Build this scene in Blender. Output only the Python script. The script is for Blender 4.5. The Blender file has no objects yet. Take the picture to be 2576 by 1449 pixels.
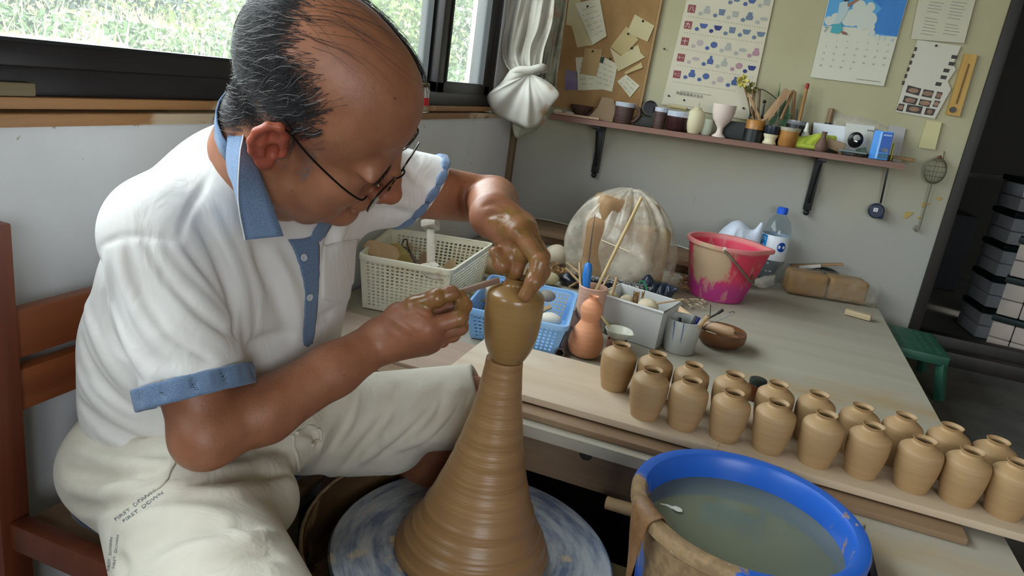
import bpy, bmesh, math, random
import numpy as np
from mathutils import Vector, Matrix
random.seed(7)
rng = np.random.default_rng(11)
SC = bpy.context.scene
COL = SC.collection
PI = math.pi

# ------------------------------------------------------------------ camera
CX, CY, FPX = 1288.0, 724.5, 1788.0
CAM = np.array([0.0, 0.0, 1.2])
def cam_axes(yaw, pitch, roll):
    cy, sy = math.cos(yaw), math.sin(yaw)
    fwd = np.array([sy*math.cos(pitch), cy*math.cos(pitch), -math.sin(pitch)])
    right = np.array([cy, -sy, 0.0])
    down = np.cross(fwd, right)
    cr, sr = math.cos(roll), math.sin(roll)
    return np.array([right*cr+down*sr, -right*sr+down*cr, fwd])
AX = cam_axes(*np.radians([-17.309, 16.473, -8.177]))
def ray(x, y): return AX.T @ np.array([(x-CX)/FPX, (y-CY)/FPX, 1.0])
def pz(x, y, z): d = ray(x, y); return CAM + d*(z-CAM[2])/d[2]      # sight line meets a level
def px(x, y, v): d = ray(x, y); return CAM + d*(v-CAM[0])/d[0]      # ... the plane x = v
def py(x, y, v): d = ray(x, y); return CAM + d*(v-CAM[1])/d[1]      # ... the plane y = v
def pd(x, y, dep): return CAM + ray(x, y)*dep                       # ... a distance
def depth(p): return float((AX @ (np.asarray(p)-CAM))[2])
cam = bpy.data.cameras.new('camera'); camo = bpy.data.objects.new('camera', cam); COL.objects.link(camo)
cam.sensor_width = 36.0; cam.lens = 36.0*FPX/2576.0; cam.clip_start = 0.02; cam.clip_end = 200
m = Matrix.Identity(4)
for i in range(3):
    m[i][0] = AX[0][i]; m[i][1] = -AX[1][i]; m[i][2] = -AX[2][i]; m[i][3] = CAM[i]
camo.matrix_world = m
SC.camera = camo

# ------------------------------------------------------------------ materials
def L(c):
    return tuple(((v/255.0)/12.92 if v/255.0 <= 0.04045 else ((v/255.0+0.055)/1.055)**2.4) for v in c[:3]) + (1.0,)
def _n(nt, t, **k):
    n = nt.nodes.new(t)
    for a, b in k.items(): setattr(n, a, b)
    return n
def mix(nt, fac, a, b, blend='MIX'):
    n = _n(nt, 'ShaderNodeMix', data_type='RGBA', blend_type=blend)
    for s, v in ((0, fac), (6, a), (7, b)):
        if hasattr(v, 'is_linked') or isinstance(v, bpy.types.NodeSocket): nt.links.new(v, n.inputs[s])
        else: n.inputs[s].default_value = v
    return n.outputs[2]
def ramp(nt, fac, lo, hi, a=(0,0,0,1), b=(1,1,1,1)):
    r = _n(nt, 'ShaderNodeValToRGB'); r.color_ramp.elements[0].position = lo; r.color_ramp.elements[1].position = hi
    r.color_ramp.elements[0].color = a; r.color_ramp.elements[1].color = b
    nt.links.new(fac, r.inputs[0]); return r.outputs[0]
def coords(nt, scale=(1,1,1), rot=(0,0,0), loc=(0,0,0), kind='Object'):
    t = _n(nt, 'ShaderNodeTexCoord'); mp = _n(nt, 'ShaderNodeMapping')
    mp.inputs['Scale'].default_value = scale; mp.inputs['Rotation'].default_value = rot; mp.inputs['Location'].default_value = loc
    nt.links.new(t.outputs[kind], mp.inputs[0]); return mp.outputs[0]
def noise_tex(nt, vec, scale, detail=4, rough=0.55, dist=0.0):
    n = _n(nt, 'ShaderNodeTexNoise'); n.inputs['Scale'].default_value = scale; n.inputs['Detail'].default_value = detail
    n.inputs['Roughness'].default_value = rough; n.inputs['Distortion'].default_value = dist
    nt.links.new(vec, n.inputs['Vector']); return n.outputs['Fac']
def bump(nt, h, strength, dist, b):
    n = _n(nt, 'ShaderNodeBump'); n.inputs['Strength'].default_value = strength; n.inputs['Distance'].default_value = dist
    nt.links.new(h, n.inputs['Height']); nt.links.new(n.outputs[0], b.inputs['Normal'])
def base(name):
    mt = bpy.data.materials.new(name); mt.use_nodes = True; nt = mt.node_tree
    return mt, nt, nt.nodes['Principled BSDF']
def M(name, col, rough=0.6, col2=None, nscale=8.0, stretch=(1,1,1), lohi=(0.4, 0.65), spots=None, bmp=None, metal=0.0, spec=0.5,
      trans=0.0, alpha=1.0, sss=0.0, coat=0.0, ior=1.45, sheen=0.0, spotscale=30.0, spotlo=(0.62, 0.68)):
    """noise-mottled principled material; spots = a third colour for stains; bmp = (scale, strength)"""
    mt, nt, b = base(name)
    v = coords(nt, stretch)
    out = None
    if col2 is not None:
        out = mix(nt, ramp(nt, noise_tex(nt, v, nscale, 6), *lohi), L(col), L(col2))
    if spots is not None:
        v2 = coords(nt, stretch, loc=(3.1, 1.7, 0.4))
        out = mix(nt, ramp(nt, noise_tex(nt, v2, spotscale, 3), *spotlo), out if out is not None else L(col), L(spots))
    if out is not None: nt.links.new(out, b.inputs['Base Color'])
    else: b.inputs['Base Color'].default_value = L(col)
    b.inputs['Roughness'].default_value = rough; b.inputs['Metallic'].default_value = metal
    b.inputs['Specular IOR Level'].default_value = spec; b.inputs['Transmission Weight'].default_value = trans
    b.inputs['Alpha'].default_value = alpha; b.inputs['IOR'].default_value = ior; b.inputs['Coat Weight'].default_value = coat
    b.inputs['Sheen Weight'].default_value = sheen
    if sss: b.inputs['Subsurface Weight'].default_value = sss; b.inputs['Subsurface Radius'].default_value = (0.012, 0.004, 0.002); b.inputs['Subsurface Scale'].default_value = 1.0
    if bmp: bump(nt, noise_tex(nt, v, bmp[0], 5), bmp[1], 0.01, b)
    return mt
def wood(name, c1, c2, axis=0, scale=30.0, rough=0.55, stain=None, stlo=(0.55, 0.7), stscale=4.0, bs=0.12):
    """grain runs along axis"""
    mt, nt, b = base(name)
    st = [1.0, 1.0, 1.0]; st[axis] = 0.06
    v = coords(nt, st)
    f = noise_tex(nt, v, scale, 8, 0.6, 0.6)
    out = mix(nt, ramp(nt, f, 0.35, 0.68), L(c1), L(c2))
    if stain is not None:
        st2 = [1.0, 1.0, 1.0]; st2[axis] = 0.5
        out = mix(nt, ramp(nt, noise_tex(nt, coords(nt, st2, loc=(5, 2, 1)), stscale, 6, 0.6), *stlo), out, L(stain))
    nt.links.new(out, b.inputs['Base Color']); b.inputs['Roughness'].default_value = rough
    bump(nt, f, bs, 0.01, b)
    return mt

# ------------------------------------------------------------------ mesh pieces: (verts, faces)
def J(*ps):
    V, Fc, o = [], [], 0
    for p in ps:
        if p is None: continue
        v, f = p[0], p[1]
        V.append(np.asarray(v, float).reshape(-1, 3)); Fc.extend([tuple(i+o for i in q) for q in f]); o += len(V[-1])
    return np.concatenate(V), Fc
def xf(p, R=None, t=(0,0,0), s=1.0):
    v = np.asarray(p[0], float)*s
    if R is not None: v = v @ np.asarray(R).T
    return v+np.asarray(t, float), p[1]
def rotz(a): c, s = math.cos(a), math.sin(a); return np.array([[c,-s,0],[s,c,0],[0,0,1.0]])
def rotx(a): c, s = math.cos(a), math.sin(a); return np.array([[1.0,0,0],[0,c,-s],[0,s,c]])
def roty(a): c, s = math.cos(a), math.sin(a); return np.array([[c,0,s],[0,1.0,0],[-s,0,c]])
def unit(v): v = np.asarray(v, float); return v/(np.linalg.norm(v)+1e-12)
def frame(d, up=(0,0,1)):
    """columns: x = d, y, z with z near up"""
    d = unit(d); up = np.asarray(up, float)
    if abs(np.dot(d, unit(up))) > 0.98: up = np.array([1.0, 0, 0])
    y = unit(np.cross(up, d)); z = np.cross(d, y)
    return np.array([d, y, z]).T
def box(c, s, R=None, bev=0.0, seg=2):
    bm = bmesh.new(); bmesh.ops.create_cube(bm, size=1.0)
    for v in bm.verts: v.co = Vector((v.co.x*s[0], v.co.y*s[1], v.co.z*s[2]))
    if bev > 0: bmesh.ops.bevel(bm, geom=bm.edges[:], offset=min(bev, 0.45*min(s)), segments=seg, profile=0.6, affect='EDGES')
    bm.verts.index_update()
    p = (np.array([v.co[:] for v in bm.verts]), [tuple(v.index for v in f.verts) for f in bm.faces]); bm.free()
    return xf(p, R, c)
def box2(lo, hi, bev=0.0): lo, hi = np.array(lo, float), np.array(hi, float); return box((lo+hi)/2, hi-lo, None, bev)
def bar(a, b, w, h, bev=0.0, up=(0,0,1)):
    a, b = np.asarray(a, float), np.asarray(b, float)
    return box((a+b)/2, (np.linalg.norm(b-a), w, h), frame(b-a, up), bev)
def lathe(prof, n=40, c=(0,0,0), R=None, a0=0.0):
    V, F = [], []
    ring = []
    for r, z in prof:
        if r < 1e-6: ring.append([len(V)]); V.append((0, 0, z))
        else:
            ring.append(list(range(len(V), len(V)+n)))
            for i in range(n): t = a0+2*PI*i/n; V.append((r*math.cos(t), r*math.sin(t), z))
    for A, B in zip(ring, ring[1:]):
        if len(A) == 1 and len(B) == 1: continue
        for i in range(n):
            j = (i+1) % n
            if len(A) == 1: F.append((A[0], B[j], B[i]))
            elif len(B) == 1: F.append((A[i], A[j], B[0]))
            else: F.append((A[i], A[j], B[j], B[i]))
    return xf((np.array(V), F), R, c)
def smooth_prof(pts, n=6):
    """Catmull-Rom through profile points"""
    P_ = np.array(pts, float); out = []
    for i in range(len(P_)-1):
        p0, p1, p2, p3 = P_[max(i-1, 0)], P_[i], P_[i+1], P_[min(i+2, len(P_)-1)]
        for k in range(n):
            t = k/n
            out.append(0.5*((2*p1)+(-p0+p2)*t+(2*p0-5*p1+4*p2-p3)*t*t+(-p0+3*p1-3*p2+p3)*t**3))
    out.append(P_[-1]); return np.array(out)
def tube(path, r, n=10, cap=True, flat=1.0, up=(0,0,1)):
    path = np.asarray(path, float); k = len(path)
    r = np.full(k, r) if np.isscalar(r) else np.asarray(r, float)
    V, F = [], []
    t0 = unit(path[1]-path[0]); fr = frame(t0, up); y = fr[:, 1]
    for i in range(k):
        t = unit(path[min(i+1, k-1)]-path[max(i-1, 0)])
        y = unit(y-np.dot(y, t)*t); z = np.cross(t, y)
        for j in range(n):
            a = 2*PI*j/n; V.append(path[i]+r[i]*(math.cos(a)*y+flat*math.sin(a)*z))
    for i in range(k-1):
        for j in range(n):
            F.append((i*n+j, i*n+(j+1) % n, (i+1)*n+(j+1) % n, (i+1)*n+j))
    if cap: F.append(tuple(range(n-1, -1, -1))); F.append(tuple((k-1)*n+j for j in range(n)))
    return np.array(V), F
def curve(pts, n=8): return smooth_prof(pts, n)
def ball(c, r, R=None, nu=20, nv=12):
    r = (r, r, r) if np.isscalar(r) else r
    prof = [(math.sin(PI*i/nv), -math.cos(PI*i/nv)) for i in range(nv+1)]; prof[0] = (0, -1); prof[-1] = (0, 1)
    v, f = lathe(prof, nu)
    return xf((v*np.array(r), f), R, c)
def sheet(G, th=0.0):
    """G: (nu,nv,3) grid; with th a thick sheet"""
    G = np.asarray(G, float); a, b = G.shape[:2]
    idx = np.arange(a*b).reshape(a, b)
    F = [(int(idx[i, j]), int(idx[i+1, j]), int(idx[i+1, j+1]), int(idx[i, j+1])) for i in range(a-1) for j in range(b-1)]
    V = G.reshape(-1, 3)
    if th:
        gu = np.gradient(G, axis=0); gv = np.gradient(G, axis=1); N = np.cross(gu, gv); N /= (np.linalg.norm(N, axis=2, keepdims=True)+1e-12)
        V2 = (G-N*th).reshape(-1, 3); o = a*b
        F2 = [tuple(reversed([i+o for i in f])) for f in F]
        rim = list(idx[:, 0])+list(idx[-1, 1:])+list(idx[-2::-1, -1])+list(idx[0, -2:0:-1])
        for i in range(len(rim)):
            p, q = int(rim[i]), int(rim[(i+1) % len(rim)]); F2.append((q, p, p+o, q+o))
        return np.concatenate([V, V2]), F+F2
    return V, F
def prism(poly, O, U, W, th):
    """polygon (list of (u,w)) in plane O + u U + w W, thickened by th along U x W"""
    O, U, W = map(lambda a: np.asarray(a, float), (O, U, W)); N = unit(np.cross(U, W)); k = len(poly)
    A = [O+u*U+w*W for u, w in poly]; B = [a+N*th for a in A]
    F = [tuple(range(k-1, -1, -1)), tuple(range(k, 2*k))]+[(i, (i+1) % k, (i+1) % k+k, i+k) for i in range(k)]
    return np.array(A+B), F
def quadsheet(c4, th, n=(2, 2), wob=0.0):
    """sheet through 4 corner points (order around), thickened behind"""
    a, b, c, d = map(np.asarray, c4)
    G = np.array([[a*(1-u)*(1-v)+b*u*(1-v)+c*u*v+d*(1-u)*v for v in np.linspace(0, 1, n[1])] for u in np.linspace(0, 1, n[0])])
    if wob:
        N = unit(np.cross(b-a, d-a)); G = G+N*(wob*rng.standard_normal(G.shape[:2]))[..., None]
    return sheet(G, th)

# ------------------------------------------------------------------ objects
def wloc(o):
    p = np.zeros(3)
    while o is not None: p = p+np.array(o.location[:]); o = o.parent
    return p
def obj(name, piece, mat, parent=None, smooth=True, origin=None, ang=40, **tags):
    v, f = np.asarray(piece[0], float), piece[1]
    if parent is not None: o3 = wloc(parent)
    elif origin is not None: o3 = np.asarray(origin, float)
    else: lo, hi = v.min(0), v.max(0); o3 = np.array([(lo[0]+hi[0])/2, (lo[1]+hi[1])/2, lo[2]])
    me = bpy.data.meshes.new(name); me.from_pydata((v-o3).tolist(), [], [tuple(int(i) for i in q) for q in f]); me.validate(); me.update()
    if smooth:
        me.polygons.foreach_set('use_smooth', [True]*len(me.polygons))
        if ang and ang < 180: me.set_sharp_from_angle(angle=math.radians(ang))
    o = bpy.data.objects.new(name, me); COL.objects.link(o)
    for mm in (mat if isinstance(mat, (list, tuple)) else [mat]): me.materials.append(mm)
    if parent is not None: o.parent = parent
    else: o.location = o3
    for k, val in tags.items(): o[k] = val
    return o
def single(name, label, cat, piece, mat, group=None, **kw):
    o = obj(name, piece, mat, **kw); o['label'] = label; o['category'] = cat
    if group: o['group'] = group
    return o
def thing(name, label, cat, loc, group=None):
    o = bpy.data.objects.new(name, None); COL.objects.link(o); o.location = tuple(float(a) for a in loc); o.empty_display_size = 0.02
    o['label'] = label; o['category'] = cat
    if group: o['group'] = group
    return o
def struct(name, piece, mat, **kw):
    o = obj(name, piece, mat, **kw); o['kind'] = 'structure'; return o
def dup(root, loc, rz=0.0, label=None, s=1.0):
    r = root.copy(); COL.objects.link(r); r.location = tuple(float(a) for a in loc); r.rotation_euler = (0, 0, rz); r.scale = (s, s, s)
    if label: r['label'] = label
    for ch in list(root.children):
        c = ch.copy(); COL.objects.link(c); c.parent = r
        for g in list(ch.children):
            d = g.copy(); COL.objects.link(d); d.parent = c
    return r
def text_piece(s, size, O, U, W, th=0.0006, align='CENTER'):
    """flat lettering as mesh, baseline direction U, up W"""
    cu = bpy.data.curves.new('lettering', 'FONT'); cu.body = s; cu.size = size; cu.align_x = align; cu.resolution_u = 2; cu.extrude = 0
    o = bpy.data.objects.new('lettering', cu); COL.objects.link(o)
    dg = bpy.context.evaluated_depsgraph_get(); me = o.evaluated_get(dg).to_mesh()
    v = np.array([x.co[:] for x in me.vertices]); f = [tuple(p.vertices) for p in me.polygons]
    o.evaluated_get(dg).to_mesh_clear(); bpy.data.objects.remove(o); bpy.data.curves.remove(cu)
    if len(v) == 0: return None
    O, U, W = map(lambda a: np.asarray(a, float), (O, U, W))
    return O+v[:, :1]*U+v[:, 1:2]*W+np.cross(U, W)*th, f

# ------------------------------------------------------------------ implicit surfaces (for body, cloth, soft lumps)
class Field:
    def __init__(s, lo, hi, h):
        s.lo = np.array(lo, float); s.h = h; s.n = np.ceil((np.array(hi)-s.lo)/h).astype(int)+1
        s.d = np.full(s.n, 0.5, np.float32)
    def _sub(s, lo, hi):
        a = np.maximum(np.floor((np.asarray(lo)-s.lo)/s.h).astype(int), 0); b = np.minimum(np.ceil((np.asarray(hi)-s.lo)/s.h).astype(int)+1, s.n)
        if np.any(b <= a): return None, None
        sl = tuple(slice(i, j) for i, j in zip(a, b))
        g = np.meshgrid(*[s.lo[k]+s.h*np.arange(a[k], b[k]) for k in range(3)], indexing='ij', sparse=True)
        return sl, [x.astype(np.float32) for x in g]
    def op(s, fn, lo, hi, k=0.01, mode='add'):
        pad = k*1.2+3*s.h
        sl, g = s._sub(np.asarray(lo)-pad, np.asarray(hi)+pad)
        if sl is None: return s
        e = fn(*g); d = s.d[sl]
        if mode == 'add':
            hh = np.maximum(k-np.abs(d-e), 0)/max(k, 1e-9); s.d[sl] = np.minimum(d, e)-hh*hh*k*0.25
        elif mode == 'sub':
            e = -e; hh = np.maximum(k-np.abs(d-e), 0)/max(k, 1e-9); s.d[sl] = np.maximum(d, e)+hh*hh*k*0.25
        elif mode == 'disp': s.d[sl] = d+e
        return s
    def cone(s, a, b, ra, rb, k=0.01, mode='add'):
        a, b = np.asarray(a, float), np.asarray(b, float); ba = b-a; l2 = max(float(ba@ba), 1e-12)
        def fn(x, y, z):
            t = ((x-a[0])*ba[0]+(y-a[1])*ba[1]+(z-a[2])*ba[2])/l2; t = np.clip(t, 0, 1)
            return np.sqrt((x-a[0]-t*ba[0])**2+(y-a[1]-t*ba[1])**2+(z-a[2]-t*ba[2])**2)-(ra+(rb-ra)*t)
        r = max(ra, rb)
        return s.op(fn, np.minimum(a, b)-r, np.maximum(a, b)+r, k, mode)
    def chain(s, pts, rs, k=0.008, mode='add'):
        rs = [rs]*len(pts) if np.isscalar(rs) else rs
        for i in range(len(pts)-1): s.cone(pts[i], pts[i+1], rs[i], rs[i+1], k, mode)
        return s
    def ell(s, c, r, R=None, k=0.01, mode='add'):
        c = np.asarray(c, float); r = np.asarray(r, float); R = np.eye(3) if R is None else np.asarray(R)
        def fn(x, y, z):
            X, Y, Z = x-c[0], y-c[1], z-c[2]
            u = (X*R[0, 0]+Y*R[1, 0]+Z*R[2, 0]); v = (X*R[0, 1]+Y*R[1, 1]+Z*R[2, 1]); w = (X*R[0, 2]+Y*R[1, 2]+Z*R[2, 2])
            k0 = np.sqrt((u/r[0])**2+(v/r[1])**2+(w/r[2])**2); k1 = np.sqrt((u/r[0]**2)**2+(v/r[1]**2)**2+(w/r[2]**2)**2)+1e-9
            return k0*(k0-1)/k1
        ext = np.sqrt(((R*r)**2).sum(1))
        return s.op(fn, c-ext, c+ext, k, mode)
    def slab(s, c, half, R, rad=0.0, k=0.005, mode='add'):
        c = np.asarray(c, float); hf = np.asarray(half, float)-rad; R = np.asarray(R)
        def fn(x, y, z):
            X, Y, Z = x-c[0], y-c[1], z-c[2]
            q = [np.abs(X*R[0, i]+Y*R[1, i]+Z*R[2, i])-hf[i] for i in range(3)]
            return np.sqrt(sum(np.maximum(a, 0)**2 for a in q))+np.minimum(np.maximum(np.maximum(q[0], q[1]), q[2]), 0)-rad
        ext = (np.abs(R)*np.asarray(half)).sum(1)
        return s.op(fn, c-ext, c+ext, k, mode)
    def fold(s, pts, r, h, n=6):
        """raise (h>0) or press (h<0) a soft crease of half width r along a curve"""
        p = curve(pts, n) if len(pts) > 2 else np.asarray(pts, float)
        lo, hi = p.min(0)-r*2.2, p.max(0)+r*2.2
        sl, g = s._sub(lo, hi)
        if sl is None: return s
        x, y, z = g; best = None; m_ = len(p)
        for i in range(m_-1):
            a, ba = p[i], p[i+1]-p[i]; l2 = float(ba@ba)+1e-12
            t = np.clip(((x-a[0])*ba[0]+(y-a[1])*ba[1]+(z-a[2])*ba[2])/l2, 0, 1)
            q = (x-a[0]-t*ba[0])**2+(y-a[1]-t*ba[1])**2+(z-a[2]-t*ba[2])**2
            w = np.sin(PI*np.clip((i+t)/(m_-1)*0.9+0.05, 0, 1))
            val = w*np.exp(-q/(r*r))
            best = val if best is None else np.maximum(best, val)
        s.d[sl] -= h*best
        return s
    def at(s, P):
        q = (np.asarray(P, float)-s.lo)/s.h; q = np.clip(q, 0, s.n-1.001); i = q.astype(int); f = q-i; out = 0
        for dx in (0, 1):
            for dy in (0, 1):
                for dz in (0, 1):
                    w = (f[:, 0] if dx else 1-f[:, 0])*(f[:, 1] if dy else 1-f[:, 1])*(f[:, 2] if dz else 1-f[:, 2])
                    out = out+w*s.d[i[:, 0]+dx, i[:, 1]+dy, i[:, 2]+dz]
        return out
    def grad(s, P):
        e = s.h; P = np.asarray(P, float)
        G = np.stack([s.at(P+np.eye(3)[i]*e)-s.at(P-np.eye(3)[i]*e) for i in range(3)], 1)
        return G/(np.linalg.norm(G, axis=1, keepdims=True)+1e-12)
    def snap(s, P, off=0.0, it=6):
        """move points onto the surface (plus off)"""
        P = np.array(P, float)
        for _ in range(it): P = P-s.grad(P)*np.clip(s.at(P)-off, -0.02, 0.02)[:, None]*0.9
        return P
    def hit(s, x, y, d0=0.3, d1=2.0, step=0.002):
        """first point of the surface on a sight line"""
        r = ray(x, y); t = np.arange(d0, d1, step); Pp = CAM+t[:, None]*r
        ok = np.all((Pp > s.lo) & (Pp < s.lo+s.h*(s.n-1)), axis=1)
        v = np.where(ok, s.at(Pp), 1.0); i = np.argmax(v < 0)
        if v[i] >= 0: return None
        return Pp[i]
    def mesh(s, relax=1):
        d = s.d; S = d < 0
        a = [slice(None, -1), slice(1, None)]
        cnt = np.zeros(tuple(s.n-1), np.uint8)
        for i in (0, 1):
            for j in (0, 1):
                for k in (0, 1): cnt += S[a[i], a[j], a[k]]
        act = (cnt > 0) & (cnt < 8); I = np.argwhere(act); idx = np.full(act.shape, -1, np.int64); idx[act] = np.arange(len(I))
        corner = {}
        for i in (0, 1):
            for j in (0, 1):
                for k in (0, 1): corner[(i, j, k)] = d[I[:, 0]+i, I[:, 1]+j, I[:, 2]+k].astype(float)
        acc = np.zeros((len(I), 3)); num = np.zeros(len(I))
        for ax in range(3):
            o = [i for i in range(3) if i != ax]
            for u in (0, 1):
                for v in (0, 1):
                    p = [0, 0, 0]; p[o[0]] = u; p[o[1]] = v; q = list(p); q[ax] = 1
                    A, B = corner[tuple(p)], corner[tuple(q)]; x = (A < 0) != (B < 0)
                    t = np.where(x, A/np.where(x, A-B, 1), 0); pt = np.tile(np.array(p, float), (len(I), 1)); pt[:, ax] = t
                    acc += pt*x[:, None]; num += x
        V = s.lo+s.h*(I+acc/num[:, None])
        Q = []
        for ax in range(3):
            sl0 = [slice(None)]*3; sl1 = [slice(None)]*3; sl0[ax] = slice(None, -1); sl1[ax] = slice(1, None)
            A, B = S[tuple(sl0)], S[tuple(sl1)]; E = np.argwhere(A != B); o1, o2 = (ax+1) % 3, (ax+2) % 3
            E = E[(E[:, o1] > 0) & (E[:, o2] > 0) & (E[:, o1] < s.n[o1]-1) & (E[:, o2] < s.n[o2]-1)]
            ins = A[E[:, 0], E[:, 1], E[:, 2]]
            def cell(du, dv): c = E.copy(); c[:, o1] += du; c[:, o2] += dv; return idx[c[:, 0], c[:, 1], c[:, 2]]
            q = np.stack([cell(-1, -1), cell(0, -1), cell(0, 0), cell(-1, 0)], 1); q[~ins] = q[~ins][:, ::-1]; Q.append(q)
        Q = np.concatenate(Q); Q = Q[(Q >= 0).all(1)]
        for _ in range(relax):
            e = np.concatenate([Q[:, [0, 1]], Q[:, [1, 2]], Q[:, [2, 3]], Q[:, [3, 0]]]); sm = np.zeros_like(V); c = np.zeros(len(V))
            for i, j in ((0, 1), (1, 0)): 
                for x in range(3): sm[:, x] += np.bincount(e[:, i], V[e[:, j], x], len(V))
                c += np.bincount(e[:, i], minlength=len(V))
            V = V*0.5+0.5*sm/np.maximum(c, 1)[:, None]
        return V, Q.tolist()
# ================================================================== the room
def sub_(nt, a, v):
    n = _n(nt, 'ShaderNodeMath', operation='SUBTRACT'); nt.links.new(a, n.inputs[0]); n.inputs[1].default_value = v; return n.outputs[0]
XW, YB, XR, YF, ZC = -0.96, 2.79, 2.3, -1.6, 2.35
BENCH = 0.60                       # bench top
FLR = 0.44                         # raised floor by the doorway
m_wallw = M('window_wall_paint', (226,228,230), 0.75, (214,216,217), 3.0, spots=(176,166,148), spotscale=24.0, spotlo=(0.715,0.73), bmp=(60,0.05))
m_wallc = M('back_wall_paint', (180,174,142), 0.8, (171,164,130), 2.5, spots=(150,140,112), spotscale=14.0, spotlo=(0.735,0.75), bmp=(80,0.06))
m_wallo = M('plain_wall_paint', (150,143,130), 0.8)
m_ceil = M('ceiling_boards', (136,122,102), 0.85)
nt_ = m_wallc.node_tree; b_ = nt_.nodes['Principled BSDF']; prev = b_.inputs['Base Color'].links[0].from_socket   # wall colour shifts from greyer below to yellower above
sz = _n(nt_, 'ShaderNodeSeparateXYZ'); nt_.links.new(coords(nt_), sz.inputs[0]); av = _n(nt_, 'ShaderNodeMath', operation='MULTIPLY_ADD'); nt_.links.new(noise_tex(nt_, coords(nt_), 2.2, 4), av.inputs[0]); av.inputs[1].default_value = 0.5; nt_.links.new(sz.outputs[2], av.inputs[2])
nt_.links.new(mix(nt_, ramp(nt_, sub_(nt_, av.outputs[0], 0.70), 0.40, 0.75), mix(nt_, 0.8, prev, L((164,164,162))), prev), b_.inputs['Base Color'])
m_conc = M('concrete', (92,90,84), 0.85, (74,72,68), 6, bmp=(40,0.2))
m_dwood = wood('dark_door_wood', (26,22,19), (38,31,26), 2, 30, 0.5)
m_alu = M('bronze_aluminium', (52,48,50), 0.38, metal=0.35, col2=(43,40,42), nscale=3)
m_alud = M('dark_gasket', (24,26,28), 0.45)
m_sill = wood('sill_wood', (176,130,84), (140,96,58), 1, 24, 0.5, stain=(200,180,152), stlo=(0.52,0.56), stscale=5)
def glassmat(name, tint=(255,255,255), ior=1.35, rough=0.0, dust=0.0):
    mt = bpy.data.materials.new(name); mt.use_nodes = True; nt = mt.node_tree; nt.nodes.clear()
    o = _n(nt, 'ShaderNodeOutputMaterial'); t = _n(nt, 'ShaderNodeBsdfTransparent'); g = _n(nt, 'ShaderNodeBsdfGlossy'); f = _n(nt, 'ShaderNodeFresnel'); mx = _n(nt, 'ShaderNodeMixShader')
    t.inputs[0].default_value = L(tint); g.inputs['Roughness'].default_value = rough; f.inputs['IOR'].default_value = ior
    ge = _n(nt, 'ShaderNodeNewGeometry'); ma = _n(nt, 'ShaderNodeMapRange'); ma.inputs[3].default_value = ior; ma.inputs[4].default_value = 1/ior; nt.links.new(ge.outputs['Backfacing'], ma.inputs[0]); nt.links.new(ma.outputs[0], f.inputs['IOR'])
    nt.links.new(f.outputs[0], mx.inputs[0]); nt.links.new(t.outputs[0], mx.inputs[1]); nt.links.new(g.outputs[0], mx.inputs[2])
    if dust:
        tl = _n(nt, 'ShaderNodeBsdfTranslucent'); tl.inputs[0].default_value = L((226,232,236)); m2 = _n(nt, 'ShaderNodeMixShader'); m2.inputs[0].default_value = dust
        nt.links.new(mx.outputs[0], m2.inputs[1]); nt.links.new(tl.outputs[0], m2.inputs[2]); mx = m2
    nt.links.new(mx.outputs[0], o.inputs[0]); return mt
m_pane = glassmat('window_glass', (250,253,252), 1.35, 0.0, 0.05)

struct('floor', box2((XW-0.1, YF-0.1, -0.1), (XR+0.1, YB+0.1, 0.0)), m_conc)
struct('floor', box2((0.545, 1.42, 0.0), (XR, YB+0.1, FLR)), m_conc)
struct('ceiling', box2((XW-0.1, YF-0.1, ZC), (XR+0.1, YB+0.1, ZC+0.1)), m_ceil)
WY0, WY1, WZ0, WZ1 = -1.25, 2.52, 1.075, 2.05
struct('wall_left', J(box2((XW-0.12, YF, 0), (XW, YB+0.1, 1.043)), box2((XW-0.12, YF, WZ1), (XW, YB+0.1, ZC)),
                      box2((XW-0.12, YF, 1.043), (XW, WY0, WZ1)), box2((XW-0.12, WY1, 1.043), (XW, YB+0.1, WZ1))), m_wallw, smooth=False)
DX0, DX1, DZ = 0.632, 1.62, 2.02
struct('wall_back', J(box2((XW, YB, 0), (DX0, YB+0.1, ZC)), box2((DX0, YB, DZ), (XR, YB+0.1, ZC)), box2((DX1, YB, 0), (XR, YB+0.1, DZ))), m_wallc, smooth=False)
struct('wall_right', box2((XR, YF, 0), (XR+0.1, YB+0.1, ZC)), m_wallo)
FW = (0.5, 1.9, 0.95, 2.05)
struct('wall_front', J(box2((XW, YF-0.1, 0), (XR, YF, FW[2])), box2((XW, YF-0.1, FW[3]), (XR, YF, ZC)), box2((XW, YF-0.1, FW[2]), (FW[0], YF, FW[3])), box2((FW[1], YF-0.1, FW[2]), (XR, YF, FW[3]))), m_wallo, smooth=False)
# sill boards
struct('trim_1', box2((-1.04, WY0, 1.0655), (-0.952, WY1, 1.0815), 0.002), m_sill)
struct('trim_2', box2((XW-0.1, YF, 1.043), (-0.940, WY1+0.06, 1.0605), 0.002), m_sill)
struct('trim_3', box((-0.948, 2.775, 0.8), (0.022, 0.03, 0.45), None, 0.003), wood('corner_post_wood', (120,98,70), (98,78,54), 2, 30))
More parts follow.
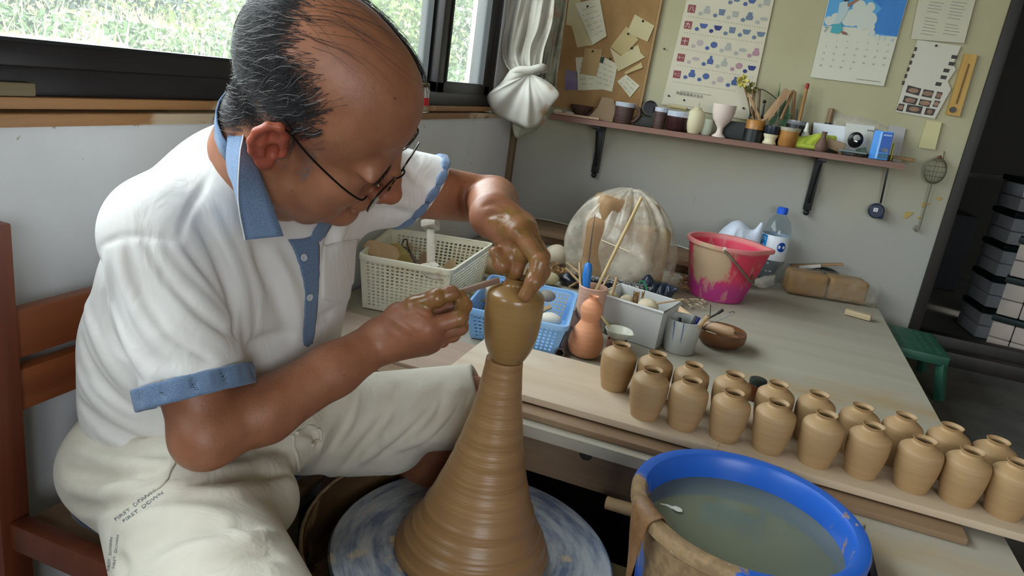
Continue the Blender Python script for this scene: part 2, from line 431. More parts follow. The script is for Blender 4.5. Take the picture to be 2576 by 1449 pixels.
# window: outer frame, sashes, panes
W = struct('window_1', J(box2((-1.05, WY0, 1.0815), (-0.964, WY1, 1.121), 0.003), box2((-1.05, WY0, WZ1-0.04), (-0.964, WY1, WZ1), 0.003),
                         box2((-1.05, WY1-0.035, 1.08), (-0.964, WY1, WZ1), 0.003), box2((-1.05, WY0, 1.08), (-0.964, WY0+0.035, WZ1), 0.003)), m_alu, origin=(-1.0, 0.6, 1.08))
def sash(y0, y1, x, rail, st0, st1):
    s = obj('sash', J(box2((x-0.016, y0, 1.12), (x+0.016, y1, 1.12+rail), 0.002), box2((x-0.016, y0, WZ1-0.09), (x+0.016, y1, WZ1-0.038), 0.002),
                      box2((x-0.016, y0, 1.12), (x+0.016, y0+st0, WZ1-0.04), 0.002), box2((x-0.016, y1-st1, 1.12), (x+0.016, y1, WZ1-0.04), 0.002)), m_alu, W)
    obj('pane', box2((x-0.002, y0+st0-0.01, 1.12+rail-0.01), (x+0.002, y1-st1+0.01, WZ1-0.08)), m_pane, s, smooth=False)
    obj('gasket', J(box2((x-0.014, y0+st0, 1.12+rail-0.001), (x+0.018, y1-st1, 1.12+rail+0.004)), box2((x-0.02, y1-st1-0.028, 1.12+rail), (x+0.02, y1-st1, WZ1-0.09)), box2((x-0.02, y0+st0, 1.12+rail), (x+0.02, y0+st0+0.01, WZ1-0.09))), m_alud, s, smooth=False)
sash(WY0+0.03, 0.05, -0.984, 0.034, 0.05, 0.05)
sash(0.02, 1.312, -0.984, 0.034, 0.05, 0.06)
sash(1.262, 2.115, -1.018, 0.022, 0.05, 0.05)
sash(2.05, WY1-0.02, -0.984, 0.032, 0.05, 0.06)
struct('window_2', J(box2((FW[0], YF-0.08, FW[2]), (FW[1], YF-0.02, FW[2]+0.04)), box2((FW[0], YF-0.08, FW[3]-0.04), (FW[1], YF-0.02, FW[3])), box2((1.17, YF-0.08, FW[2]), (1.23, YF-0.02, FW[3]))), m_alu)
# doorway
struct('door_1', J(box2((DX0, YB-0.012, 0.45), (DX0+0.035, YB+0.12, DZ), 0.002), box2((DX1-0.035, YB-0.012, 0.45), (DX1, YB+0.12, DZ), 0.002), box2((DX0, YB-0.012, DZ-0.04), (DX1, YB+0.12, DZ), 0.002),
                   box2((DX0, YB+0.06, FLR), (DX1, YB+0.115, FLR+0.075), 0.003), box2((DX0, YB-0.055, FLR), (DX1+0.3, YB-0.008, FLR+0.05), 0.003)), m_dwood)
# store room beyond
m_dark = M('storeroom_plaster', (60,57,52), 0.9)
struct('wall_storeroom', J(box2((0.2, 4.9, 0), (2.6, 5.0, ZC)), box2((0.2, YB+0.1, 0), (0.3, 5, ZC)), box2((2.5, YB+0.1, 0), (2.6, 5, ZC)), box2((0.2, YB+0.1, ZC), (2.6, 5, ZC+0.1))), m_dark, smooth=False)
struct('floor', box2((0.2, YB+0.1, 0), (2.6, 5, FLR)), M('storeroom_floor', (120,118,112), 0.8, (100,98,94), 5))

# ------------------------------------------------------------------ daylight
w = bpy.data.worlds.new('sky'); SC.world = w; w.use_nodes = True
bg = w.node_tree.nodes['Background']; bg.inputs[0].default_value = (0.88, 0.94, 1.0, 1); bg.inputs[1].default_value = 9.5
def portal(loc, rot, sx, sy):
    l = bpy.data.lights.new('daylight_portal', 'AREA'); l.shape = 'RECTANGLE'; l.size = sx; l.size_y = sy; l.cycles.is_portal = True
    o = bpy.data.objects.new('daylight_portal', l); COL.objects.link(o); o.location = loc; o.rotation_euler = rot
portal((-1.08, (WY0+WY1)/2, (WZ0+WZ1)/2), (0, -PI/2, 0), WZ1-WZ0, WY1-WY0)
portal(((FW[0]+FW[1])/2, YF-0.12, (FW[2]+FW[3])/2), (PI/2, 0, 0), FW[1]-FW[0], FW[3]-FW[2])
sun = bpy.data.lights.new('sun', 'SUN'); sun.energy = 6.0; sun.angle = math.radians(3); sun.color = (1.0, 0.95, 0.85)
so = bpy.data.objects.new('sun', sun); COL.objects.link(so); so.rotation_euler = (math.radians(18), math.radians(38), 0); so.location = (3, 0, 6)
SC.view_settings.view_transform = 'Standard'; SC.view_settings.look = 'None'; SC.view_settings.exposure = 0.02; SC.view_settings.gamma = 1.0; SC.view_settings.use_curve_mapping = False
SC.cycles.max_bounces = 7; SC.cycles.diffuse_bounces = 3; SC.cycles.glossy_bounces = 3; SC.cycles.transmission_bounces = 5; SC.cycles.transparent_max_bounces = 8
SC.cycles.caustics_reflective = False; SC.cycles.caustics_refractive = False; SC.cycles.sample_clamp_indirect = 6.0
SC.cycles.use_denoising = True

# ------------------------------------------------------------------ garden
def ground_z(x, y):
    d = -x-1.1
    return 0.86+0.055*np.minimum(d, 4)+0.028*np.clip(d-4, 0, 6)+0.30*np.clip(d-9.5, 0, 14)+0.05*np.sin(y*0.9+x*0.7)+0.03*np.sin(x*2.1-y*1.3)
gx = np.concatenate([np.linspace(-1.1, -12, 60), np.linspace(-12.5, -24, 18)]); gy = np.linspace(-3, 24, 90)
GX, GY = np.meshgrid(gx, gy, indexing='ij')
struct('ground', sheet(np.stack([GX, GY, ground_z(GX, GY)], -1)[:, ::-1]), M('garden_soil', (122,128,88), 0.95, (168,158,118), 1.2))
m_grass = M('grass_blades', (124,138,86), 0.7, (168,168,120), 2.0)
N = 9000
bx = -1.6-rng.random(N)**0.8*9.5; by = rng.random(N)*20-1.0; keep = (by > -bx*0.1) & (by < -bx*2.6+2); bx, by = bx[keep], by[keep]; n_ = len(bx)
az = rng.random(n_)*2*PI; hgt = (0.05+0.16*rng.random(n_))*(1+(-bx-1.6)*0.05); wd = 0.004+0.006*rng.random(n_); bz = ground_z(bx, by)
lean = rng.normal(0, 0.05, (n_, 2)); ca, sa = np.cos(az)*wd, np.sin(az)*wd
V = np.stack([np.stack([bx-ca, by-sa, bz], 1), np.stack([bx+ca, by+sa, bz], 1), np.stack([bx+lean[:, 0], by+lean[:, 1], bz+hgt], 1)], 1).reshape(-1, 3)
o = single('grass', 'bright sunlit grass growing on the slope outside the window', 'grass', (V, [(3*i, 3*i+1, 3*i+2) for i in range(n_)]), m_grass, smooth=False); o['kind'] = 'stuff'
def foliage(c, r, n, leaf, flat=0.7):
    """leaves filling a lumpy crown"""
    k = max(4, int(n/180)); cen = np.array(c)+rng.normal(0, 1, (k, 3))*np.array(r)*0.48
    which = rng.integers(0, k, n); d = rng.normal(0, 1, (n, 3)); d /= np.linalg.norm(d, axis=1, keepdims=True)
    P_ = cen[which]+d*(np.array(r)*0.55)*(0.55+0.45*rng.random((n, 1)))
    A = rng.normal(0, 1, (n, 3)); A /= np.linalg.norm(A, axis=1, keepdims=True); B = np.cross(A, rng.normal(0, 1, (n, 3))); B /= np.linalg.norm(B, axis=1, keepdims=True)
    s = leaf*(0.6+0.8*rng.random((n, 1)))
    V = np.stack([P_-A*s, P_+B*s*0.45, P_+A*s, P_-B*s*0.45], 1).reshape(-1, 3)
    return V, [(4*i, 4*i+1, 4*i+2, 4*i+3) for i in range(n)]
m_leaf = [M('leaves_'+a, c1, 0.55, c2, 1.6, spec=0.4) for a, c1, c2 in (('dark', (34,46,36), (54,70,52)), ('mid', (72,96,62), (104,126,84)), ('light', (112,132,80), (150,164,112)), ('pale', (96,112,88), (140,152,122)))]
m_bark = M('bark', (40,34,28), 0.9)
def bush(name, label, xpix, ypix, dist, r, n, leaf, mi, group='shrubs and trees outside the window'):
    c = pd(xpix, ypix, dist); b = np.array([c[0], c[1], float(ground_z(c[0], c[1]))])
    t = thing(name, label, 'bush' if r[2] < 0.9 else 'tree', b, group)
    obj('foliage', foliage(c, r, int(n*1.8), leaf*0.66), m_leaf[mi], t, smooth=False)
    top = c.copy(); top[2] = max(c[2], b[2]+0.15)
    obj('trunk', tube([b-np.array([0, 0, 0.1]), (b+top)/2+np.array([0.03, 0.02, 0]), top], [0.008+r[2]*0.03, 0.006+r[2]*0.02, 0.003]), m_bark, t)
bush('leafy_shrub', 'bright green leafy shrub at the far left of the window', -10, 50, 4.6, (0.35,0.35,0.22), 700, 0.05, 1)
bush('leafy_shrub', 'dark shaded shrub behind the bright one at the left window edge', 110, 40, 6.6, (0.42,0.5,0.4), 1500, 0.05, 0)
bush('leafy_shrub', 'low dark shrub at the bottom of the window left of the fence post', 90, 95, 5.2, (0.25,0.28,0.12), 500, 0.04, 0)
bush('weed_clump', 'pale green weeds around the foot of the left fence post', 215, 85, 6.0, (0.4,0.4,0.16), 600, 0.04, 2)
bush('weed_clump', 'mid green ground cover between the two fence posts', 345, 90, 5.6, (0.42,0.42,0.13), 800, 0.035, 1)
bush('weed_clump', 'dark low plants near the window bottom beside the potter', 500, 125, 4.6, (0.3,0.3,0.12), 700, 0.035, 1)
bush('leafy_shrub', 'yellow green shrub with thin branches beside the potter', 560, 60, 6.4, (0.55,0.6,0.42), 1300, 0.05, 2)
bush('leafy_shrub', 'dusty reddish green shrub close to the potter\'s hair', 640, 70, 5.6, (0.4,0.4,0.5), 1000, 0.04, 3)
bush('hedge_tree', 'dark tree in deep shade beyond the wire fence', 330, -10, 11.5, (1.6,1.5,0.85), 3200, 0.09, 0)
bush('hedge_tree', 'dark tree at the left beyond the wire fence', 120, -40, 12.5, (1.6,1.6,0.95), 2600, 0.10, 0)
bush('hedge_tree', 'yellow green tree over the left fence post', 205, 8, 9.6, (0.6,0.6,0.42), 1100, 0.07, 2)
bush('hedge_tree', 'sunlit bushy tree right of the potter\'s forehead', 1010, 90, 8.0, (0.75,0.8,0.95), 3200, 0.06, 2)
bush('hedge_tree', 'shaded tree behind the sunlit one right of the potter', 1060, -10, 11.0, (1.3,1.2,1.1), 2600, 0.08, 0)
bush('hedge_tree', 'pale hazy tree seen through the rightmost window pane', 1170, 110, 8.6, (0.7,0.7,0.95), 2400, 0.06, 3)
bush('leafy_shrub', 'mid green shrub at the bottom of the pane beside the mullion', 1040, 190, 6.6, (0.5,0.5,0.2), 900, 0.05, 1)
bush('hedge_tree', 'wide dark tree filling the garden behind the potter\'s head', 700, 0, 13.0, (2.2,2.2,1.2), 3600, 0.10, 0)
m_post = M('galvanised_post', (66,72,72), 0.6)
fz = lambda p: float(ground_z(p[0], p[1]))
fp = [pd(210, 92, 7.4), pd(452, 95, 7.0), pd(20, 80, 7.9), pd(700, 100, 6.6)]
for i, p in enumerate(fp):
    single('fence_post', ['thin grey fence post standing left in the sunlit grass', 'thin grey fence post right of the sunlit grass', 'thin grey fence post among the shrubs at the far left', 'thin grey fence post hidden behind the potter\'s hair'][i], 'post',
           tube([(p[0], p[1], fz(p)-0.1), (p[0], p[1], fz(p)+1.6)], 0.016, 8), m_post, group='posts of the wire fence')
order = [2, 0, 1, 3]
for hh in (0.30, 0.36, 0.60, 0.9, 1.2):
    single('fence_wire', {0.30: 'lowest thin wire of the garden fence', 0.36: 'second thin wire of the garden fence', 0.60: 'third thin wire up the garden fence', 0.9: 'fourth thin wire up the garden fence', 1.2: 'topmost thin wire of the garden fence'}[hh], 'wire',
           tube([(fp[k][0], fp[k][1], fz(fp[k])+hh) for k in order], 0.005, 5), m_post, group='wires of the fence')
single('dark_reflection_panel', 'dark panel standing in for a reflection at the right end of the window', 'shutter', box2((-1.16, 2.83, 0.95), (-1.085, 3.1, 2.1), 0.004), M('dark_reflection_paint', (40,42,46), 0.5))  # added panel outside, stands in for the dark reflection in the last pane
# ================================================================== bench, wheel, pots, bucket, chair
m_ply = wood('clay_dusted_plywood', (182,176,160), (168,160,142), 0, 10, 0.75, stain=(176,154,120), stlo=(0.50,0.60), stscale=2.2, bs=0.05)
m_rail = wood('rough_rail_wood', (136,112,86), (108,86,64), 0, 16, 0.75, stain=(164,146,120), stlo=(0.5,0.62), stscale=4)
m_plank = wood('pale_plank', (206,186,160), (190,168,140), 0, 18, 0.65, stain=(218,206,190), stlo=(0.5,0.7), stscale=5, bs=0.06)
m_plankp = wood('pinkish_plank', (186,162,144), (172,148,130), 0, 16, 0.65, stain=(202,186,170), stlo=(0.5,0.7), stscale=5, bs=0.06)
m_plankd = wood('brown_plank', (150,122,94), (122,94,68), 0, 18, 0.65, stain=(166,140,112), stlo=(0.5,0.65), stscale=5)
m_plankr = wood('reddish_plank', (132,88,66), (112,72,54), 0, 18, 0.6)
m_knot = M('knot', (62,58,54), 0.7, (40,38,36), 40)
BF = 1.136
T = thing('work_bench', 'long low plywood work bench dusted with clay along the back wall', 'bench', (-0.2, 2.0, 0))
top = [(-0.93, BF), (0.285, BF), (0.285, 0.72), (0.503, 0.72), (0.503, 2.765), (-0.93, 2.765)]
obj('tabletop', prism([(a, b) for a, b in top], (0, 0, 0.578), (1, 0, 0), (0, 1, 0), 0.022), m_ply, T, smooth=False)
rl = obj('front_rail', box2((-0.93, BF+0.023, 0.497), (0.283, BF+0.055, 0.578), 0.003), m_rail, T)
kp = py(1470, 1152, BF+0.012)
obj('knot', ball((kp[0], BF+0.0245, kp[2]), (0.013, 0.004, 0.011)), m_knot, rl)
for x in (-0.86, 0.44):
    for y in (1.2, 2.7): obj('leg', box2((x-0.04, y-0.035, 0 if x < 0.3 or y < 1.4 else 0), (x+0.04, y+0.035, 0.578), 0.004), m_rail, T)
obj('leg', box2((0.41, 0.75, 0), (0.48, 0.82, 0.578), 0.004), m_rail, T)
obj('shade_backing', box2((-0.93, 1.62, 0.02), (0.40, 1.64, 0.577)), M('shade_backing_black', (30,27,24), 0.9), T)  # near-black backing added to stand for the shade under the bench
obj('shade_shelf', box2((-0.80, 1.25, 0.12), (0.38, 1.62, 0.14)), M('shade_shelf_black', (34,31,28), 0.9), T)  # added near-black shelf, keeps the gap below the bench dark
single('wall_ledge', 'raised plank ledge at the back of the bench against the wall', 'ledge', J(box2((-0.93, 2.56, 0.636), (0.03, 2.775, 0.656), 0.003), box2((-0.93, 2.60, 0.601), (0.03, 2.62, 0.636))), m_plankd)
# planks laid on the bench
single('ware_board', 'pale plank carrying the two rows of clay jars', 'board', box2((-0.489, 1.193, 0.6165), (0.66, 1.432, 0.630), 0.0015), m_plank, origin=None)
single('ware_board', 'thin reddish plank hidden right under the jar board', 'board', box2((-0.47, 1.206, 0.6032), (0.425, 1.40, 0.6160), 0.0015), m_plankr)
single('ware_board', 'narrow brown plank at the bench front under the jar board', 'board', box2((-0.75, 1.158, 0.6012), (0.432, 1.2035, 0.6128), 0.0015), m_plankd)
single('ware_board', 'pinkish plank left of the jar board by the potter\'s forearm', 'board', box2((-0.90, 1.2055, 0.6012), (-0.492, 1.395, 0.6195), 0.0015), m_plankp)
# jars
def clay_mat(name, c1, c2, rough, ring=220, rs=0.25, coat=0.0, streak=90):
    mt, nt, b = base(name)
    v = coords(nt, (0.06, 0.06, 1.0)); f = noise_tex(nt, v, streak, 4, 0.6)
    out = mix(nt, ramp(nt, f, 0.35, 0.7), L(c1), L(c2))
    nt.links.new(out, b.inputs['Base Color']); b.inputs['Roughness'].default_value = rough; b.inputs['Coat Weight'].default_value = coat; b.inputs['Coat Roughness'].default_value = 0.2
    bump(nt, noise_tex(nt, v, ring, 3, 0.5), rs, 0.004, b); return mt
m_jar = clay_mat('leather_hard_clay', (175,143,102), (163,131,91), 0.55, 260, 0.12)
m_wet = clay_mat('wet_clay', (156,121,74), (144,109,63), 0.28, 240, 0.10, 0.25)
m_hump = clay_mat('wet_hump_clay', (160,122,80), (144,107,67), 0.38, 170, 0.3, 0.12, 60)
jp = smooth_prof([(0.0255, 0.0), (0.0285, 0.012), (0.0330, 0.032), (0.0352, 0.052), (0.0348, 0.068), (0.0325, 0.0745), (0.0252, 0.0805), (0.0180, 0.0845), (0.0163, 0.0875), (0.0178, 0.0908), (0.0187, 0.0928)], 5)
jin = smooth_prof([(0.0180, 0.0932), (0.0158, 0.090), (0.0150, 0.0865), (0.0215, 0.0785), (0.0310, 0.070), (0.0315, 0.05), (0.024, 0.006)], 4)
jar_prof = [(0, 0)]+[tuple(p) for p in jp]+[tuple(p) for p in jin]+[(0, 0.006)]
mouths_f = [(1643,932),(1741,957),(1848,986),(1960,1012),(2080,1045),(2200,1067),(2330,1100),(2448,1133),(2566,1166)]
mouths_b = [(1564,868),(1655,891),(1746,918),(1849,945),(1958,971),(2062,990),(2172,1023),(2280,1048),(2396,1076),(2512,1110)]
J0 = None
ordn = ['second', 'third', 'fourth', 'fifth', 'sixth', 'seventh', 'eighth', 'ninth']
for row, ms in (('front', mouths_f), ('back', mouths_b)):
    for i, q in enumerate(ms):
        p = pz(q[0], q[1], 0.630+0.0925); y = (1.2465 if row == 'front' else 1.338)*0.6+0.4*p[1]; p = py(q[0], q[1], y)
        lab = ('leftmost clay jar of the front row on the plank, turning line round its middle' if i == 0 else 'rightmost clay jar of the front row, cut by the photo edge' if i == len(ms)-1 else '%s clay jar from the left in the front row on the plank' % ordn[i-1]) if row == 'front' else \
              ('clay jar standing alone at the left end of the back row' if i == 0 else 'rightmost clay jar of the back row near the photo edge' if i == len(ms)-1 else '%s clay jar from the left in the back row on the plank' % ordn[i-1])
        if J0 is None:
            J0 = single('clay_jar', lab, 'jar', lathe(jar_prof, 48), m_jar, group='freshly thrown clay jars on the plank', origin=(0, 0, 0), ang=60)
            j = J0
        else:
            j = J0.copy(); COL.objects.link(j); j['label'] = lab
        s = 1.0+0.012*math.sin(i*2.3+(row == 'back'))
        j.location = (p[0], y, 0.6302); j.rotation_euler = (0, 0, i*1.3); j.scale = (s*0.985, s*0.985, 1+0.02*math.sin(i*1.7+1))

# ---- wheel
WC = np.array([-0.287, 0.913]); WZ = 0.485
def wheel_mat():
    mt, nt, b = base('clay_smeared_wheel_metal')
    t = _n(nt, 'ShaderNodeTexCoord'); sp = _n(nt, 'ShaderNodeSeparateXYZ'); nt.links.new(t.outputs['Object'], sp.inputs[0])
    def mth(op, a, c=None):
        n = _n(nt, 'ShaderNodeMath', operation=op); nt.links.new(a, n.inputs[0])
        if c is not None:
            if isinstance(c, (int, float)): n.inputs[1].default_value = c
            else: nt.links.new(c, n.inputs[1])
        return n.outputs[0]
    r = mth('SQRT', mth('ADD', mth('MULTIPLY', sp.outputs[0], sp.outputs[0]), mth('MULTIPLY', sp.outputs[1], sp.outputs[1])))
    cx, cy = mth('DIVIDE', sp.outputs[0], r), mth('DIVIDE', sp.outputs[1], r)
    def polar(kr, ka):
        c = _n(nt, 'ShaderNodeCombineXYZ'); nt.links.new(mth('MULTIPLY', r, kr), c.inputs[0]); nt.links.new(mth('MULTIPLY', cx, ka), c.inputs[1]); nt.links.new(mth('MULTIPLY', cy, ka), c.inputs[2]); return c.outputs[0]
    f1 = noise_tex(nt, polar(48, 1.7), 1.0, 6, 0.62); f2 = noise_tex(nt, polar(26, 2.6), 1.0, 4, 0.5); f3 = noise_tex(nt, polar(230, 0.25), 1.0, 2, 0.5)
    a = mix(nt, ramp(nt, f1, 0.38, 0.62), L((96,110,136)), L((176,182,186)))
    a = mix(nt, ramp(nt, f2, 0.60, 0.70), a, L((206,186,150)))
    a = mix(nt, ramp(nt, f3, 0.68, 0.74), a, L((196,202,206)))
    nt.links.new(a, b.inputs['Base Color']); b.inputs['Roughness'].default_value = 0.38; b.inputs['Metallic'].default_value = 0.25
    bump(nt, f3, 0.15, 0.002, b); return mt
T = thing('potters_wheel', 'electric potter\'s wheel with blue-grey spinning metal head and brown splash pan', 'potter\'s wheel', (WC[0], WC[1], 0))
obj('wheel_head', lathe([(0, 0.463), (0.17, 0.463), (0.218, 0.468), (0.2225, 0.472), (0.2225, 0.481), (0.219, 0.485), (0, 0.485)], 96, (WC[0], WC[1], 0)), wheel_mat(), T, ang=30)
obj('shaft', lathe([(0, 0.30), (0.04, 0.30), (0.04, 0.464), (0, 0.464)], 24, (WC[0], WC[1], 0)), m_alud, T)
m_pan = M('clay_crusted_pan', (98,74,44), 0.6, (70,52,30), 7, spots=(134,108,72), spotscale=18, spotlo=(0.6,0.66), bmp=(30,0.25))
m_rimc = M('dried_clay_rim', (150,128,98), 0.8, (110,88,60), 40)
bc = (-0.297, 0.904); a0, a1 = math.radians(97), math.radians(305)
th = np.linspace(a0, a1, 90); prof = [(0.200, 0.405), (0.238, 0.408), (0.2465, 0.42), (0.2465, 0.505), (0.2475, 0.514), (0.2510, 0.514), (0.2520, 0.505), (0.2520, 0.41), (0.243, 0.398), (0.200, 0.396)]
G = np.array([[(bc[0]+r*math.cos(t), bc[1]+r*math.sin(t), z) for r, z in prof+prof[:1]] for t in th])
V, Fc = sheet(G); k = len(prof)+1
Fc = Fc+[tuple(range(k-1)), tuple((len(th)-1)*k+i for i in range(k-2, -1, -1))]
pan = obj('splash_pan', (V, Fc), m_pan, T, ang=30)
obj('rim_crust', tube([(bc[0]+0.2492*math.cos(t), bc[1]+0.2492*math.sin(t), 0.5142+0.0006*math.sin(t*37)) for t in th], 0.0026, 6), m_rimc, pan)
obj('pan_floor', lathe([(0.05, 0.398), (0.2475, 0.398), (0.2475, 0.404), (0.05, 0.404)], 60, (bc[0], bc[1], 0)), m_pan, T)
m_house = M('wheel_housing', (104,88,52), 0.6, (84,70,40), 5, spots=(128,112,76), spotscale=14)
obj('housing', J(box2((-0.50, 0.74, 0.02), (-0.06, 1.06, 0.394), 0.02), box2((-0.10, 0.83, 0.40), (-0.048, 1.06, 0.437), 0.004)), m_house, T)
obj('clay_scrap', xf(box((0, 0, 0), (0.03, 0.022, 0.012), None, 0.003), rotz(0.6), (bc[0]-0.213, bc[1]-0.105, 0.4105)), m_rimc, T)
gp = pd(640, 1349, 0.90); gp2 = pd(745, 1240, 0.95)
# clay on the wheel
hp = [(0.119, 0.0), (0.1195, 0.010), (0.1145, 0.020), (0.108, 0.034), (0.102, 0.044), (0.0925, 0.060), (0.0835, 0.082), (0.0745, 0.104), (0.0665, 0.128), (0.0600, 0.148), (0.0540, 0.170), (0.0485, 0.193), (0.0437, 0.214), (0.0388, 0.236), (0.0345, 0.260), (0.0318, 0.278), (0.0298, 0.294), (0.0280, 0.312), (0.0268, 0.326)]
hs = smooth_prof(hp, 8); rr = np.random.default_rng(4); nz = np.convolve(rr.normal(0, 1, len(hs)), [0.3, 0.5, 0.3], 'same')
hs[:, 0] += nz*0.00045*np.clip(1.6-hs[:, 1]*4, 0.25, 1.6)+0.0016*np.sin(hs[:, 1]*260)*np.clip(1-hs[:, 1]/0.10, 0, 1)
hv, hf = lathe([(0, 0)]+[tuple(p) for p in hs]+[(0, 0.326)], 96); hv[:, 0] -= 0.010*np.clip(1-hv[:, 2]/0.24, 0, 1)
HC = (-0.2795, 0.911, WZ)
single('clay_hump', 'tall tapering cone of wet clay with throwing rings, centred on the wheel head', 'clay', (hv+np.array([HC[0], HC[1], WZ+0.0004]), hf), m_hump, ang=80)
vz = 0.812
vp = smooth_prof([(0.0236, 0.0), (0.0282, 0.008), (0.0332, 0.019), (0.0372, 0.034), (0.0398, 0.052), (0.0411, 0.072), (0.0410, 0.088), (0.0398, 0.0985), (0.0350, 0.1035), (0.0262, 0.1080), (0.0185, 0.1112), (0.0162, 0.1145), (0.0170, 0.1185), (0.0198, 0.1225)], 6)
vin = smooth_prof([(0.0191, 0.1232), (0.0160, 0.1190), (0.0146, 0.1145), (0.0200, 0.1075), (0.0350, 0.094), (0.0380, 0.07), (0.0330, 0.03), (0.02, 0.008)], 5)
VC = (-0.2765, 0.911)
single('clay_vase', 'wet clay vase being shaped on top of the clay hump under the potter\'s hand', 'vase', lathe([(0, 0.0)]+[tuple(p) for p in vp]+[tuple(p) for p in vin]+[(0, 0.008)], 80, (VC[0], VC[1], vz)), m_wet, ang=60)

# ---- blue bucket of slip water
BC = np.array([0.095, 0.986]); BZ = 0.652
def stained(name, c, stain, cx, cy, r, rough=0.35):
    """plastic with clay smears round one side of the thing"""
    mt, nt, b = base(name); v = coords(nt)
    sp = _n(nt, 'ShaderNodeVectorMath', operation='DISTANCE'); nt.links.new(v, sp.inputs[0]); sp.inputs[1].default_value = (cx, cy, 0.30)
    mr = _n(nt, 'ShaderNodeMapRange'); nt.links.new(sp.outputs['Value'], mr.inputs[0]); mr.inputs[1].default_value = r; mr.inputs[2].default_value = 0.0; mr.inputs[3].default_value = 0.0; mr.inputs[4].default_value = 0.62
    ad = _n(nt, 'ShaderNodeMath', operation='ADD'); nt.links.new(mr.outputs[0], ad.inputs[0]); nt.links.new(noise_tex(nt, coords(nt, (1, 1, 0.45)), 26, 6, 0.65), ad.inputs[1])
    f = ramp(nt, ad.outputs[0], 0.66, 0.72); cl = mix(nt, ramp(nt, noise_tex(nt, v, 60, 4), 0.4, 0.6), L(stain), L(tuple(int(x*0.84) for x in stain)))
    f2 = ramp(nt, noise_tex(nt, coords(nt, loc=(7, 3, 2)), 42, 3, 0.5), 0.70, 0.73)
    o_ = mix(nt, f, L(c), cl); o_ = mix(nt, f2, o_, L((176,160,128)))
    nt.links.new(o_, b.inputs['Base Color']); b.inputs['Roughness'].default_value = rough
    rg = mix(nt, f, (rough, rough, rough, 1), (0.75, 0.75, 0.75, 1)); nt.links.new(rg, b.inputs['Roughness']); return mt
m_blue = stained('blue_plastic_with_clay', (36,98,198), (172,142,104), -0.13, -0.115, 0.17)
T = thing('bucket', 'large blue plastic bucket of cloudy water with clay smears on its rim', 'bucket', (BC[0], BC[1], 0.335))
bp = [(0, 0.335), (0.118, 0.335), (0.122, 0.342), (0.146, 0.600), (0.1485, 0.634), (0.151, 0.6375), (0.162, 0.6385), (0.1655, 0.632), (0.1675, 0.634), (0.1682, 0.645), (0.1655, 0.6515), (0.158, 0.6535), (0.149, 0.6515), (0.1445, 0.645), (0.1425, 0.62), (0.119, 0.347), (0, 0.347)]
obj('body', lathe(bp, 96, (BC[0], BC[1], 0)), m_blue, T, ang=35)
mw, nt, b = base('cloudy_slip_water'); b.inputs['Base Color'].default_value = L((112,120,104)); b.inputs['Roughness'].default_value = 0.06; b.inputs['Specular IOR Level'].default_value = 0.5
bump(nt, noise_tex(nt, coords(nt), 22, 2), 0.04, 0.01, b)
obj('water', lathe([(0, 0.60), (0.1408, 0.60), (0.1420, 0.613), (0, 0.613)], 72, (BC[0], BC[1], 0)), mw, T, ang=30)
for a in (291, 111):
    ca, sa = math.cos(math.radians(a)), math.sin(math.radians(a)); Rm = frame((ca, sa, 0))
    e = obj('handle_lug', J(box((BC[0]+0.156*ca, BC[1]+0.156*sa, 0.605), (0.014, 0.012, 0.055), Rm @ np.eye(3), 0.003), box((BC[0]+0.163*ca-0.018*sa, BC[1]+0.163*sa+0.018*ca, 0.612), (0.02, 0.006, 0.04), Rm, 0.002), box((BC[0]+0.163*ca+0.018*sa, BC[1]+0.163*sa-0.018*ca, 0.612), (0.02, 0.006, 0.04), Rm, 0.002)), m_blue, T)
single('bucket_stand', 'rough wooden block under the blue bucket', 'stand', box2((-0.05, 0.85, 0.0), (0.24, 1.10, 0.334), 0.005), m_rail)
# chamois over the rim
q = unit(np.array([pz(1655, 1285, BZ)[0], pz(1655, 1285, BZ)[1]])-BC); tq = np.array([-q[1], q[0]])
path = [(0.136, 0.622), (0.1405, 0.645), (0.150, 0.6575), (0.160, 0.6580), (0.1715, 0.650), (0.1735, 0.632), (0.1725, 0.605), (0.169, 0.57), (0.166, 0.545)]
wid = [0.016, 0.020, 0.024, 0.026, 0.025, 0.022, 0.017, 0.010, 0.003]
G = []
for (r, z), wv in zip(smooth_prof(path, 4), smooth_prof(wid, 4) if False else np.interp(np.linspace(0, 8, 33), range(9), wid)):
    row = []
    for s in np.linspace(-1, 1, 9):
        ang_ = s*wv/r; d = q*math.cos(ang_)+tq*math.sin(ang_); rr_ = r+0.004*max(0, (0.63-z)/0.08)*(1-s*s)*1.5
        row.append((BC[0]+d[0]*rr_, BC[1]+d[1]*rr_, z))
    G.append(row)
single('chamois_strip', 'brown wet leather strip hanging over the blue bucket rim', 'leather', sheet(np.array(G), 0.0018), M('wet_leather', (150,112,76), 0.5, (128,92,60), 30, bmp=(80, 0.2)))
c = pz(1703, 1284, 0.613)
single('float_scrap', 'small white scrap floating in the bucket water beside the leather strip', 'scrap', J(ball((c[0], c[1], 0.6155), (0.0085, 0.006, 0.0022), rotz(-0.3)), tube([(c[0]-0.006, c[1], 0.6145), (c[0]-0.016, c[1]+0.004, 0.6142), (c[0]-0.026, c[1]+0.003, 0.6138)], [0.0025, 0.0016, 0.0008], 8)), M('white_scrap', (236,238,226), 0.5))
c0, c1 = pz(1808, 1122, 0.655), pz(1755, 1195, 0.6135)
single('cutting_thread', 'thin reddish thread hanging from the back rim into the bucket', 'thread', tube(curve([c0+np.array([0.0, 0.012, -0.002]), c0+np.array([0, 0, 0.0005]), np.array([c0[0]-0.006, c0[1]-0.021, 0.640]), (c0*0.3+c1*0.7), c1]), 0.0005, 5), M('thread', (150,96,84), 0.7))
a, e = py(1523, 1263, 1.118), py(1640, 1298, 1.118)
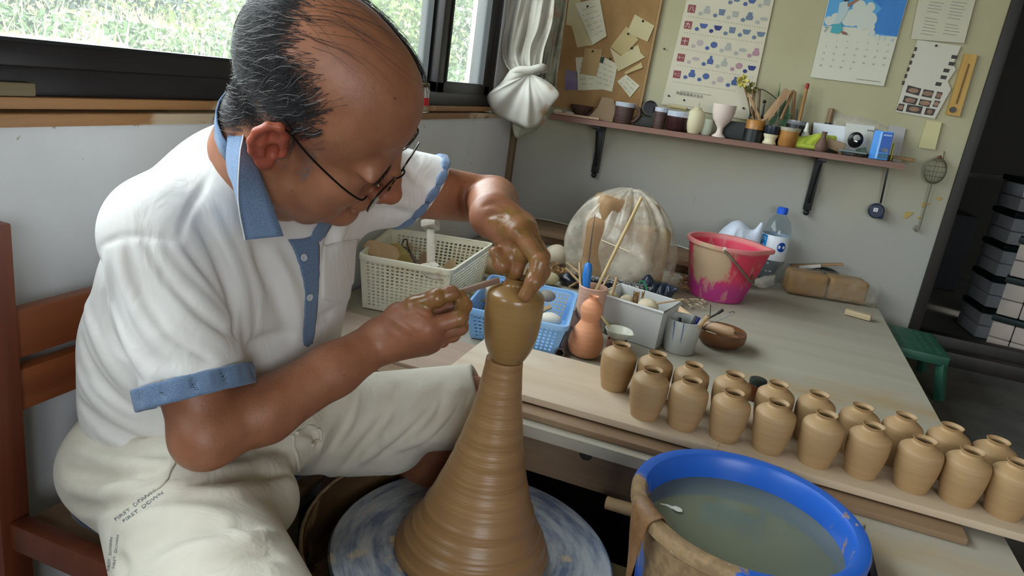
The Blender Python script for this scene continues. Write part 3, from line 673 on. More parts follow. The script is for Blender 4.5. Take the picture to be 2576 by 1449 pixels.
single('wooden_stick', 'pale wooden stick poking out between the bench rail and the blue bucket', 'stick', tube([a, a+(e-a)*0.02, a*0.5+e*0.5, e], [0.0075, 0.0115, 0.0118, 0.0118], 14), wood('stick_wood', (196,164,118), (170,136,92), 0, 30, 0.6))

# ---- chair
m_chair = wood('reddish_chair_wood', (150,84,46), (120,62,34), 1, 16, 0.42, bs=0.05)
m_chairv = wood('worn_chair_wood', (122,62,38), (96,48,30), 2, 14, 0.45, stain=(170,132,104), stlo=(0.66,0.70), stscale=16)
T = thing('chair', 'reddish brown wooden chair the potter sits on, against the window wall', 'chair', (-0.70, 0.82, 0))
CXB = -0.905
for y in (0.625, 1.04):
    obj('back_post', box2((CXB-0.020, y-0.022, 0), (CXB+0.018, y+0.022, 0.93), 0.004), m_chairv, T)
obj('top_rail', box2((CXB-0.012, 0.645, 0.735), (CXB+0.010, 1.02, 0.805), 0.004), m_chair, T)
obj('lower_rail', box2((CXB-0.012, 0.645, 0.655), (CXB+0.010, 1.02, 0.718), 0.004), m_chair, T)
obj('seat_rail', box2((-0.885, 0.612, 0.452), (-0.60, 0.640, 0.497), 0.005), m_chairv, T)
obj('seat_rail', box2((-0.885, 1.025, 0.452), (-0.60, 1.053, 0.497), 0.005), m_chairv, T)
obj('seat', box2((-0.885, 0.641, 0.470), (-0.60, 1.024, 0.486), 0.003), m_plankd, T)
for y in (0.626, 1.039): obj('front_leg', box2((-0.635, y-0.02, 0), (-0.60, y+0.02, 0.451), 0.004), m_chairv, T)
obj('stretcher', box2((-0.885, 0.618, 0.2), (-0.636, 0.638, 0.225), 0.003), m_chairv, T)
cm = ball((0, 0, 0), 1.0, None, 28, 16); cv = np.sign(cm[0])*np.abs(cm[0])**0.55*np.array([0.133, 0.18, 0.0155])
single('seat_cushion', 'dark blue cushion squashed between the potter and the chair seat', 'cushion', (cv+np.array([-0.742, 0.832, 0.5025]), cm[1]), M('navy_cushion', (44,66,96), 0.9, (34,52,78), 20, sheen=0.3))
# ================================================================== clutter on the bench
def mat_wr(name, c, **k): return M(name, c, **k)
m_white = M('dusty_white_plastic', (236,232,214), 0.45, (226,220,194), 6, spots=(182,150,92), spotscale=10, spotlo=(0.62,0.72))
m_bluep = M('light_blue_plastic', (128,176,226), 0.45, (146,188,230), 5)
m_tool = wood('clay_worn_tool_wood', (186,156,116), (160,128,90), 0, 30, 0.7)
m_toolg = M('clay_dust_white', (210,200,186), 0.85, (192,180,164), 30, bmp=(60,0.3))
m_metal = M('tool_steel', (92,92,94), 0.35, metal=0.9)
m_dmetal = M('dark_tool_steel', (48,46,44), 0.45, metal=0.6)
def lattice_wall(a, b, c, d, nu, nv, hole=0.6, th=0.0022, m0=(0.06, 0.06, 0.10, 0.06)):
    """quad a-b (bottom), d-c (top) as a plate pierced by nu x nv square holes, m0 = plain margins left, right, top, bottom"""
    a, b, c, d = map(lambda q: np.asarray(q, float), (a, b, c, d)); N = unit(np.cross(b-a, d-a))
    us = [0.0]; vs = [0.0]
    for i in range(nu):
        w_ = (1-m0[0]-m0[1])/nu; us += [m0[0]+w_*(i+0.5-hole/2), m0[0]+w_*(i+0.5+hole/2)]
    for i in range(nv):
        w_ = (1-m0[2]-m0[3])/nv; vs += [m0[3]+w_*(i+0.5-hole/2), m0[3]+w_*(i+0.5+hole/2)]
    us.append(1.0); vs.append(1.0); U, V = np.meshgrid(us, vs, indexing='ij'); U = U[..., None]; V = V[..., None]
    P_ = a*(1-U)*(1-V)+b*U*(1-V)+c*U*V+d*(1-U)*V; nU, nV = P_.shape[:2]
    A = P_.reshape(-1, 3); B = A-N*th; o = len(A); F = []; ix = lambda i, j: i*nV+j
    for i in range(nU-1):
        for j in range(nV-1):
            hol = (i % 2 == 1) and (j % 2 == 1); q = (ix(i, j), ix(i+1, j), ix(i+1, j+1), ix(i, j+1))
            if hol:
                for k in range(4): F.append((q[k], q[(k+1) % 4], q[(k+1) % 4]+o, q[k]+o)[::-1])
            else: F.append(q); F.append(tuple(x+o for x in q[::-1]))
    return np.concatenate([A, B]), F
def basket(name, label, rim, zb, inset, mat, nu, nv, rimr, rimh, group=None, plain=()):
    rim = np.array(rim, float); cen = rim.mean(0); bot = cen+(rim-cen)*inset; bot[:, 2] = zb+0.003
    t = thing(name, label, 'basket', (cen[0], cen[1], zb), group)
    for i in range(4):
        a, b = bot[i], bot[(i+1) % 4]; c, d = rim[(i+1) % 4], rim[i]
        ln = np.linalg.norm(b-a); n_ = max(4, int(nu*ln))
        obj('mesh_side', lattice_wall(a, b, c, d, n_, nv), mat, t, smooth=False)
    obj('basket_floor', quadsheet([bot[0], bot[3], bot[2], bot[1]], 0.003), mat, t, smooth=False)
    loop = []
    for i in range(4):
        p, q, r = rim[i-1], rim[i], rim[(i+1) % 4]; e = 0.02
        for s in np.linspace(0, 1, 5):
            u = q+unit(p-q)*e*(1-s)**2+unit(r-q)*e*s**2; loop.append(u)
    loop.append(loop[0]); loop = np.array(loop); out = np.array([unit(x) for x in (loop-cen)*np.array([1, 1, 0])])
    prof = [(-0.001, -rimh), (rimr, -rimh), (rimr+0.001, -0.001), (rimr, 0.002), (-rimr*0.6, 0.002), (-rimr*0.6, -0.004)]
    G = np.array([[L_+o_*a+np.array([0, 0, b]) for a, b in prof+prof[:1]] for L_, o_ in zip(loop, out)])
    obj('rim', sheet(G), mat, t, ang=50)
    return t, bot
wb, wbb = basket('mesh_basket', 'white plastic mesh basket of clay tools behind the potter\'s arms', [pz(905,641,0.74), pz(1136,682,0.74), pz(1238,613,0.737)*0.6+pz(1238,613,0.745)*0.4, pz(985,573,0.74)], BENCH, 0.90, m_white, 78, 13, 0.006, 0.011)
bb, bbb = basket('mesh_basket', 'light blue plastic mesh basket behind the vase on the wheel', [pz(1170,774,0.68), pz(1426,824,0.68), pz(1451,737,0.68), pz(1238,692,0.68)], BENCH, 0.86, m_bluep, 92, 7, 0.006, 0.010)
# in the white basket
def spatula(name, label, a, b, w0, w1, th, mat, up, grp=None):
    a, b = np.array(a), np.array(b); R = frame(b-a, up); Ln = np.linalg.norm(b-a); n = 14; poly = []
    for s in np.linspace(0, 1, n): poly.append((s*Ln, (w0+(w1-w0)*s**2)*math.sqrt(max(0.02, 1-(2*s-1)**6))))
    for s in np.linspace(1, 0, n): poly.append((s*Ln, -(w0+(w1-w0)*s**2)*math.sqrt(max(0.02, 1-(2*s-1)**6))))
    return single(name, label, 'tool', prism(poly, a, R[:, 0], R[:, 1], th), mat, grp)
spatula('wooden_paddle', 'rounded wooden paddle leaning over the left rim of the white basket', py(1000,648,1.60), py(912,622,1.54), 0.022, 0.020, 0.014, wood('paddle_wood', (196,164,126), (176,142,104), 0, 26, 0.6), (0.1, -0.75, 0.65))
spatula('wooden_rib', 'yellowish wooden rib in the white basket beside the paddle', py(1030,680,1.66), py(985,612,1.62), 0.022, 0.018, 0.006, wood('rib_wood', (182,160,96), (160,136,76), 0, 26, 0.6), (0.2, -0.9, 0.3))
spatula('wooden_rib', 'pale wooden rib standing at the right end of the white basket', py(1100,705,1.60), py(1143,655,1.66), 0.012, 0.010, 0.005, m_tool, (0.2, -0.9, 0.3))
spatula('wooden_rib', 'brown rib tucked beside the white mallet in the basket', py(1058,690,1.62), py(1072,632,1.63), 0.011, 0.012, 0.005, wood('brown_rib_wood', (140,112,84), (118,92,66), 0, 26, 0.6), (0.2, -0.9, 0.3))
a, e = py(1052,668,1.64), py(1024,622,1.68)
t = thing('loop_tool', 'wire loop trimming tool with dark handle in the white basket', 'tool', a)
obj('handle', tube([a, a*0.4+e*0.6], [0.006, 0.0045], 12), wood('dark_handle', (96,70,52), (76,54,40), 0, 30, 0.6), t)
e2 = e+(e-a)*0.25; sd = unit(np.cross(e-a, (0, 1, 0)))
obj('wire_loop', tube(curve([a*0.4+e*0.6, e+sd*0.004, e2+sd*0.013, e2+(e2-e)*0.4, e2-sd*0.012, e-sd*0.004, a*0.42+e*0.58]), 0.0016, 8), m_dmetal, t)
t0, t1 = py(1128,678,1.525), py(1083,566,1.60)
t = thing('clay_mallet', 'white clay-caked wooden mallet lying across the white basket', 'mallet', t1)
k1 = py(1084,664,1.535)
obj('handle', J(bar(t1*0.86+k1*0.14, k1, 0.020, 0.016, 0.004), box(t1, (0.040, 0.022, 0.036), frame(t1-k1, (0, -1, 0.3)) @ np.array([[0,1,0],[1,0,0],[0,0,1.0]]), 0.006)), m_toolg, t)
dk = lathe([(0, 0), (0.026, 0), (0.032, 0.003), (0.033, 0.008), (0.026, 0.016), (0.014, 0.026), (0.010, 0.034), (0, 0.034)], 30)
dc = py(1092,690,1.528); Rr = np.array([[1.0,0,0],[0,1,0],[0,0,1]])
obj('head', xf((dk[0]*np.array([1.18, 0.82, 0.8]), dk[1]), rotx(math.radians(18)) @ roty(math.radians(10)), (dc[0]-0.001, dc[1]-0.006, dc[2]+0.004)), m_toolg, t)
# behind the potter between wall and basket
single('wooden_post', 'yellowish wooden stick behind the white basket beside the potter\'s chest', 'stick', bar(py(928,612,1.96)-(py(944,540,2.0)-py(928,612,1.96))*1.85, py(944,540,2.0), 0.022, 0.018, 0.003), wood('yellow_stick', (168,130,66), (146,110,52), 2, 26, 0.6))
single('dark_bracket', 'small dark red block behind the white basket under the left arm', 'block', box(py(1102,575,2.25), (0.034, 0.03, 0.05), None, 0.003), M('dark_red_block', (62,32,24), 0.6))
single('cable', 'thin dark cable rising behind the white basket', 'cable', tube(curve([py(962,600,2.05)-np.array([-0.01, 0, py(962,600,2.05)[2]-0.604]), py(962,600,2.05), py(955,580,2.08), py(948,560,2.12)]), 0.003, 8), m_dmetal)
# bamboo roll, cloths, ball, shavings behind the blue basket
a, e = pz(1140,640,0.655), pz(1322,697,0.632)
single('bamboo_tube', 'tan bamboo tube lying behind the two baskets', 'tube', tube([a, a+(e-a)*0.5, e], [0.026, 0.027, 0.027], 18), wood('bamboo', (168,138,96), (146,116,76), 0, 24, 0.55))
def lump(name, label, cat, c, r, mat, R=None, seed=1, amp=0.12, k=2.2, **kw):
    v, f = ball((0, 0, 0), 1.0, None, 28, 18); r_ = np.random.default_rng(seed); d = r_.normal(0, 1, (9, 3)); ph = r_.random(9)*6
    n_ = sum(np.sin(k*(v @ d[i])+ph[i]) for i in range(9))/9
    v = v*(1+amp*n_[:, None]*2)*np.array(r)
    if R is not None: v = v @ np.asarray(R).T
    return single(name, label, cat, (v+np.array(c), f), mat, **kw)
p = pz(1392,668,0.602); lump('round_stone', 'ivory ball-shaped stone beside the shavings left of the plastic-wrapped clay', 'stone', (p[0], p[1]+0.02, 0.637), (0.040, 0.036, 0.036), M('ivory_stone', (220,208,186), 0.7, (206,192,166), 12), seed=3, amp=0.04)
p = pz(1376,720,0.602); lump('oval_stone', 'ivory oval stone just behind the blue basket', 'stone', (p[0], p[1]+0.02, 0.622), (0.030, 0.019, 0.020), M('ivory_stone_b', (206,196,158), 0.65, (190,178,138), 12), rotz(0.5), seed=5, amp=0.05)
def curls(c, spread, n, mat, name, label, sz=0.012, seed=2):
    r_ = np.random.default_rng(seed); ps = []
    for i in range(n):
        q = np.array(c)+r_.normal(0, 1, 3)*np.array(spread); q[2] = max(c[2]+0.003, q[2]); a_ = r_.random()*6.28; k_ = []; tl = r_.normal(0, 0.5)
        for s in np.linspace(0, 1, 7):
            g = a_+s*4.4*r_.uniform(0.6, 1.1); k_.append(q+np.array([math.cos(g)*sz, math.sin(g)*sz*0.8, s*sz*1.1*math.cos(tl)]))
        ps.append(tube(k_, sz*0.22, 4, True, 0.25))
    o_ = single(name, label, 'shavings', J(*ps), mat, smooth=False); o_['kind'] = 'stuff'; return o_
m_shav = M('clay_shavings', (152,112,72), 0.8, (176,138,96), 30)
p = pz(1412,690,0.604); curls(p, (0.035, 0.03, 0.010), 55, m_shav, 'clay_shavings', 'heap of curled brown clay shavings beside the ivory ball', 0.012, 2)
p = pz(1730,715,0.604); curls((p[0], p[1], p[2]), (0.020, 0.075, 0.006), 55, m_shav, 'clay_shavings', 'brown clay shavings strewn left of the pink bucket', 0.012, 6)
p = pz(1742,768,0.603); curls(p, (0.022, 0.028, 0.004), 26, M('pale_shavings', (206,190,160), 0.8), 'clay_shavings', 'pale clay crumbs below the pink bucket', 0.009, 8)
m_blackp = M('black_plastic', (22,24,30), 0.22, (34,38,48), 12, bmp=(18,0.5))
p = pz(1428,722,0.603); lump('plastic_bag', 'small glossy black plastic bundle left of the blue-handled tool', 'bag', (p[0], p[1]+0.02, 0.622), (0.045, 0.026, 0.020), m_blackp, rotz(-0.25), 11, 0.16, 3.2)
# black tray with pale specks, crumpled black bag with green string
a, e = pz(1478,742,0.602), pz(1632,768,0.602)
R = frame(e-a); cc = (a+e)/2+R[:, 1]*0.02; Ln = np.linalg.norm(e-a)
t = thing('black_tray', 'long black tray with a speckled top behind the white tub', 'tray', (cc[0], cc[1], 0.601))
obj('tray', box((cc[0], cc[1], 0.6255), (Ln*1.02, 0.050, 0.048), R, 0.004), m_blackp, t)
obj('speckled_top', box((cc[0], cc[1], 0.6515), (Ln*0.98, 0.046, 0.003), R, 0.001), M('speckled_black', (34,36,42), 0.6, spots=(196,196,190), spotscale=160, spotlo=(0.52,0.56)), t)
p = pz(1645,765,0.603)
F = Field((p[0]-0.10, p[1]-0.08, 0.6015), (p[0]+0.10, p[1]+0.10, 0.74), 0.0025)
F.ell((p[0]-0.01, p[1]+0.02, 0.635), (0.050, 0.035, 0.033)).cone((p[0]-0.045, p[1]+0.03, 0.64), (p[0]-0.035, p[1]+0.03, 0.672), 0.016, 0.010, 0.02).cone((p[0]+0.03, p[1]+0.02, 0.65), (p[0]+0.058, p[1]+0.005, 0.662), 0.016, 0.006, 0.03)
for k in range(7): F.fold([(p[0]-0.05+0.016*k, p[1]-0.03, 0.61+0.004*k), (p[0]-0.03+0.011*k, p[1], 0.655), (p[0]-0.02+0.01*k, p[1]+0.03, 0.668)], 0.005, 0.005*(-1)**k)
single('plastic_bag', 'crumpled dark blue-black plastic bag beside the wrapped clay', 'bag', F.mesh(), M('crumpled_black_plastic', (26,32,44), 0.3, (44,54,70), 10))
g = [py(1608,715,p[1]-0.03), py(1613,707,p[1]-0.028), py(1622,712,p[1]-0.03), py(1632,738,p[1]-0.045), py(1655,745,p[1]-0.05), py(1668,757,p[1]-0.055)]
single('green_string', 'green string curling over the crumpled black bag', 'string', tube(curve(g), 0.0022, 8), M('green_string', (24,128,86), 0.6))
# wrapped clay
by_ = 2.24; cb = pz(1560,712,0.602); 
m_wrapclay = M('brown_paper_clay', (150,116,80), 0.8, (182,156,122), 5, lohi=(0.45,0.6), bmp=(30,0.3))
mt = bpy.data.materials.new('milky_plastic_film'); mt.use_nodes = True; nt = mt.node_tree; b = nt.nodes['Principled BSDF']
tr = _n(nt, 'ShaderNodeBsdfTransparent'); mxs = _n(nt, 'ShaderNodeMixShader'); out = nt.nodes['Material Output']
b.inputs['Base Color'].default_value = L((232,224,206)); b.inputs['Roughness'].default_value = 0.22; b.inputs['Specular IOR Level'].default_value = 0.7
nt.links.new(ramp(nt, noise_tex(nt, coords(nt), 9, 4), 0.42, 0.62, (0.24,0.24,0.24,1), (0.62,0.62,0.62,1)), mxs.inputs[0]); nt.links.new(tr.outputs[0], mxs.inputs[1]); nt.links.new(b.outputs[0], mxs.inputs[2]); nt.links.new(mxs.outputs[0], out.inputs[0])
bump(nt, noise_tex(nt, coords(nt), 30, 4), 0.35, 0.01, b)
m_film = mt
t = thing('wrapped_clay', 'big block of clay wrapped in a gathered translucent plastic bag', 'clay', (-0.345, 2.23, 0.601))
lo, hi = np.array([-0.57, 2.04, 0.600]), np.array([-0.14, 2.46, 0.95])
core = J(box((-0.35, 2.245, 0.712), (0.262, 0.205, 0.215), rotz(0.3), 0.035, 4), box((-0.36, 2.24, 0.842), (0.19, 0.15, 0.085), rotz(0.5), 0.03, 4), box((-0.268, 2.20, 0.752), (0.07, 0.10, 0.14), rotz(-0.2), 0.02, 3))
obj('clay_block', core, m_wrapclay, t)
V = []
cxy = np.array([-0.352, 2.245]); nu_, nv_ = 120, 40
lv = [(0.603, 0.128), (0.62, 0.148), (0.66, 0.162), (0.70, 0.170), (0.735, 0.172), (0.77, 0.164), (0.82, 0.142), (0.86, 0.112), (0.885, 0.082), (0.903, 0.048), (0.910, 0.026), (0.909, 0.0)]
sp_ = smooth_prof([(r, z) for z, r in lv], 5)
r_ = np.random.default_rng(9); phs = r_.random(6)*6.28
G = []
for i, (r, z) in enumerate(sp_):
    row = []
    for j in range(nu_+1):
        a_ = 2*PI*(j % nu_)/nu_; topk = np.clip((z-0.74)/0.15, 0, 1)
        wr = 0.085*topk*math.sin(17*a_+2.2*math.sin(3*a_))+0.03*topk*math.sin(31*a_+1)+0.045*math.sin(3*a_+phs[0]+z*6)+0.025*math.sin(5*a_+phs[1]-z*20)+0.012*math.sin(11*a_+z*30+phs[2])+0.010*abs(math.sin(7*a_-z*26+phs[3]))*2
        rr2 = max(0, r)*(1+wr); corner = 1+0.06*math.cos(4*(a_-0.3))*(1-topk)
        row.append((cxy[0]+rr2*corner*math.cos(a_)*1.0, cxy[1]+rr2*corner*math.sin(a_)*0.82, z+0.004*math.sin(5*a_+phs[4])))
    G.append(row)
obj('plastic_film', sheet(np.array(G)), m_film, t, ang=180)
# tall clay tool holder
hc = np.array([-0.312, 1.668]); hz = 0.601
m_pinkclay = clay_mat('pinkish_bisque', (206,164,142), (190,146,124), 0.8, 200, 0.2)
holder = single('tool_holder', 'tall pinkish clay cylinder holding sticks and a blue-handled needle', 'pot', lathe([(0, 0), (0.036, 0), (0.037, 0.01), (0.034, 0.09), (0.0355, 0.128), (0.0365, 0.134), (0.033, 0.136), (0.031, 0.128), (0.030, 0.02), (0, 0.018)], 40, (hc[0], hc[1], hz)), m_pinkclay)
def rod(name, label, cat, pa, ya, pb, yb, r, mat, n=10, r2=None):
    a, b = py(pa[0], pa[1], ya), py(pb[0], pb[1], yb)
    return single(name, label, cat, tube([a, a*0.5+b*0.5, b], [r, r*0.5+(r2 or r)*0.5, r2 or r], n), mat)
t = thing('needle_tool', 'long steel needle with a blue handle standing in the clay cylinder', 'tool', py(1478,720,1.66))
obj('handle', tube([py(1475,735,1.66), py(1475,722,1.66), py(1477,690,1.662), py(1480,668,1.664), py(1481,661,1.664)], [0.0085, 0.0095, 0.0115, 0.0100, 0.005], 16), M('blue_handle', (46,120,196), 0.4), t)
obj('needle', tube([py(1481,662,1.664), py(1488,602,1.667), py(1497,540,1.67)], [0.0016, 0.0014, 0.0007], 8), m_metal, t)
rod('bamboo_stick', 'long pale stick slanting up from the clay cylinder across the wrapped clay', 'stick', (1497,735), 1.665, (1614,497), 1.80, 0.0042, wood('pale_stick', (196,172,120), (176,148,98), 2, 30, 0.6))
rod('bamboo_stick', 'short pinkish stick at the left of the clay cylinder', 'stick', (1461,732), 1.66, (1458,660), 1.69, 0.0036, m_tool)
rod('skewer', 'thin pale skewer lying across the plastic film of the wrapped clay', 'stick', (1513,604), 2.10, (1584,634), 2.092, 0.0018, M('skewer', (226,212,180), 0.6))
for i, (pa, pb, z, lab) in enumerate([((1426,662),(1462,690),0.66,'pale stick leaning over the black bundle'), ((1424,675),(1460,712),0.64,'second pale stick beside the black bundle'), ((1432,722),(1460,706),0.625,'short pale stick in front of the black bundle')]):
    a, e = pz(pa[0], pa[1], z), pz(pb[0], pb[1], z+0.01)
    single('bamboo_stick', lab, 'stick', tube([a, e], [0.0035, 0.004], 8), m_tool)
# white tub
a, bq, cq = pz(1508,845,0.602), pz(1640,884,0.602), pz(1668,860,0.602)
b4 = [np.array([-0.286, 1.738, 0.602]), np.array([-0.140, 1.700, 0.602]), np.array([-0.118, 1.80, 0.602]), np.array([-0.262, 1.845, 0.602])]
top4 = [py(1506,738,1.70), py(1668,770,1.66), None, None]
top4[0] = np.array([-0.302, 1.712, 0.708]); top4[1] = np.array([-0.135, 1.672, 0.708]); top4[2] = np.array([-0.108, 1.80, 0.708]); top4[3] = np.array([-0.274, 1.848, 0.708])
m_tub = M('milky_tub_plastic', (204,204,200), 0.35, (188,188,186), 4, spots=(170,160,142), spotscale=7, spotlo=(0.6,0.75), sss=0.0)
t = thing('plastic_tub', 'milky white rectangular tub full of sticks behind the clay jars', 'tub', (-0.2, 1.76, 0.601))
ps = []
for i in range(4): ps.append(quadsheet([b4[i], b4[(i+1) % 4], top4[(i+1) % 4], top4[i]], 0.003))
obj('body', J(*ps, quadsheet([b4[0], b4[3], b4[2], b4[1]], 0.003)), m_tub, t, smooth=False)
obj('rim', tube([top4[0], top4[1], top4[2], top4[3], top4[0]], 0.0035, 8), m_tub, t)
obj('dark_label', box((b4[0]*0.9+b4[1]*0.1)+np.array([0.003, -0.004, 0.010]), (0.016, 0.002, 0.014), rotz(-0.25), 0.0005), M('tub_mark', (60,48,40), 0.6), t)
tubin = [((1538,745),(1552,698),1.735,0.0045,'stick with a round knob in the white tub'), ((1515,722),(1532,694),1.79,0.003,'short pale stick at the back of the white tub'), ((1650,764),(1721,753),1.70,0.0022,'thin pale stick sticking out right over the white tub rim')]
for pa, pb, y_, r_2, lab in tubin: rod('bamboo_stick', lab, 'stick', pa, y_, pb, y_+0.02, r_2, m_tool)
p = py(1552,700,1.75); 
m_clods = M('pale_clay_pieces', (206,192,164), 0.85, (180,160,126), 20)
for i, (q, y_, r3, lab) in enumerate([((1530,738),1.77,(0.028,0.022,0.020),'rounded pale clay piece at the left in the white tub'), ((1578,748),1.76,(0.018,0.016,0.014),'small pale clay piece in the middle of the white tub'), ((1632,762),1.74,(0.026,0.03,0.018),'flat pale shell-like piece at the right in the white tub')]):
    c = py(q[0], q[1], y_); lump('clay_piece', lab, 'clay piece', (c[0], c[1], c[2]-0.008), r3, m_clods, None, 20+i, 0.1)
br = []
for k in range(16):
    a = py(1592+rng.random()*26, 752, 1.75); br.append(tube([a-np.array([0, 0, 0.02]), a+np.array([rng.normal(0, 0.004), rng.normal(0, 0.004), 0.012+0.012*rng.random()])], 0.0013, 5))
single('brush', 'bundle of brown bristles standing up in the white tub', 'brush', J(*br), M('bristles', (140,104,62), 0.8))
# white pourer with handle
t = thing('pouring_ladle', 'small white porcelain ladle with lip and bamboo handle in front of the white tub', 'ladle', py(1560,850,1.63))
c = py(1557,832,1.625)
v, f = lathe([(0, -0.022), (0.016, -0.021), (0.026, -0.012), (0.032, 0.0), (0.033, 0.003), (0.031, 0.003), (0.024, -0.010), (0.014, -0.018), (0, -0.019)], 40)
an = np.arctan2(v[:, 1], v[:, 0]); k_ = np.exp(-((an+0.5)/0.35)**2)*np.clip(v[:, 2]+0.022, 0, 1)/0.025
v[:, :2] *= (1+0.28*k_)[:, None]
obj('bowl', (v+c, f), M('celadon_glaze', (222,222,206), 0.25, (206,210,196), 8), t)
obj('foot', lathe([(0, -0.035), (0.014, -0.035), (0.018, -0.020), (0, -0.018)], 24, c), m_pinkclay, t)
obj('handle', tube([c+np.array([-0.026, 0.012, 0.0]), py(1512,795,1.64), py(1500,785,1.645)], [0.0035, 0.003, 0.0028], 8), wood('ladle_handle', (186,166,112), (160,138,88), 0, 30, 0.5), t)
single('ladle_pot', 'small brown clay pot under the white ladle', 'pot', lathe([(0, 0), (0.020, 0), (0.025, 0.012), (0.024, 0.03), (0.022, 0.03), (0.02, 0.004), (0, 0.004)], 28, (c[0], c[1], 0.601)), M('brown_clay_pot', (142,98,78), 0.7))
# orange gourd bottle
gp_ = smooth_prof([(0.020, 0), (0.0335, 0.006), (0.0405, 0.024), (0.0405, 0.040), (0.0345, 0.060), (0.0245, 0.078), (0.0205, 0.088), (0.0225, 0.098), (0.0250, 0.110), (0.0232, 0.124), (0.0165, 0.133), (0.0105, 0.138), (0.0098, 0.142), (0.0118, 0.1465)], 6)
single('gourd_bottle', 'orange bisque gourd-shaped bottle left of the clay jars', 'bottle', lathe([(0, 0)]+[tuple(p) for p in gp_]+[(0.0108, 0.1465), (0.0085, 0.141), (0.0085, 0.13), (0, 0.12)], 56, (-0.2845, 1.545, 0.601)), clay_mat('orange_bisque', (222,156,116), (210,140,100), 0.65, 240, 0.15), ang=70)
# translucent cup of tools
cc = np.array([-0.086, 1.742]); cz = 0.601
m_cup = M('translucent_cup', (188,190,186), 0.3, (170,172,166), 6, alpha=1.0)
t = thing('tool_cup', 'cloudy plastic cup of trimming tools with blue rubber bands', 'cup', (cc[0], cc[1], cz))
obj('cup', lathe([(0, 0), (0.036, 0), (0.0385, 0.004), (0.0455, 0.082), (0.0462, 0.086), (0.0435, 0.086), (0.0365, 0.006), (0, 0.005)], 48, (cc[0], cc[1], cz)), m_cup, t)
for s in (-0.45, 0.05):
    a_ = -PI/2+s; ps = [(cc[0]+(0.0475-0.0085*u)*math.cos(a_+0.05*u), cc[1]+(0.0475-0.0085*u)*math.sin(a_+0.05*u), cz+0.0862-0.062*u) for u in np.linspace(0, 1, 6)]
    obj('rubber_band', tube(ps, 0.0009, 6), M('blue_band', (52,92,150), 0.5), t)
tl = [((1691,858),1.735,(1672,790),1.76,0.004,'flat bamboo strip','pale bamboo strip leaning left in the tool cup',m_tool), ((1706,858),1.74,(1712,800),1.77,0.0028,'trimming_knife','dark thin blade in the middle of the tool cup',m_dmetal),
      ((1718,860),1.735,(1752,795),1.745,0.0042,'pen','grey metal pen in the tool cup',m_metal), ((1722,862),1.738,(1760,798),1.755,0.0040,'pen','blue pen in the tool cup',M('blue_pen', (62,66,150), 0.4)), ((1722,862),1.728,(1782,795),1.715,0.0050,'wooden_tool','thick wooden modelling tool leaning right in the tool cup',m_tool)]
for pa, ya, pb, yb, r2, nm, lab, mm in tl: rod('bamboo_strip' if nm.startswith('flat') else nm, lab, 'tool', pa, ya, pb, yb, r2, mm)
t = thing('steel_rod', 'dark steel rod with a knurled end leaning right from the tool cup', 'tool', py(1760,815,1.74))
obj('rod', tube([py(1745,828,1.74), py(1780,802,1.74), py(1808,787,1.74)], 0.0026, 8), m_dmetal, t); obj('tip', tube([py(1806,788,1.74), py(1819,779,1.74)], [0.0035, 0.0042], 8), m_dmetal, t)
rod('nail', 'thin dark nail standing behind the tool cup', 'nail', (1785,803), 1.83, (1788,767), 1.85, 0.0012, m_dmetal)
single('hook_tool', 'thin steel wire with a hooked end above the brown bowl', 'tool', tube(curve([py(1770,838,1.80), py(1776,818,1.775), py(1800,808,1.775), py(1828,796,1.775), py(1846,788,1.775), py(1845,784,1.775), py(1834,786,1.775)]), 0.0012, 6), m_metal)
# brown bowl with a needle tool across it
bc_ = np.array([0.006, 1.868]); bz_ = 0.601
single('wooden_bowl', 'low brown wooden bowl of tools right of the tool cup', 'bowl', lathe([(0, 0.002), (0.03, 0), (0.050, 0.004), (0.0625, 0.018), (0.065, 0.030), (0.0635, 0.042), (0.060, 0.042), (0.058, 0.02), (0.045, 0.010), (0, 0.009)], 48, (bc_[0], bc_[1], bz_)), wood('bowl_wood', (120,78,46), (94,58,34), 2, 20, 0.4))
t = thing('needle_tool', 'fat wooden-handled awl lying across the brown bowl', 'tool', py(1810,828,1.80))
a, e = py(1772,816,1.825), py(1848,837,1.79)
obj('handle', tube([a, a+(e-a)*0.06, a+(e-a)*0.5, a+(e-a)*0.9, e], [0.008, 0.0105, 0.0130, 0.0118, 0.006], 18), wood('awl_handle', (184,150,116), (164,128,94), 0, 26, 0.55), t)
obj('spike', tube([e, e+(e-a)*0.32], [0.0018, 0.0008], 8), m_dmetal, t)
lump('clay_piece', 'small white piece in the brown bowl', 'clay piece', py(1782,838,1.835), (0.022, 0.010, 0.005), m_clods, None, 31)
# small things between tub and cup
a, e = py(1672,778,1.90), py(1725,795,1.90)
rod('red_pencil', 'orange red pencil lying behind the tool cup', 'pencil', (1672,776), 1.93, (1726,795), 1.90, 0.0042, M('orange_red', (222,86,52), 0.45))
single('wooden_peg', 'pale wooden peg with two holes behind the red pencil', 'peg', tube([pz(1704,776,0.625), pz(1738,800,0.622)], [0.0115, 0.0105], 14), wood('peg_wood', (214,182,146), (196,160,124), 0, 26, 0.6))
single('black_ruler', 'short black strip lying behind the tool cup', 'strip', bar(pz(1690,800,0.604), pz(1735,818,0.604), 0.022, 0.004, 0.001), m_blackp)
single('cover_board', 'plywood sheet under the pink bucket with a clean pale edge', 'board', quadsheet([pz(1764,768,0.6035), pz(1840,800,0.6035)*0+np.array([0.10, 1.90, 0.6035])*0+pz(1790,840,0.6035)*0+pz(1772,752,0.6035), pz(1775,745,0.6035), pz(1768,750,0.6035)], 0.002), m_ply) if False else None
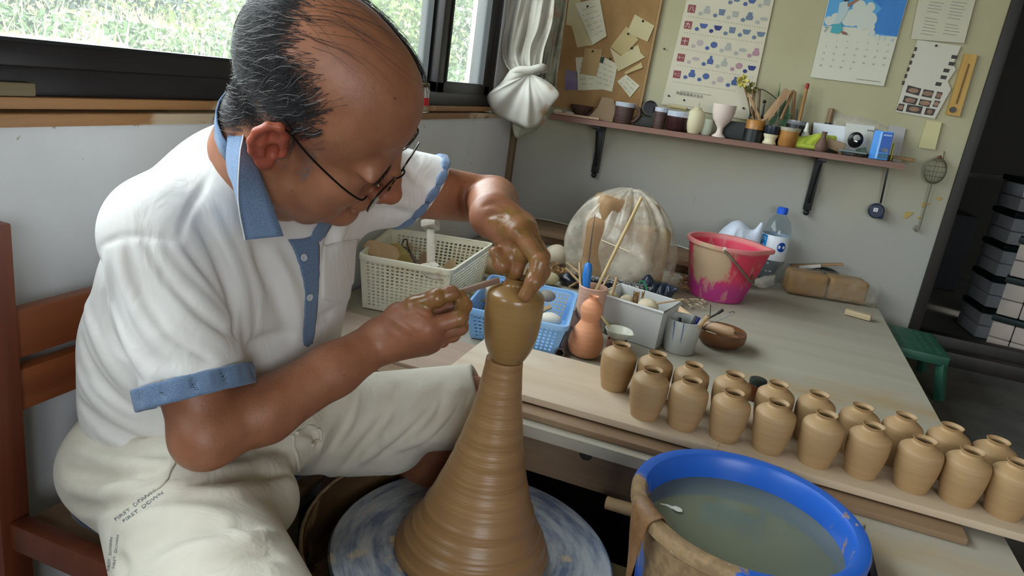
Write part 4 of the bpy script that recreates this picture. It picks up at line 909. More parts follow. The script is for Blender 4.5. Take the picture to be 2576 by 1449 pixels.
# pipe and dark jar
t_ = [pz(1397,886,0.612)+np.array([0.010, 0, 0]), pz(1440,806,0.614)+np.array([0.014, 0, 0])]
v, f = tube([t_[0], t_[1]], 0.0115, 20, cap=False); v2, f2 = tube([t_[0], t_[1]], 0.0092, 20, cap=False)
ringf = [(i, (i+1) % 20, 40+(i+1) % 20, 40+i) for i in range(20)]
single('pipe', 'short grey metal pipe on the bench right of the blue basket', 'pipe', (np.concatenate([v, v2]), f+[tuple(reversed([i+40 for i in q])) for q in f2]+[(a, d, c, b) for a, b, c, d in ringf]), M('clay_grey_pipe', (118,108,100), 0.6, (92,84,78), 20))
single('wooden_rib', 'pinkish wooden rib leaning beside the clay cylinder foot', 'tool', bar(pz(1428,842,0.612), pz(1444,785,0.63), 0.014, 0.014, 0.005), m_pinkclay)
p = pz(1903,975,0.62)
t = thing('glass_jar', 'small dark jar half hidden behind the clay jars', 'jar', (p[0], 1.545, 0.601))
obj('jar', lathe([(0, 0), (0.019, 0), (0.0195, 0.03), (0.017, 0.036), (0, 0.036)], 28, (p[0]-0.001, 1.545, 0.601)), M('dark_liquid', (86,44,24), 0.2), t)
obj('lid', lathe([(0, 0.0365), (0.0185, 0.0365), (0.0185, 0.046), (0.016, 0.048), (0, 0.048)], 28, (p[0]-0.001, 1.545, 0.601)), M('dark_green_lid', (28,40,36), 0.4), t)
# in the blue basket
cubs = [((1232,742),1.66,(0.024,0.02,0.034),'rounded white block standing in the blue basket left of the vase',0.02), ((1386,803),1.60,(0.027,0.02,0.016),'smooth white stone in the right corner of the blue basket',0.03), ((1378,745),1.68,(0.02,0.018,0.014),'grey stone at the back of the blue basket',0.1)]
for i, (q, y_, r3, lab, am) in enumerate(cubs):
    c = py(q[0], q[1], y_); lump('stone', lab, 'stone', c, r3, M('basket_stone', (222,214,196) if i < 2 else (140,132,120), 0.7, (206,198,180) if i < 2 else (116,110,100), 16), None, 40+i, am)
rod('bamboo_stick', 'flat pinkish stick in the blue basket above the white stone', 'stick', (1340,792), 1.64, (1386,771), 1.66, 0.007, m_tool, 4)
rod('bamboo_stick', 'thin pale stick in the blue basket left of the vase', 'stick', (1175,735), 1.60, (1226,762), 1.61, 0.003, m_tool)
lump('rag', 'dark grey rag in the left end of the blue basket', 'rag', np.array([-0.525, 1.58, 0.64]), (0.034, 0.036, 0.022), M('dark_rag', (64,62,58), 0.9, (46,44,42), 20), None, 50, 0.2, 4)
lump('rag', 'dark brown cloth on the bench behind the two baskets', 'rag', pz(1238,690,0.61)+np.array([0, 0.06, 0]), (0.07, 0.04, 0.014), M('brown_rag', (74,52,42), 0.9, (40,44,34), 16), rotz(-0.2), 52, 0.2, 4)
# pink bucket
PC = np.array([-0.040, 2.372]); 
def pinkmat():
    mt, nt, b = base('pink_bucket_plastic'); v = coords(nt)
    sp = _n(nt, 'ShaderNodeSeparateXYZ'); nt.links.new(v, sp.inputs[0])
    mr = _n(nt, 'ShaderNodeMapRange'); nt.links.new(sp.outputs[2], mr.inputs[0]); mr.inputs[1].default_value = 0.045; mr.inputs[2].default_value = 0.09
    c1 = mix(nt, mr.outputs[0], L((186,58,132)), L((222,62,92)))
    dn = _n(nt, 'ShaderNodeVectorMath', operation='DISTANCE'); nt.links.new(v, dn.inputs[0]); dn.inputs[1].default_value = (-0.045, -0.12, 0.125)
    m2 = _n(nt, 'ShaderNodeMapRange'); nt.links.new(dn.outputs['Value'], m2.inputs[0]); m2.inputs[1].default_value = 0.105; m2.inputs[2].default_value = 0.02; m2.inputs[4].default_value = 0.5
    ad = _n(nt, 'ShaderNodeMath', operation='ADD'); nt.links.new(m2.outputs[0], ad.inputs[0]); nt.links.new(noise_tex(nt, coords(nt, (1, 1, 0.5)), 22, 6, 0.7), ad.inputs[1])
    f = ramp(nt, ad.outputs[0], 0.62, 0.76); m3 = _n(nt, 'ShaderNodeMapRange'); nt.links.new(sp.outputs[2], m3.inputs[0]); m3.inputs[1].default_value = 0.166; m3.inputs[2].default_value = 0.176; m3.inputs[4].default_value = 0.75; c1 = mix(nt, m3.outputs[0], c1, L((222,150,142))); c1 = mix(nt, ramp(nt, noise_tex(nt, coords(nt, (1,1,0.4), loc=(3,1,2)), 30, 5, 0.65), 0.58, 0.72), c1, L((206,150,140))); o_ = mix(nt, f, c1, L((196,168,136))); nt.links.new(o_, b.inputs['Base Color']); b.inputs['Roughness'].default_value = 0.42; return mt
m_pink = pinkmat()
t = thing('bucket', 'pink plastic bucket caked with clay on the back of the bench', 'bucket', (PC[0], PC[1], 0.601))
v, f = lathe([(0, 0.003), (0.086, 0.0), (0.089, 0.004), (0.118, 0.168), (0.119, 0.172), (0.1255, 0.172), (0.127, 0.176), (0.1265, 0.184), (0.123, 0.186), (0.1165, 0.185), (0.1145, 0.17), (0.086, 0.008), (0, 0.008)], 80)
an = np.arctan2(v[:, 1], v[:, 0]); k_ = np.exp(-((an-0.02)/0.22)**2)*np.clip((v[:, 2]-0.05)/0.13, 0, 1)**1.5
rr3 = np.hypot(v[:, 0], v[:, 1]); v[:, :2] *= (1+0.20*k_*(rr3 > 0.08))[:, None]
obj('body', (v+np.array([PC[0], PC[1], 0.6015]), f), m_pink, t, ang=40)
hl = py(1823,628,PC[1]-0.118); hm = py(1882,690,PC[1]-0.112); he = py(1895,703,PC[1]-0.06)
obj('handle', tube(curve([hl+np.array([0, -0.006, 0]), py(1845,655,PC[1]-0.138), py(1875,692,PC[1]-0.138), py(1888,708,PC[1]-0.120), py(1896,708,PC[1]-0.085), py(1893,694,PC[1]-0.04)]), 0.0072, 10, True, 0.4), M('clay_grey_handle', (128,112,96), 0.7, (108,92,78), 30), t)
obj('handle_boss', ball((hl[0], hl[1]-0.004, hl[2]), (0.009, 0.006, 0.009)), m_toolg, t)
# white plastic bags behind
m_whitebag = M('thin_white_bag', (214,222,236), 0.4, (196,206,224), 8, bmp=(22,0.5))
F = Field((-0.10, 2.56, 0.60), (0.08, 2.78, 0.86), 0.004)
F.ell((-0.015, 2.67, 0.70), (0.075, 0.065, 0.10)).cone((0.035, 2.66, 0.72), (0.058, 2.66, 0.82), 0.03, 0.008, 0.03).cone((-0.045, 2.67, 0.72), (-0.02, 2.67, 0.785), 0.04, 0.03, 0.03)
for k in range(8): F.fold([(-0.09+0.02*k, 2.60, 0.66), (-0.07+0.018*k, 2.605, 0.74), (-0.05+0.014*k, 2.63, 0.80)], 0.007, 0.006*(-1)**k)
single('plastic_bag', 'crumpled white plastic bag behind the pink bucket', 'bag', F.mesh(), m_whitebag, origin=(0, 2.67, 0.601))
# water bottle
BX, BY_ = 0.117, 2.705
m_pet = glassmat('clear_bottle_plastic', (236,242,246), 1.45, 0.05)
nt = m_pet.node_tree
t = thing('water_bottle', 'large clear plastic water bottle with a blue cap by the back wall', 'bottle', (BX, BY_, 0.601))
bpf = [(0, 0.004), (0.036, 0.0), (0.046, 0.008), (0.0475, 0.03), (0.046, 0.034), (0.0475, 0.038), (0.0475, 0.06), (0.046, 0.064), (0.0475, 0.068), (0.0475, 0.085), (0.0465, 0.09), (0.048, 0.095), (0.048, 0.19), (0.046, 0.21), (0.036, 0.238), (0.022, 0.254), (0.0155, 0.260), (0.0155, 0.268)]
obj('bottle', lathe(bpf, 48, (BX, BY_, 0.601)), m_pet, t, ang=60)
obj('cap', lathe([(0, 0.262), (0.0185, 0.262), (0.0185, 0.283), (0.0165, 0.285), (0, 0.285)], 32, (BX, BY_, 0.601)), M('blue_cap', (30,96,220), 0.4), t)
lb = obj('label', lathe([(0.0484, 0.098), (0.0488, 0.0985), (0.0488, 0.186), (0.0484, 0.1865)], 64, (BX, BY_, 0.601)), M('white_label', (222,228,234), 0.4), t)
def onlabel(a0, a1, z0, z1, n=8, rr=0.0491): return sheet(np.array([[(BX+rr*math.cos(a), BY_+rr*math.sin(a), 0.601+z) for z in (z0, z1)] for a in np.linspace(a0, a1, n)]), -0.0002)
obj('label_band', onlabel(-2.9, -2.2, 0.102, 0.184), M('label_blue', (40,150,226), 0.4), lb)
d_ = []
for k in range(25):
    a = 2*PI*k/24; aa = -1.05+0.42*math.cos(a)*0.8; zz = 0.601+0.150+0.0175*math.sin(a); d_.append((BX+0.0492*math.cos(aa), BY_+0.0492*math.sin(aa), zz))
obj('label_disc', (np.array([(BX+0.0492*math.cos(-1.05), BY_+0.0492*math.sin(-1.05), 0.751)]+d_), [(0, i+1, i+2) for i in range(24)]), M('label_deep_blue', (18,72,160), 0.4), lb, smooth=False)
for i in range(3):
    obj('label_mark', tube([(BX+0.0497*math.cos(-2.5+0.13*math.cos(a)), BY_+0.0497*math.sin(-2.5+0.13*math.cos(a)), 0.601+0.168-0.025*i+0.008*math.sin(a)) for a in np.linspace(-0.6, 3.9, 12)], 0.0010, 6), M('label_white', (240,244,248), 0.5), lb)
# clay in clear bag
a, e = np.array([0.185, 2.62, 0.601]), np.array([0.458, 2.68, 0.601])
R = frame(e-a); cc = (a+e)/2+R[:, 1]*0.035; m_clayb = M('packed_brown_clay', (150,112,62), 0.6, (132,96,50), 8)
t = thing('bagged_clay', 'long brown clay loaf in a clear plastic bag by the back wall', 'clay', (cc[0], cc[1], 0.601))
for s in (-1, 1):
    obj('clay_loaf', box(cc+R[:, 0]*s*0.069+np.array([0, 0, 0.0435]), (0.136, 0.086, 0.082), R, 0.018, 4), m_clayb, t)
mt = m_film.copy(); mt.name = 'clear_plastic_film'; rp = [n for n in mt.node_tree.nodes if n.type == 'VALTORGB'][0]; rp.color_ramp.elements[0].color = (0.06,)*3+(1,); rp.color_ramp.elements[1].color = (0.22,)*3+(1,)
G = []
for u in np.linspace(-1, 1, 40):
    row = []; en = abs(u); w_ = 0.050*min(1, (1.02-en)*5+0.35); h_ = 0.0455*min(1, (1.02-en)*6+0.12 if u > 0 else (1.02-en)*4+0.25)
    for k in range(33):
        a_ = 2*PI*k/32; c_, s_ = math.cos(a_), math.sin(a_); q = 0.45
        y = w_*np.sign(c_)*abs(c_)**q; z = h_*(1+np.sign(s_)*abs(s_)**q)
        wob = 0.0022*math.sin(9*a_+u*21)+0.0018*math.sin(u*60+3*a_)
        row.append(cc+R[:, 0]*u*0.185+R[:, 1]*(y+wob)+np.array([0, 0, 0.0008+max(0, z+wob*0.8*(s_ > -0.5))]))
    G.append(row)
obj('plastic_film', sheet(np.array(G)), mt, t, ang=180)
G2 = np.array([[cc+R[:, 0]*(-0.20-0.06*u)+R[:, 1]*(v_*(0.03+0.03*u))+np.array([0, 0, 0.012+0.028*(1-u)*(1-v_*v_)+0.006*math.sin(v_*9+u*4)]) for v_ in np.linspace(-1, 1, 12)] for u in np.linspace(-0.4, 1, 8)])
obj('bag_mouth', sheet(G2), m_film, t, ang=180)
single('wooden_bar', 'brown wooden bar lying behind the bagged clay', 'handle', bar(py(1990,668,2.772), py(2122,665,2.758), 0.012, 0.009, 0.003), wood('brown_handle', (160,122,84), (136,100,66), 0, 26, 0.6))
lump('black_cloth', 'dark cloth bundle behind the bagged clay', 'cloth', py(2080,684,2.768)+np.array([0, 0, -0.012]), (0.05, 0.010, 0.028), M('black_cloth', (24,22,22), 0.9), None, 60, 0.1)
single('paper_scrap', 'white paper scrap under the wooden bar by the wall', 'paper', bar(py(2010,672,2.765), py(2065,668,2.762), 0.02, 0.012, 0.002), M('paper_scrap', (206,202,194), 0.7))
single('wood_offcut', 'small pale block at the right back corner of the bench', 'block', bar(pz(2126,782,0.612), pz(2192,800,0.612), 0.028, 0.020, 0.006), wood('offcut', (202,182,148), (186,164,128), 0, 20, 0.7))
# cords along the ledge
single('cord', 'white cord running along the ledge left of the wrapped clay', 'cord', tube(curve([py(1300,540,2.765), py(1345,548,2.762), py(1392,556,2.755), py(1450,572,2.75), pz(1475,585,0.659)]), 0.003, 8), M('white_cord', (206,200,184), 0.6))
single('cord', 'white cord on the ledge between the wrapped clay and the pink bucket', 'cord', tube(curve([pz(1676,612,0.659), pz(1705,618,0.659), pz(1735,628,0.659), pz(1760,635,0.659)]), 0.003, 8), M('white_cord_b', (206,200,184), 0.6))
# green stool beyond the bench
m_green = M('green_plastic', (44,92,74), 0.45, (36,78,62), 8)
SCx, SCy, SZ = 0.585, 2.46, 0.578
t = thing('step_stool', 'green plastic step stool with a pierced top behind the bench corner', 'stool', (SCx, SCy, FLR))
hx, hy = 0.075, 0.13
c4 = [np.array([SCx-hx, SCy-hy, SZ]), np.array([SCx+hx, SCy-hy, SZ]), np.array([SCx+hx, SCy+hy, SZ]), np.array([SCx-hx, SCy+hy, SZ])]
obj('top', lattice_wall(*c4, 5, 9, 0.55, 0.006, (0.08,)*4), m_green, t, smooth=False)
obj('top_backing', box((SCx, SCy, SZ-0.016), (2*hx-0.01, 2*hy-0.01, 0.004)), M('dark_green', (20,42,34), 0.6), t)
obj('apron', J(*[bar(c4[i]-np.array([0, 0, 0.014]), c4[(i+1) % 4]-np.array([0, 0, 0.014]), 0.006, 0.028, 0.002) for i in range(4)]), m_green, t)
for q in c4:
    s = np.array([np.sign(q[0]-SCx), np.sign(q[1]-SCy), 0]); a = q-s*0.012-np.array([0, 0, 0.026]); b_ = np.array([q[0]+s[0]*0.006, q[1]+s[1]*0.006, FLR+0.001])
    obj('leg', bar(a, b_, 0.026, 0.022, 0.003, (s[0], -s[1], 0)), m_green, t)
# stacks of white wrapped blocks inside the store room
m_blk = M('wrapped_blocks', (214,220,234), 0.5, (226,226,226), 14, lohi=(0.3,0.7), bmp=(20,0.4)); m_blk2 = M('paper_wrapped_blocks', (206,190,176), 0.7, (186,176,168), 12, lohi=(0.35,0.65), bmp=(20,0.3)); m_bandg = M('dark_green_tray', (18,36,34), 0.5)
def stack(label, c, sx, sy, n, h, rz, mt):
    t = thing('block_stack', label, 'stack', (c[0], c[1], FLR+0.0))
    for k in range(n):
        z = FLR+0.002+k*(h+0.026)
        R_ = rotz(rz)
        ps = []
        for i in range(3):
            for j in range(2): ps.append(box(np.array([c[0], c[1], z+h*(0.25+0.5*j)])+R_ @ np.array([(i-1)*sx/3, 0, 0]), (sx/3*0.97, sy, h*0.48), R_, 0.006))
        obj('wrapped_blocks', J(*ps), mt, t)
        obj('tray', box(np.array([c[0], c[1], z+h+0.012]), (sx*1.05, sy*1.05, 0.022), R_, 0.003), m_bandg, t)
stack('tall stack of whitish wrapped blocks with dark green trays inside the doorway', (1.05, 3.36), 0.17, 0.20, 5, 0.105, 0.12, m_blk)
stack('nearer stack of brownish paper blocks with dark green trays at the right photo edge', (1.095, 3.10), 0.22, 0.18, 4, 0.125, -0.35, m_blk2)
single('shelf_rail', 'dark wooden rail high in the store room behind the stacks', 'rail', bar((0.9, 3.9, 1.05), (2.0, 3.9, 1.12), 0.03, 0.02), m_dwood)
single('store_box', 'dark grey crate in the back of the store room', 'crate', box((0.95, 4.3, FLR+0.2), (0.3, 0.3, 0.4), None, 0.01), M('grey_crate', (70,70,74), 0.7))
# ================================================================== back wall: shelf, papers, curtain
m_shelf = wood('reddish_shelf_wood', (124,88,74), (100,70,58), 0, 16, 0.5, stain=(168,138,122), stlo=(0.62,0.68), stscale=9)
m_black = M('black_bracket', (22,23,24), 0.4)
SX0, SX1, SY0 = -0.772, 0.418, 2.65
def zs(x): return 1.0838+0.0147*(x+0.773)
T = thing('wall_shelf', 'long reddish wooden shelf on two black brackets along the back wall', 'shelf', (-0.18, 2.72, 1.07))
def slope_box(x0, x1, y0, y1, h0, h1):
    return (np.array([(x, y, zs(x)+h) for x in (x0, x1) for y in (y0, y1) for h in (h0, h1)]), [(0,1,3,2),(4,6,7,5),(0,4,5,1),(2,3,7,6),(0,2,6,4),(1,5,7,3)])
obj('shelf_board', slope_box(SX0, SX1, SY0, 2.788, -0.020, 0.0), m_shelf, T, smooth=False)
obj('edge_strip', slope_box(SX0, SX1+0.03, SY0-0.0045, SY0-0.0005, -0.019, -0.001), wood('worn_edge', (142,102,86), (112,80,66), 0, 18, 0.5, stain=(190,166,150), stlo=(0.64,0.69), stscale=12), T, smooth=False)
for xp, yt, yb in ((1515, 322, 436), (2062, 402, 532)):
    a, e = py(xp, yt, 2.775), py(xp-14, yb, 2.775); x = a[0]
    br = obj('bracket', J(box2((x-0.014, 2.770, e[2]), (x+0.014, 2.787, zs(x)-0.021), 0.003), box2((x-0.014, 2.665, zs(x)-0.034), (x+0.014, 2.787, zs(x)-0.0205), 0.003)), m_black, T)
    obj('end_knob', ball((x, 2.771, e[2]-0.008), (0.011, 0.012, 0.011)), m_black, br)
    k_ = np.array([(x, 2.772, e[2]+0.03), (x, 2.70, zs(x)-0.05), (x, 2.675, zs(x)-0.034)])
    obj('brace', tube(curve(k_), 0.006, 8), m_black, T)
def sx(xp, yp, y=2.70): return py(xp, yp, y)[0]
def stand(xp, yp, y=2.70):
    """where a shelf object's foot stands"""
    x = py(xp, yp, y)[0]; return np.array([x, y, zs(x)+0.0006])
def pot(name, label, cat, xp, yp, y, prof, mat, n=32, **kw): return single(name, label, cat, lathe(prof, n, stand(xp, yp, y)), mat, ang=60, **kw)
def two(name, label, cat, xp, yp, y, parts):
    p = stand(xp, yp, y); t = thing(name, label, cat, p)
    for nm, prof, mat in parts: obj(nm, lathe(prof, 32, p), mat, t, ang=60)
    return t, p
m_dbrown = clay_mat('dark_brown_clay', (84,60,52), (66,46,40), 0.55, 160, 0.4); m_ash = M('pale_blue_ash_glaze', (196,202,210), 0.35, (176,182,194), 30)
m_cream = M('cream_bisque', (206,196,160), 0.7); m_pinkb = M('pinkish_white_bisque', (214,196,184), 0.7); m_redb = M('dark_red_glaze', (58,30,30), 0.3, (40,22,22), 20)
m_kraft = M('cardboard', (152,128,100), 0.8, (142,118,90), 10)
for i, (xp, yp, r3, mm, lab) in enumerate([(1404,272,(0.018,0.012,0.010),m_cream,'small pale curled scrap at the left end of the shelf'), (1432,279,(0.022,0.012,0.008),m_pinkb,'small pinkish clay lump at the left end of the shelf')]):
    c = stand(xp, yp, 2.69); lump('clay_piece', lab, 'clay piece', c+np.array([0, 0, r3[2]]), r3, mm, None, 70+i, 0.12)
a, e = stand(1395, 287, 2.664), stand(1508, 300, 2.664)
single('wooden_strip', 'pale wooden strip along the front edge at the left end of the shelf', 'strip', bar(a+np.array([0, 0, 0.0045]), e+np.array([0, 0, 0.0045]), 0.018, 0.008, 0.0015), wood('pale_strip', (206,172,144), (188,152,124), 0, 20, 0.6))
pot('clay_bowl', 'shallow brown bowl at the left on the shelf', 'bowl', 1462, 284, 2.712, [(0,0),(0.016,0),(0.020,0.006),(0.038,0.030),(0.045,0.043),(0.043,0.043),(0.034,0.030),(0.014,0.008),(0,0.007)], m_dbrown)
p = stand(1512, 297, 2.695)
single('cardboard_piece', 'torn brown cardboard leaning between the bowl and the mug', 'cardboard', prism([(-0.050, 0.0), (0.045, -0.001), (0.047, 0.052), (0.028, 0.085), (-0.014, 0.086), (-0.022, 0.045)], p, (1, 0, 0), unit((0, 0.28, 1)), 0.0022), m_kraft)
def mug(xp, yp, y, h, r, label, hand=True):
    t, p = two('clay_mug', label, 'mug', xp, yp, y, [('body', [(0,0),(r*0.84,0),(r*0.9,0.004),(r*0.97,h*0.45),(r,h*0.86),(r*0.93,h*0.86),(r*0.8,0.01),(0,0.008)], m_dbrown), ('glazed_rim', [(r*1.003,h*0.80),(r*1.03,h*0.86),(r*1.03,h),(r*0.96,h),(r*0.94,h*0.84)], m_ash)])
    if hand: obj('handle', tube(curve([p+np.array([r*0.92, -0.006, h*0.82]), p+np.array([r*1.45, -0.010, h*0.80]), p+np.array([r*1.62, -0.010, h*0.5]), p+np.array([r*1.25, -0.008, h*0.22]), p+np.array([r*0.93, -0.006, h*0.14])]), 0.0055, 10), m_dbrown, t)
mug(1567, 302, 2.685, 0.075, 0.036, 'dark brown mug with a pale blue rim and handle left on the shelf')
single('dark_box', 'small dark box under the tilted black-mouthed cup on the shelf', 'box', box(stand(1622, 313, 2.705)+np.array([0, 0, 0.0175]), (0.066, 0.05, 0.034), None, 0.003), M('dark_grey_box', (40,42,38), 0.6))
t = thing('clay_cup', 'grey cup lying on its side with its dark mouth showing on a small box', 'cup', stand(1622, 313, 2.705))
c = stand(1626, 313, 2.71)+np.array([0, 0, 0.064]); Rc = frame((0.25, -0.9, 0.12)) @ roty(PI/2)
obj('body', lathe([(0,-0.03),(0.022,-0.03),(0.029,0.0),(0.0275,0.027),(0.025,0.027),(0.022,0.0),(0,-0.02)], 32, c, Rc), M('grey_clay', (92,88,82), 0.7), t)
obj('inside', lathe([(0,0.004),(0.0235,0.004),(0.0235,0.006),(0,0.006)], 32, c, Rc), m_black, t)
mug(1656, 320, 2.685, 0.074, 0.023, 'slim brown cup with a dripping white rim beside the dark box', False)
t, p = two('clay_bowl', 'wide dark red mug with a pale blue rim beside the cream vase', 'mug', 1702, 328, 2.69, [('body', [(0,0),(0.036,0),(0.041,0.006),(0.0435,0.05),(0.040,0.052),(0.036,0.01),(0,0.008)], m_redb), ('glazed_rim', [(0.0437,0.050),(0.0445,0.052),(0.044,0.068),(0.041,0.068),(0.0395,0.052)], m_ash)])
pot('clay_vase', 'small cream vase with a narrow neck left of the goblet', 'vase', 1743, 336, 2.678, [(0,0),(0.020,0),(0.026,0.012),(0.031,0.034),(0.0315,0.055),(0.028,0.074),(0.018,0.083),(0.012,0.087),(0.014,0.091),(0.011,0.091),(0.008,0.086),(0,0.08)], m_cream)
pot('clay_cup', 'small pale celadon cup between the cream vase and the goblet', 'cup', 1772, 340, 2.695, [(0,0),(0.017,0),(0.022,0.01),(0.025,0.044),(0.0265,0.056),(0.024,0.056),(0.02,0.01),(0,0.008)], M('pale_celadon', (186,192,170), 0.5))
pot('goblet', 'pinkish white clay goblet on a stem in the middle of the shelf', 'goblet', 1807, 344, 2.668, [(0,0),(0.024,0),(0.023,0.004),(0.013,0.012),(0.0095,0.022),(0.0105,0.032),(0.020,0.045),(0.032,0.062),(0.0385,0.085),(0.0405,0.112),(0.0385,0.112),(0.036,0.085),(0.028,0.062),(0,0.045)], m_pinkb)
single('dark_box', 'dark green box on the shelf behind the goblet', 'box', box(stand(1848, 349, 2.715)+np.array([0, 0, 0.030]), (0.085, 0.07, 0.059), None, 0.003), M('dark_green_box', (36,42,40), 0.5))
t, p = two('canister', 'two-tone canister, amber above and black below, under the bamboo tongs', 'canister', 1890, 358, 2.69, [('base', [(0,0),(0.034,0),(0.034,0.042),(0,0.042)], m_black), ('amber_top', [(0,0.0425),(0.032,0.0425),(0.032,0.072),(0.030,0.074),(0.027,0.074),(0.025,0.05),(0,0.05)], M('amber_glaze', (176,122,58), 0.35, (150,98,44), 20))])
tp = p+np.array([0, 0.0, 0.051])
def sl(name, label, cat, pa, pb, y0, y1, r, mat, **kw):
    a, b = py(pa[0], pa[1], y0), py(pb[0], pb[1], y1); return single(name, label, cat, tube([a, a*0.5+b*0.5, b], r, 8), mat, **kw)
m_bam = wood('old_bamboo', (156,120,76), (130,98,60), 2, 26, 0.6)
a = py(1913, 301, 2.70); l_, r2 = py(1868, 205, 2.72), py(1984, 226, 2.70)
single('bamboo_tongs', 'bent pale bamboo tongs opening upward out of the amber canister', 'tongs', J(bar(l_, a+np.array([-0.006, 0, 0.006]), 0.010, 0.005, 0.001, (0, -1, 0)), tube(curve([a+np.array([-0.01, 0, 0.010]), a+np.array([0.004, 0, -0.004]), a+np.array([0.022, 0, 0.010])]), 0.006, 8), bar(a+np.array([0.018, 0, 0.006]), r2, 0.026, 0.005, 0.001, (0, -1, 0))), wood('tongs_bamboo', (176,140,98), (150,116,78), 2, 24, 0.55))
for pa, pb, rr, mm, lab in [((1897,300),(1894,226),0.0042,wood('dark_stick', (84,58,34), (66,44,26), 2, 26, 0.6),'dark brown stick standing left in the tongs canister'), ((1906,300),(1911,224),0.0048,wood('grey_stick', (116,94,68), (96,78,56), 2, 26, 0.6),'grey brown stick standing in the tongs canister'), ((1916,300),(1922,262),0.0040,m_black,'short black stick with a knob in the tongs canister'), ((1964,300),(1996,226),0.0050,m_bam,'bamboo piece behind the tongs leaning right'), ((1890,292),(1880,245),0.003,m_black,'thin dark stick at the left of the tongs canister')]:
    sl('stick', lab, 'stick', pa, pb, 2.712, 2.715, rr, mm)
single('black_bead', 'round black bead on top of the short black stick', 'bead', ball(py(1923, 256, 2.715), 0.0065), m_black)
single('curved_wire', 'thin dark wire curving over the bamboo tongs', 'wire', tube(curve([py(1906,224,2.73), py(1920,226,2.73), py(1940,238,2.73), py(1962,256,2.73)]), 0.0016, 6), m_dmetal)
def petals(c, n, r, seed):
    r_ = np.random.default_rng(seed); ps = []
    for i in range(n):
        d = r_.normal(0, 1, 3); d = unit(d*np.array([1, 0.5, 1])); s = unit(np.cross(d, r_.normal(0, 1, 3))); q = np.array(c)+d*r*0.25
        ps.append(sheet(np.array([[q+s*-0.1*r, q+s*0.1*r], [q+d*r*0.6-s*r*0.35, q+d*r*0.6+s*r*0.35], [q+d*r-s*r*0.1, q+d*r+s*r*0.1]])))
    return J(*ps)
t = thing('dried_flower', 'dried yellow flower standing in front of the pottery calendar', 'flower', py(1896, 300, 2.705))
obj('blossom', petals(py(1869, 204, 2.70), 26, 0.019, 3), M('dry_yellow_petals', (206,196,112), 0.7, (186,170,60), 60), t)
obj('stem', tube(curve([py(1869,205,2.705), py(1876,235,2.708), py(1886,270,2.705), py(1897,302,2.70)]), 0.0022, 6), m_bam, t)
t = thing('dried_flower', 'faded greenish seed head right of the yellow flower', 'flower', py(1905, 300, 2.705))
obj('blossom', petals(py(1892, 222, 2.705), 22, 0.018, 5), M('dry_green_petals', (128,126,70), 0.8, (104,100,56), 40), t)
obj('stem', tube([py(1893,224,2.705), py(1902,302,2.70)], 0.0018, 6), m_bam, t)
p = stand(1934, 362, 2.672)
t = thing('sake_cup', 'small cream footed cup with a dark blue-black band at the shelf front', 'cup', p)
obj('cup', lathe([(0,0),(0.022,0),(0.0235,0.004),(0.0185,0.012),(0.0195,0.02),(0.0245,0.03),(0.0245,0.034),(0,0.034)], 32, p), M('cream_glaze', (214,204,168), 0.4), t)
obj('dark_band', lathe([(0,0.0342),(0.0248,0.0342),(0.0262,0.048),(0.0262,0.062),(0.0235,0.062),(0.022,0.04),(0,0.04)], 32, p), M('blue_black_glaze', (26,32,44), 0.25), t)
t = thing('potted_sprig', 'green leafy sprig in a dark pot behind the footed cup', 'plant', stand(1952, 345, 2.74))
p = stand(1952, 345, 2.74)
obj('pot', lathe([(0,0),(0.026,0),(0.030,0.06),(0.027,0.06),(0.023,0.006),(0,0.006)], 28, p), M('dark_teal_pot', (38,56,50), 0.5), t)
lf = []
for q0, q1, w_ in [((1935,318),(1957,286),0.010),((1962,312),(1976,236),0.012),((1975,300),(1982,250),0.010),((1970,305),(1993,285),0.009),((1950,300),(1963,208),0.004),((1978,310),(1972,262),0.011),((1962,316),(1990,302),0.008)]:
    a, b = py(*q0, 2.735), py(*q1, 2.73); d = b-a; s = unit(np.cross(d, (0, 1, 0.2)))
    lf.append(sheet(np.array([[a-s*0.001, a+s*0.001], [a+d*0.35-s*w_, a+d*0.35+s*w_+np.array([0, -0.004, 0])], [a+d*0.7-s*w_*0.7, a+d*0.7+s*w_*0.7], [b-s*0.0005, b+s*0.0005]]), 0.0008))
obj('leaves', J(*lf), M('dark_green_leaf', (48,70,40), 0.5, (84,128,84), 12), t)
two('glazed_jar', 'orange brown jar with a grey rim in front of the brush holder', 'jar', 1978, 367, 2.675, [('body', [(0,0),(0.028,0),(0.031,0.008),(0.033,0.052),(0,0.052)], M('orange_brown_glaze', (168,116,54), 0.4, (138,90,40), 16)), ('rim', [(0,0.0522),(0.034,0.0522),(0.035,0.058),(0.0345,0.064),(0.031,0.064),(0.03,0.055),(0,0.055)], M('grey_glaze_rim', (160,152,128), 0.4))])
t, bp_ = two('brush_holder', 'dark tin holding brushes and tools in the middle of the shelf', 'tin', 1993, 358, 2.735, [('tin', [(0,0),(0.034,0),(0.034,0.082),(0.032,0.082),(0.031,0.01),(0,0.008)], m_black), ('grey_rim', [(0.0342,0.076),(0.0352,0.078),(0.0352,0.090),(0.032,0.090),(0.032,0.078)], M('grey_metal_rim', (134,136,140), 0.35, metal=0.4))])
single('bamboo_brush', 'bamboo brush with a red tip standing in the dark tin', 'brush', J(tube([py(2010,306,2.735), py(2029,222,2.745)], 0.0060, 10)), wood('brush_bamboo', (166,122,62), (140,98,46), 2, 26, 0.5))
single('brush_tip', 'red cap on top of the bamboo brush', 'cap', lathe([(0,0),(0.0068,0),(0.0068,0.012),(0.004,0.018),(0,0.0185)], 16, py(2029,223,2.745)), M('red_cap', (150,42,36), 0.5))
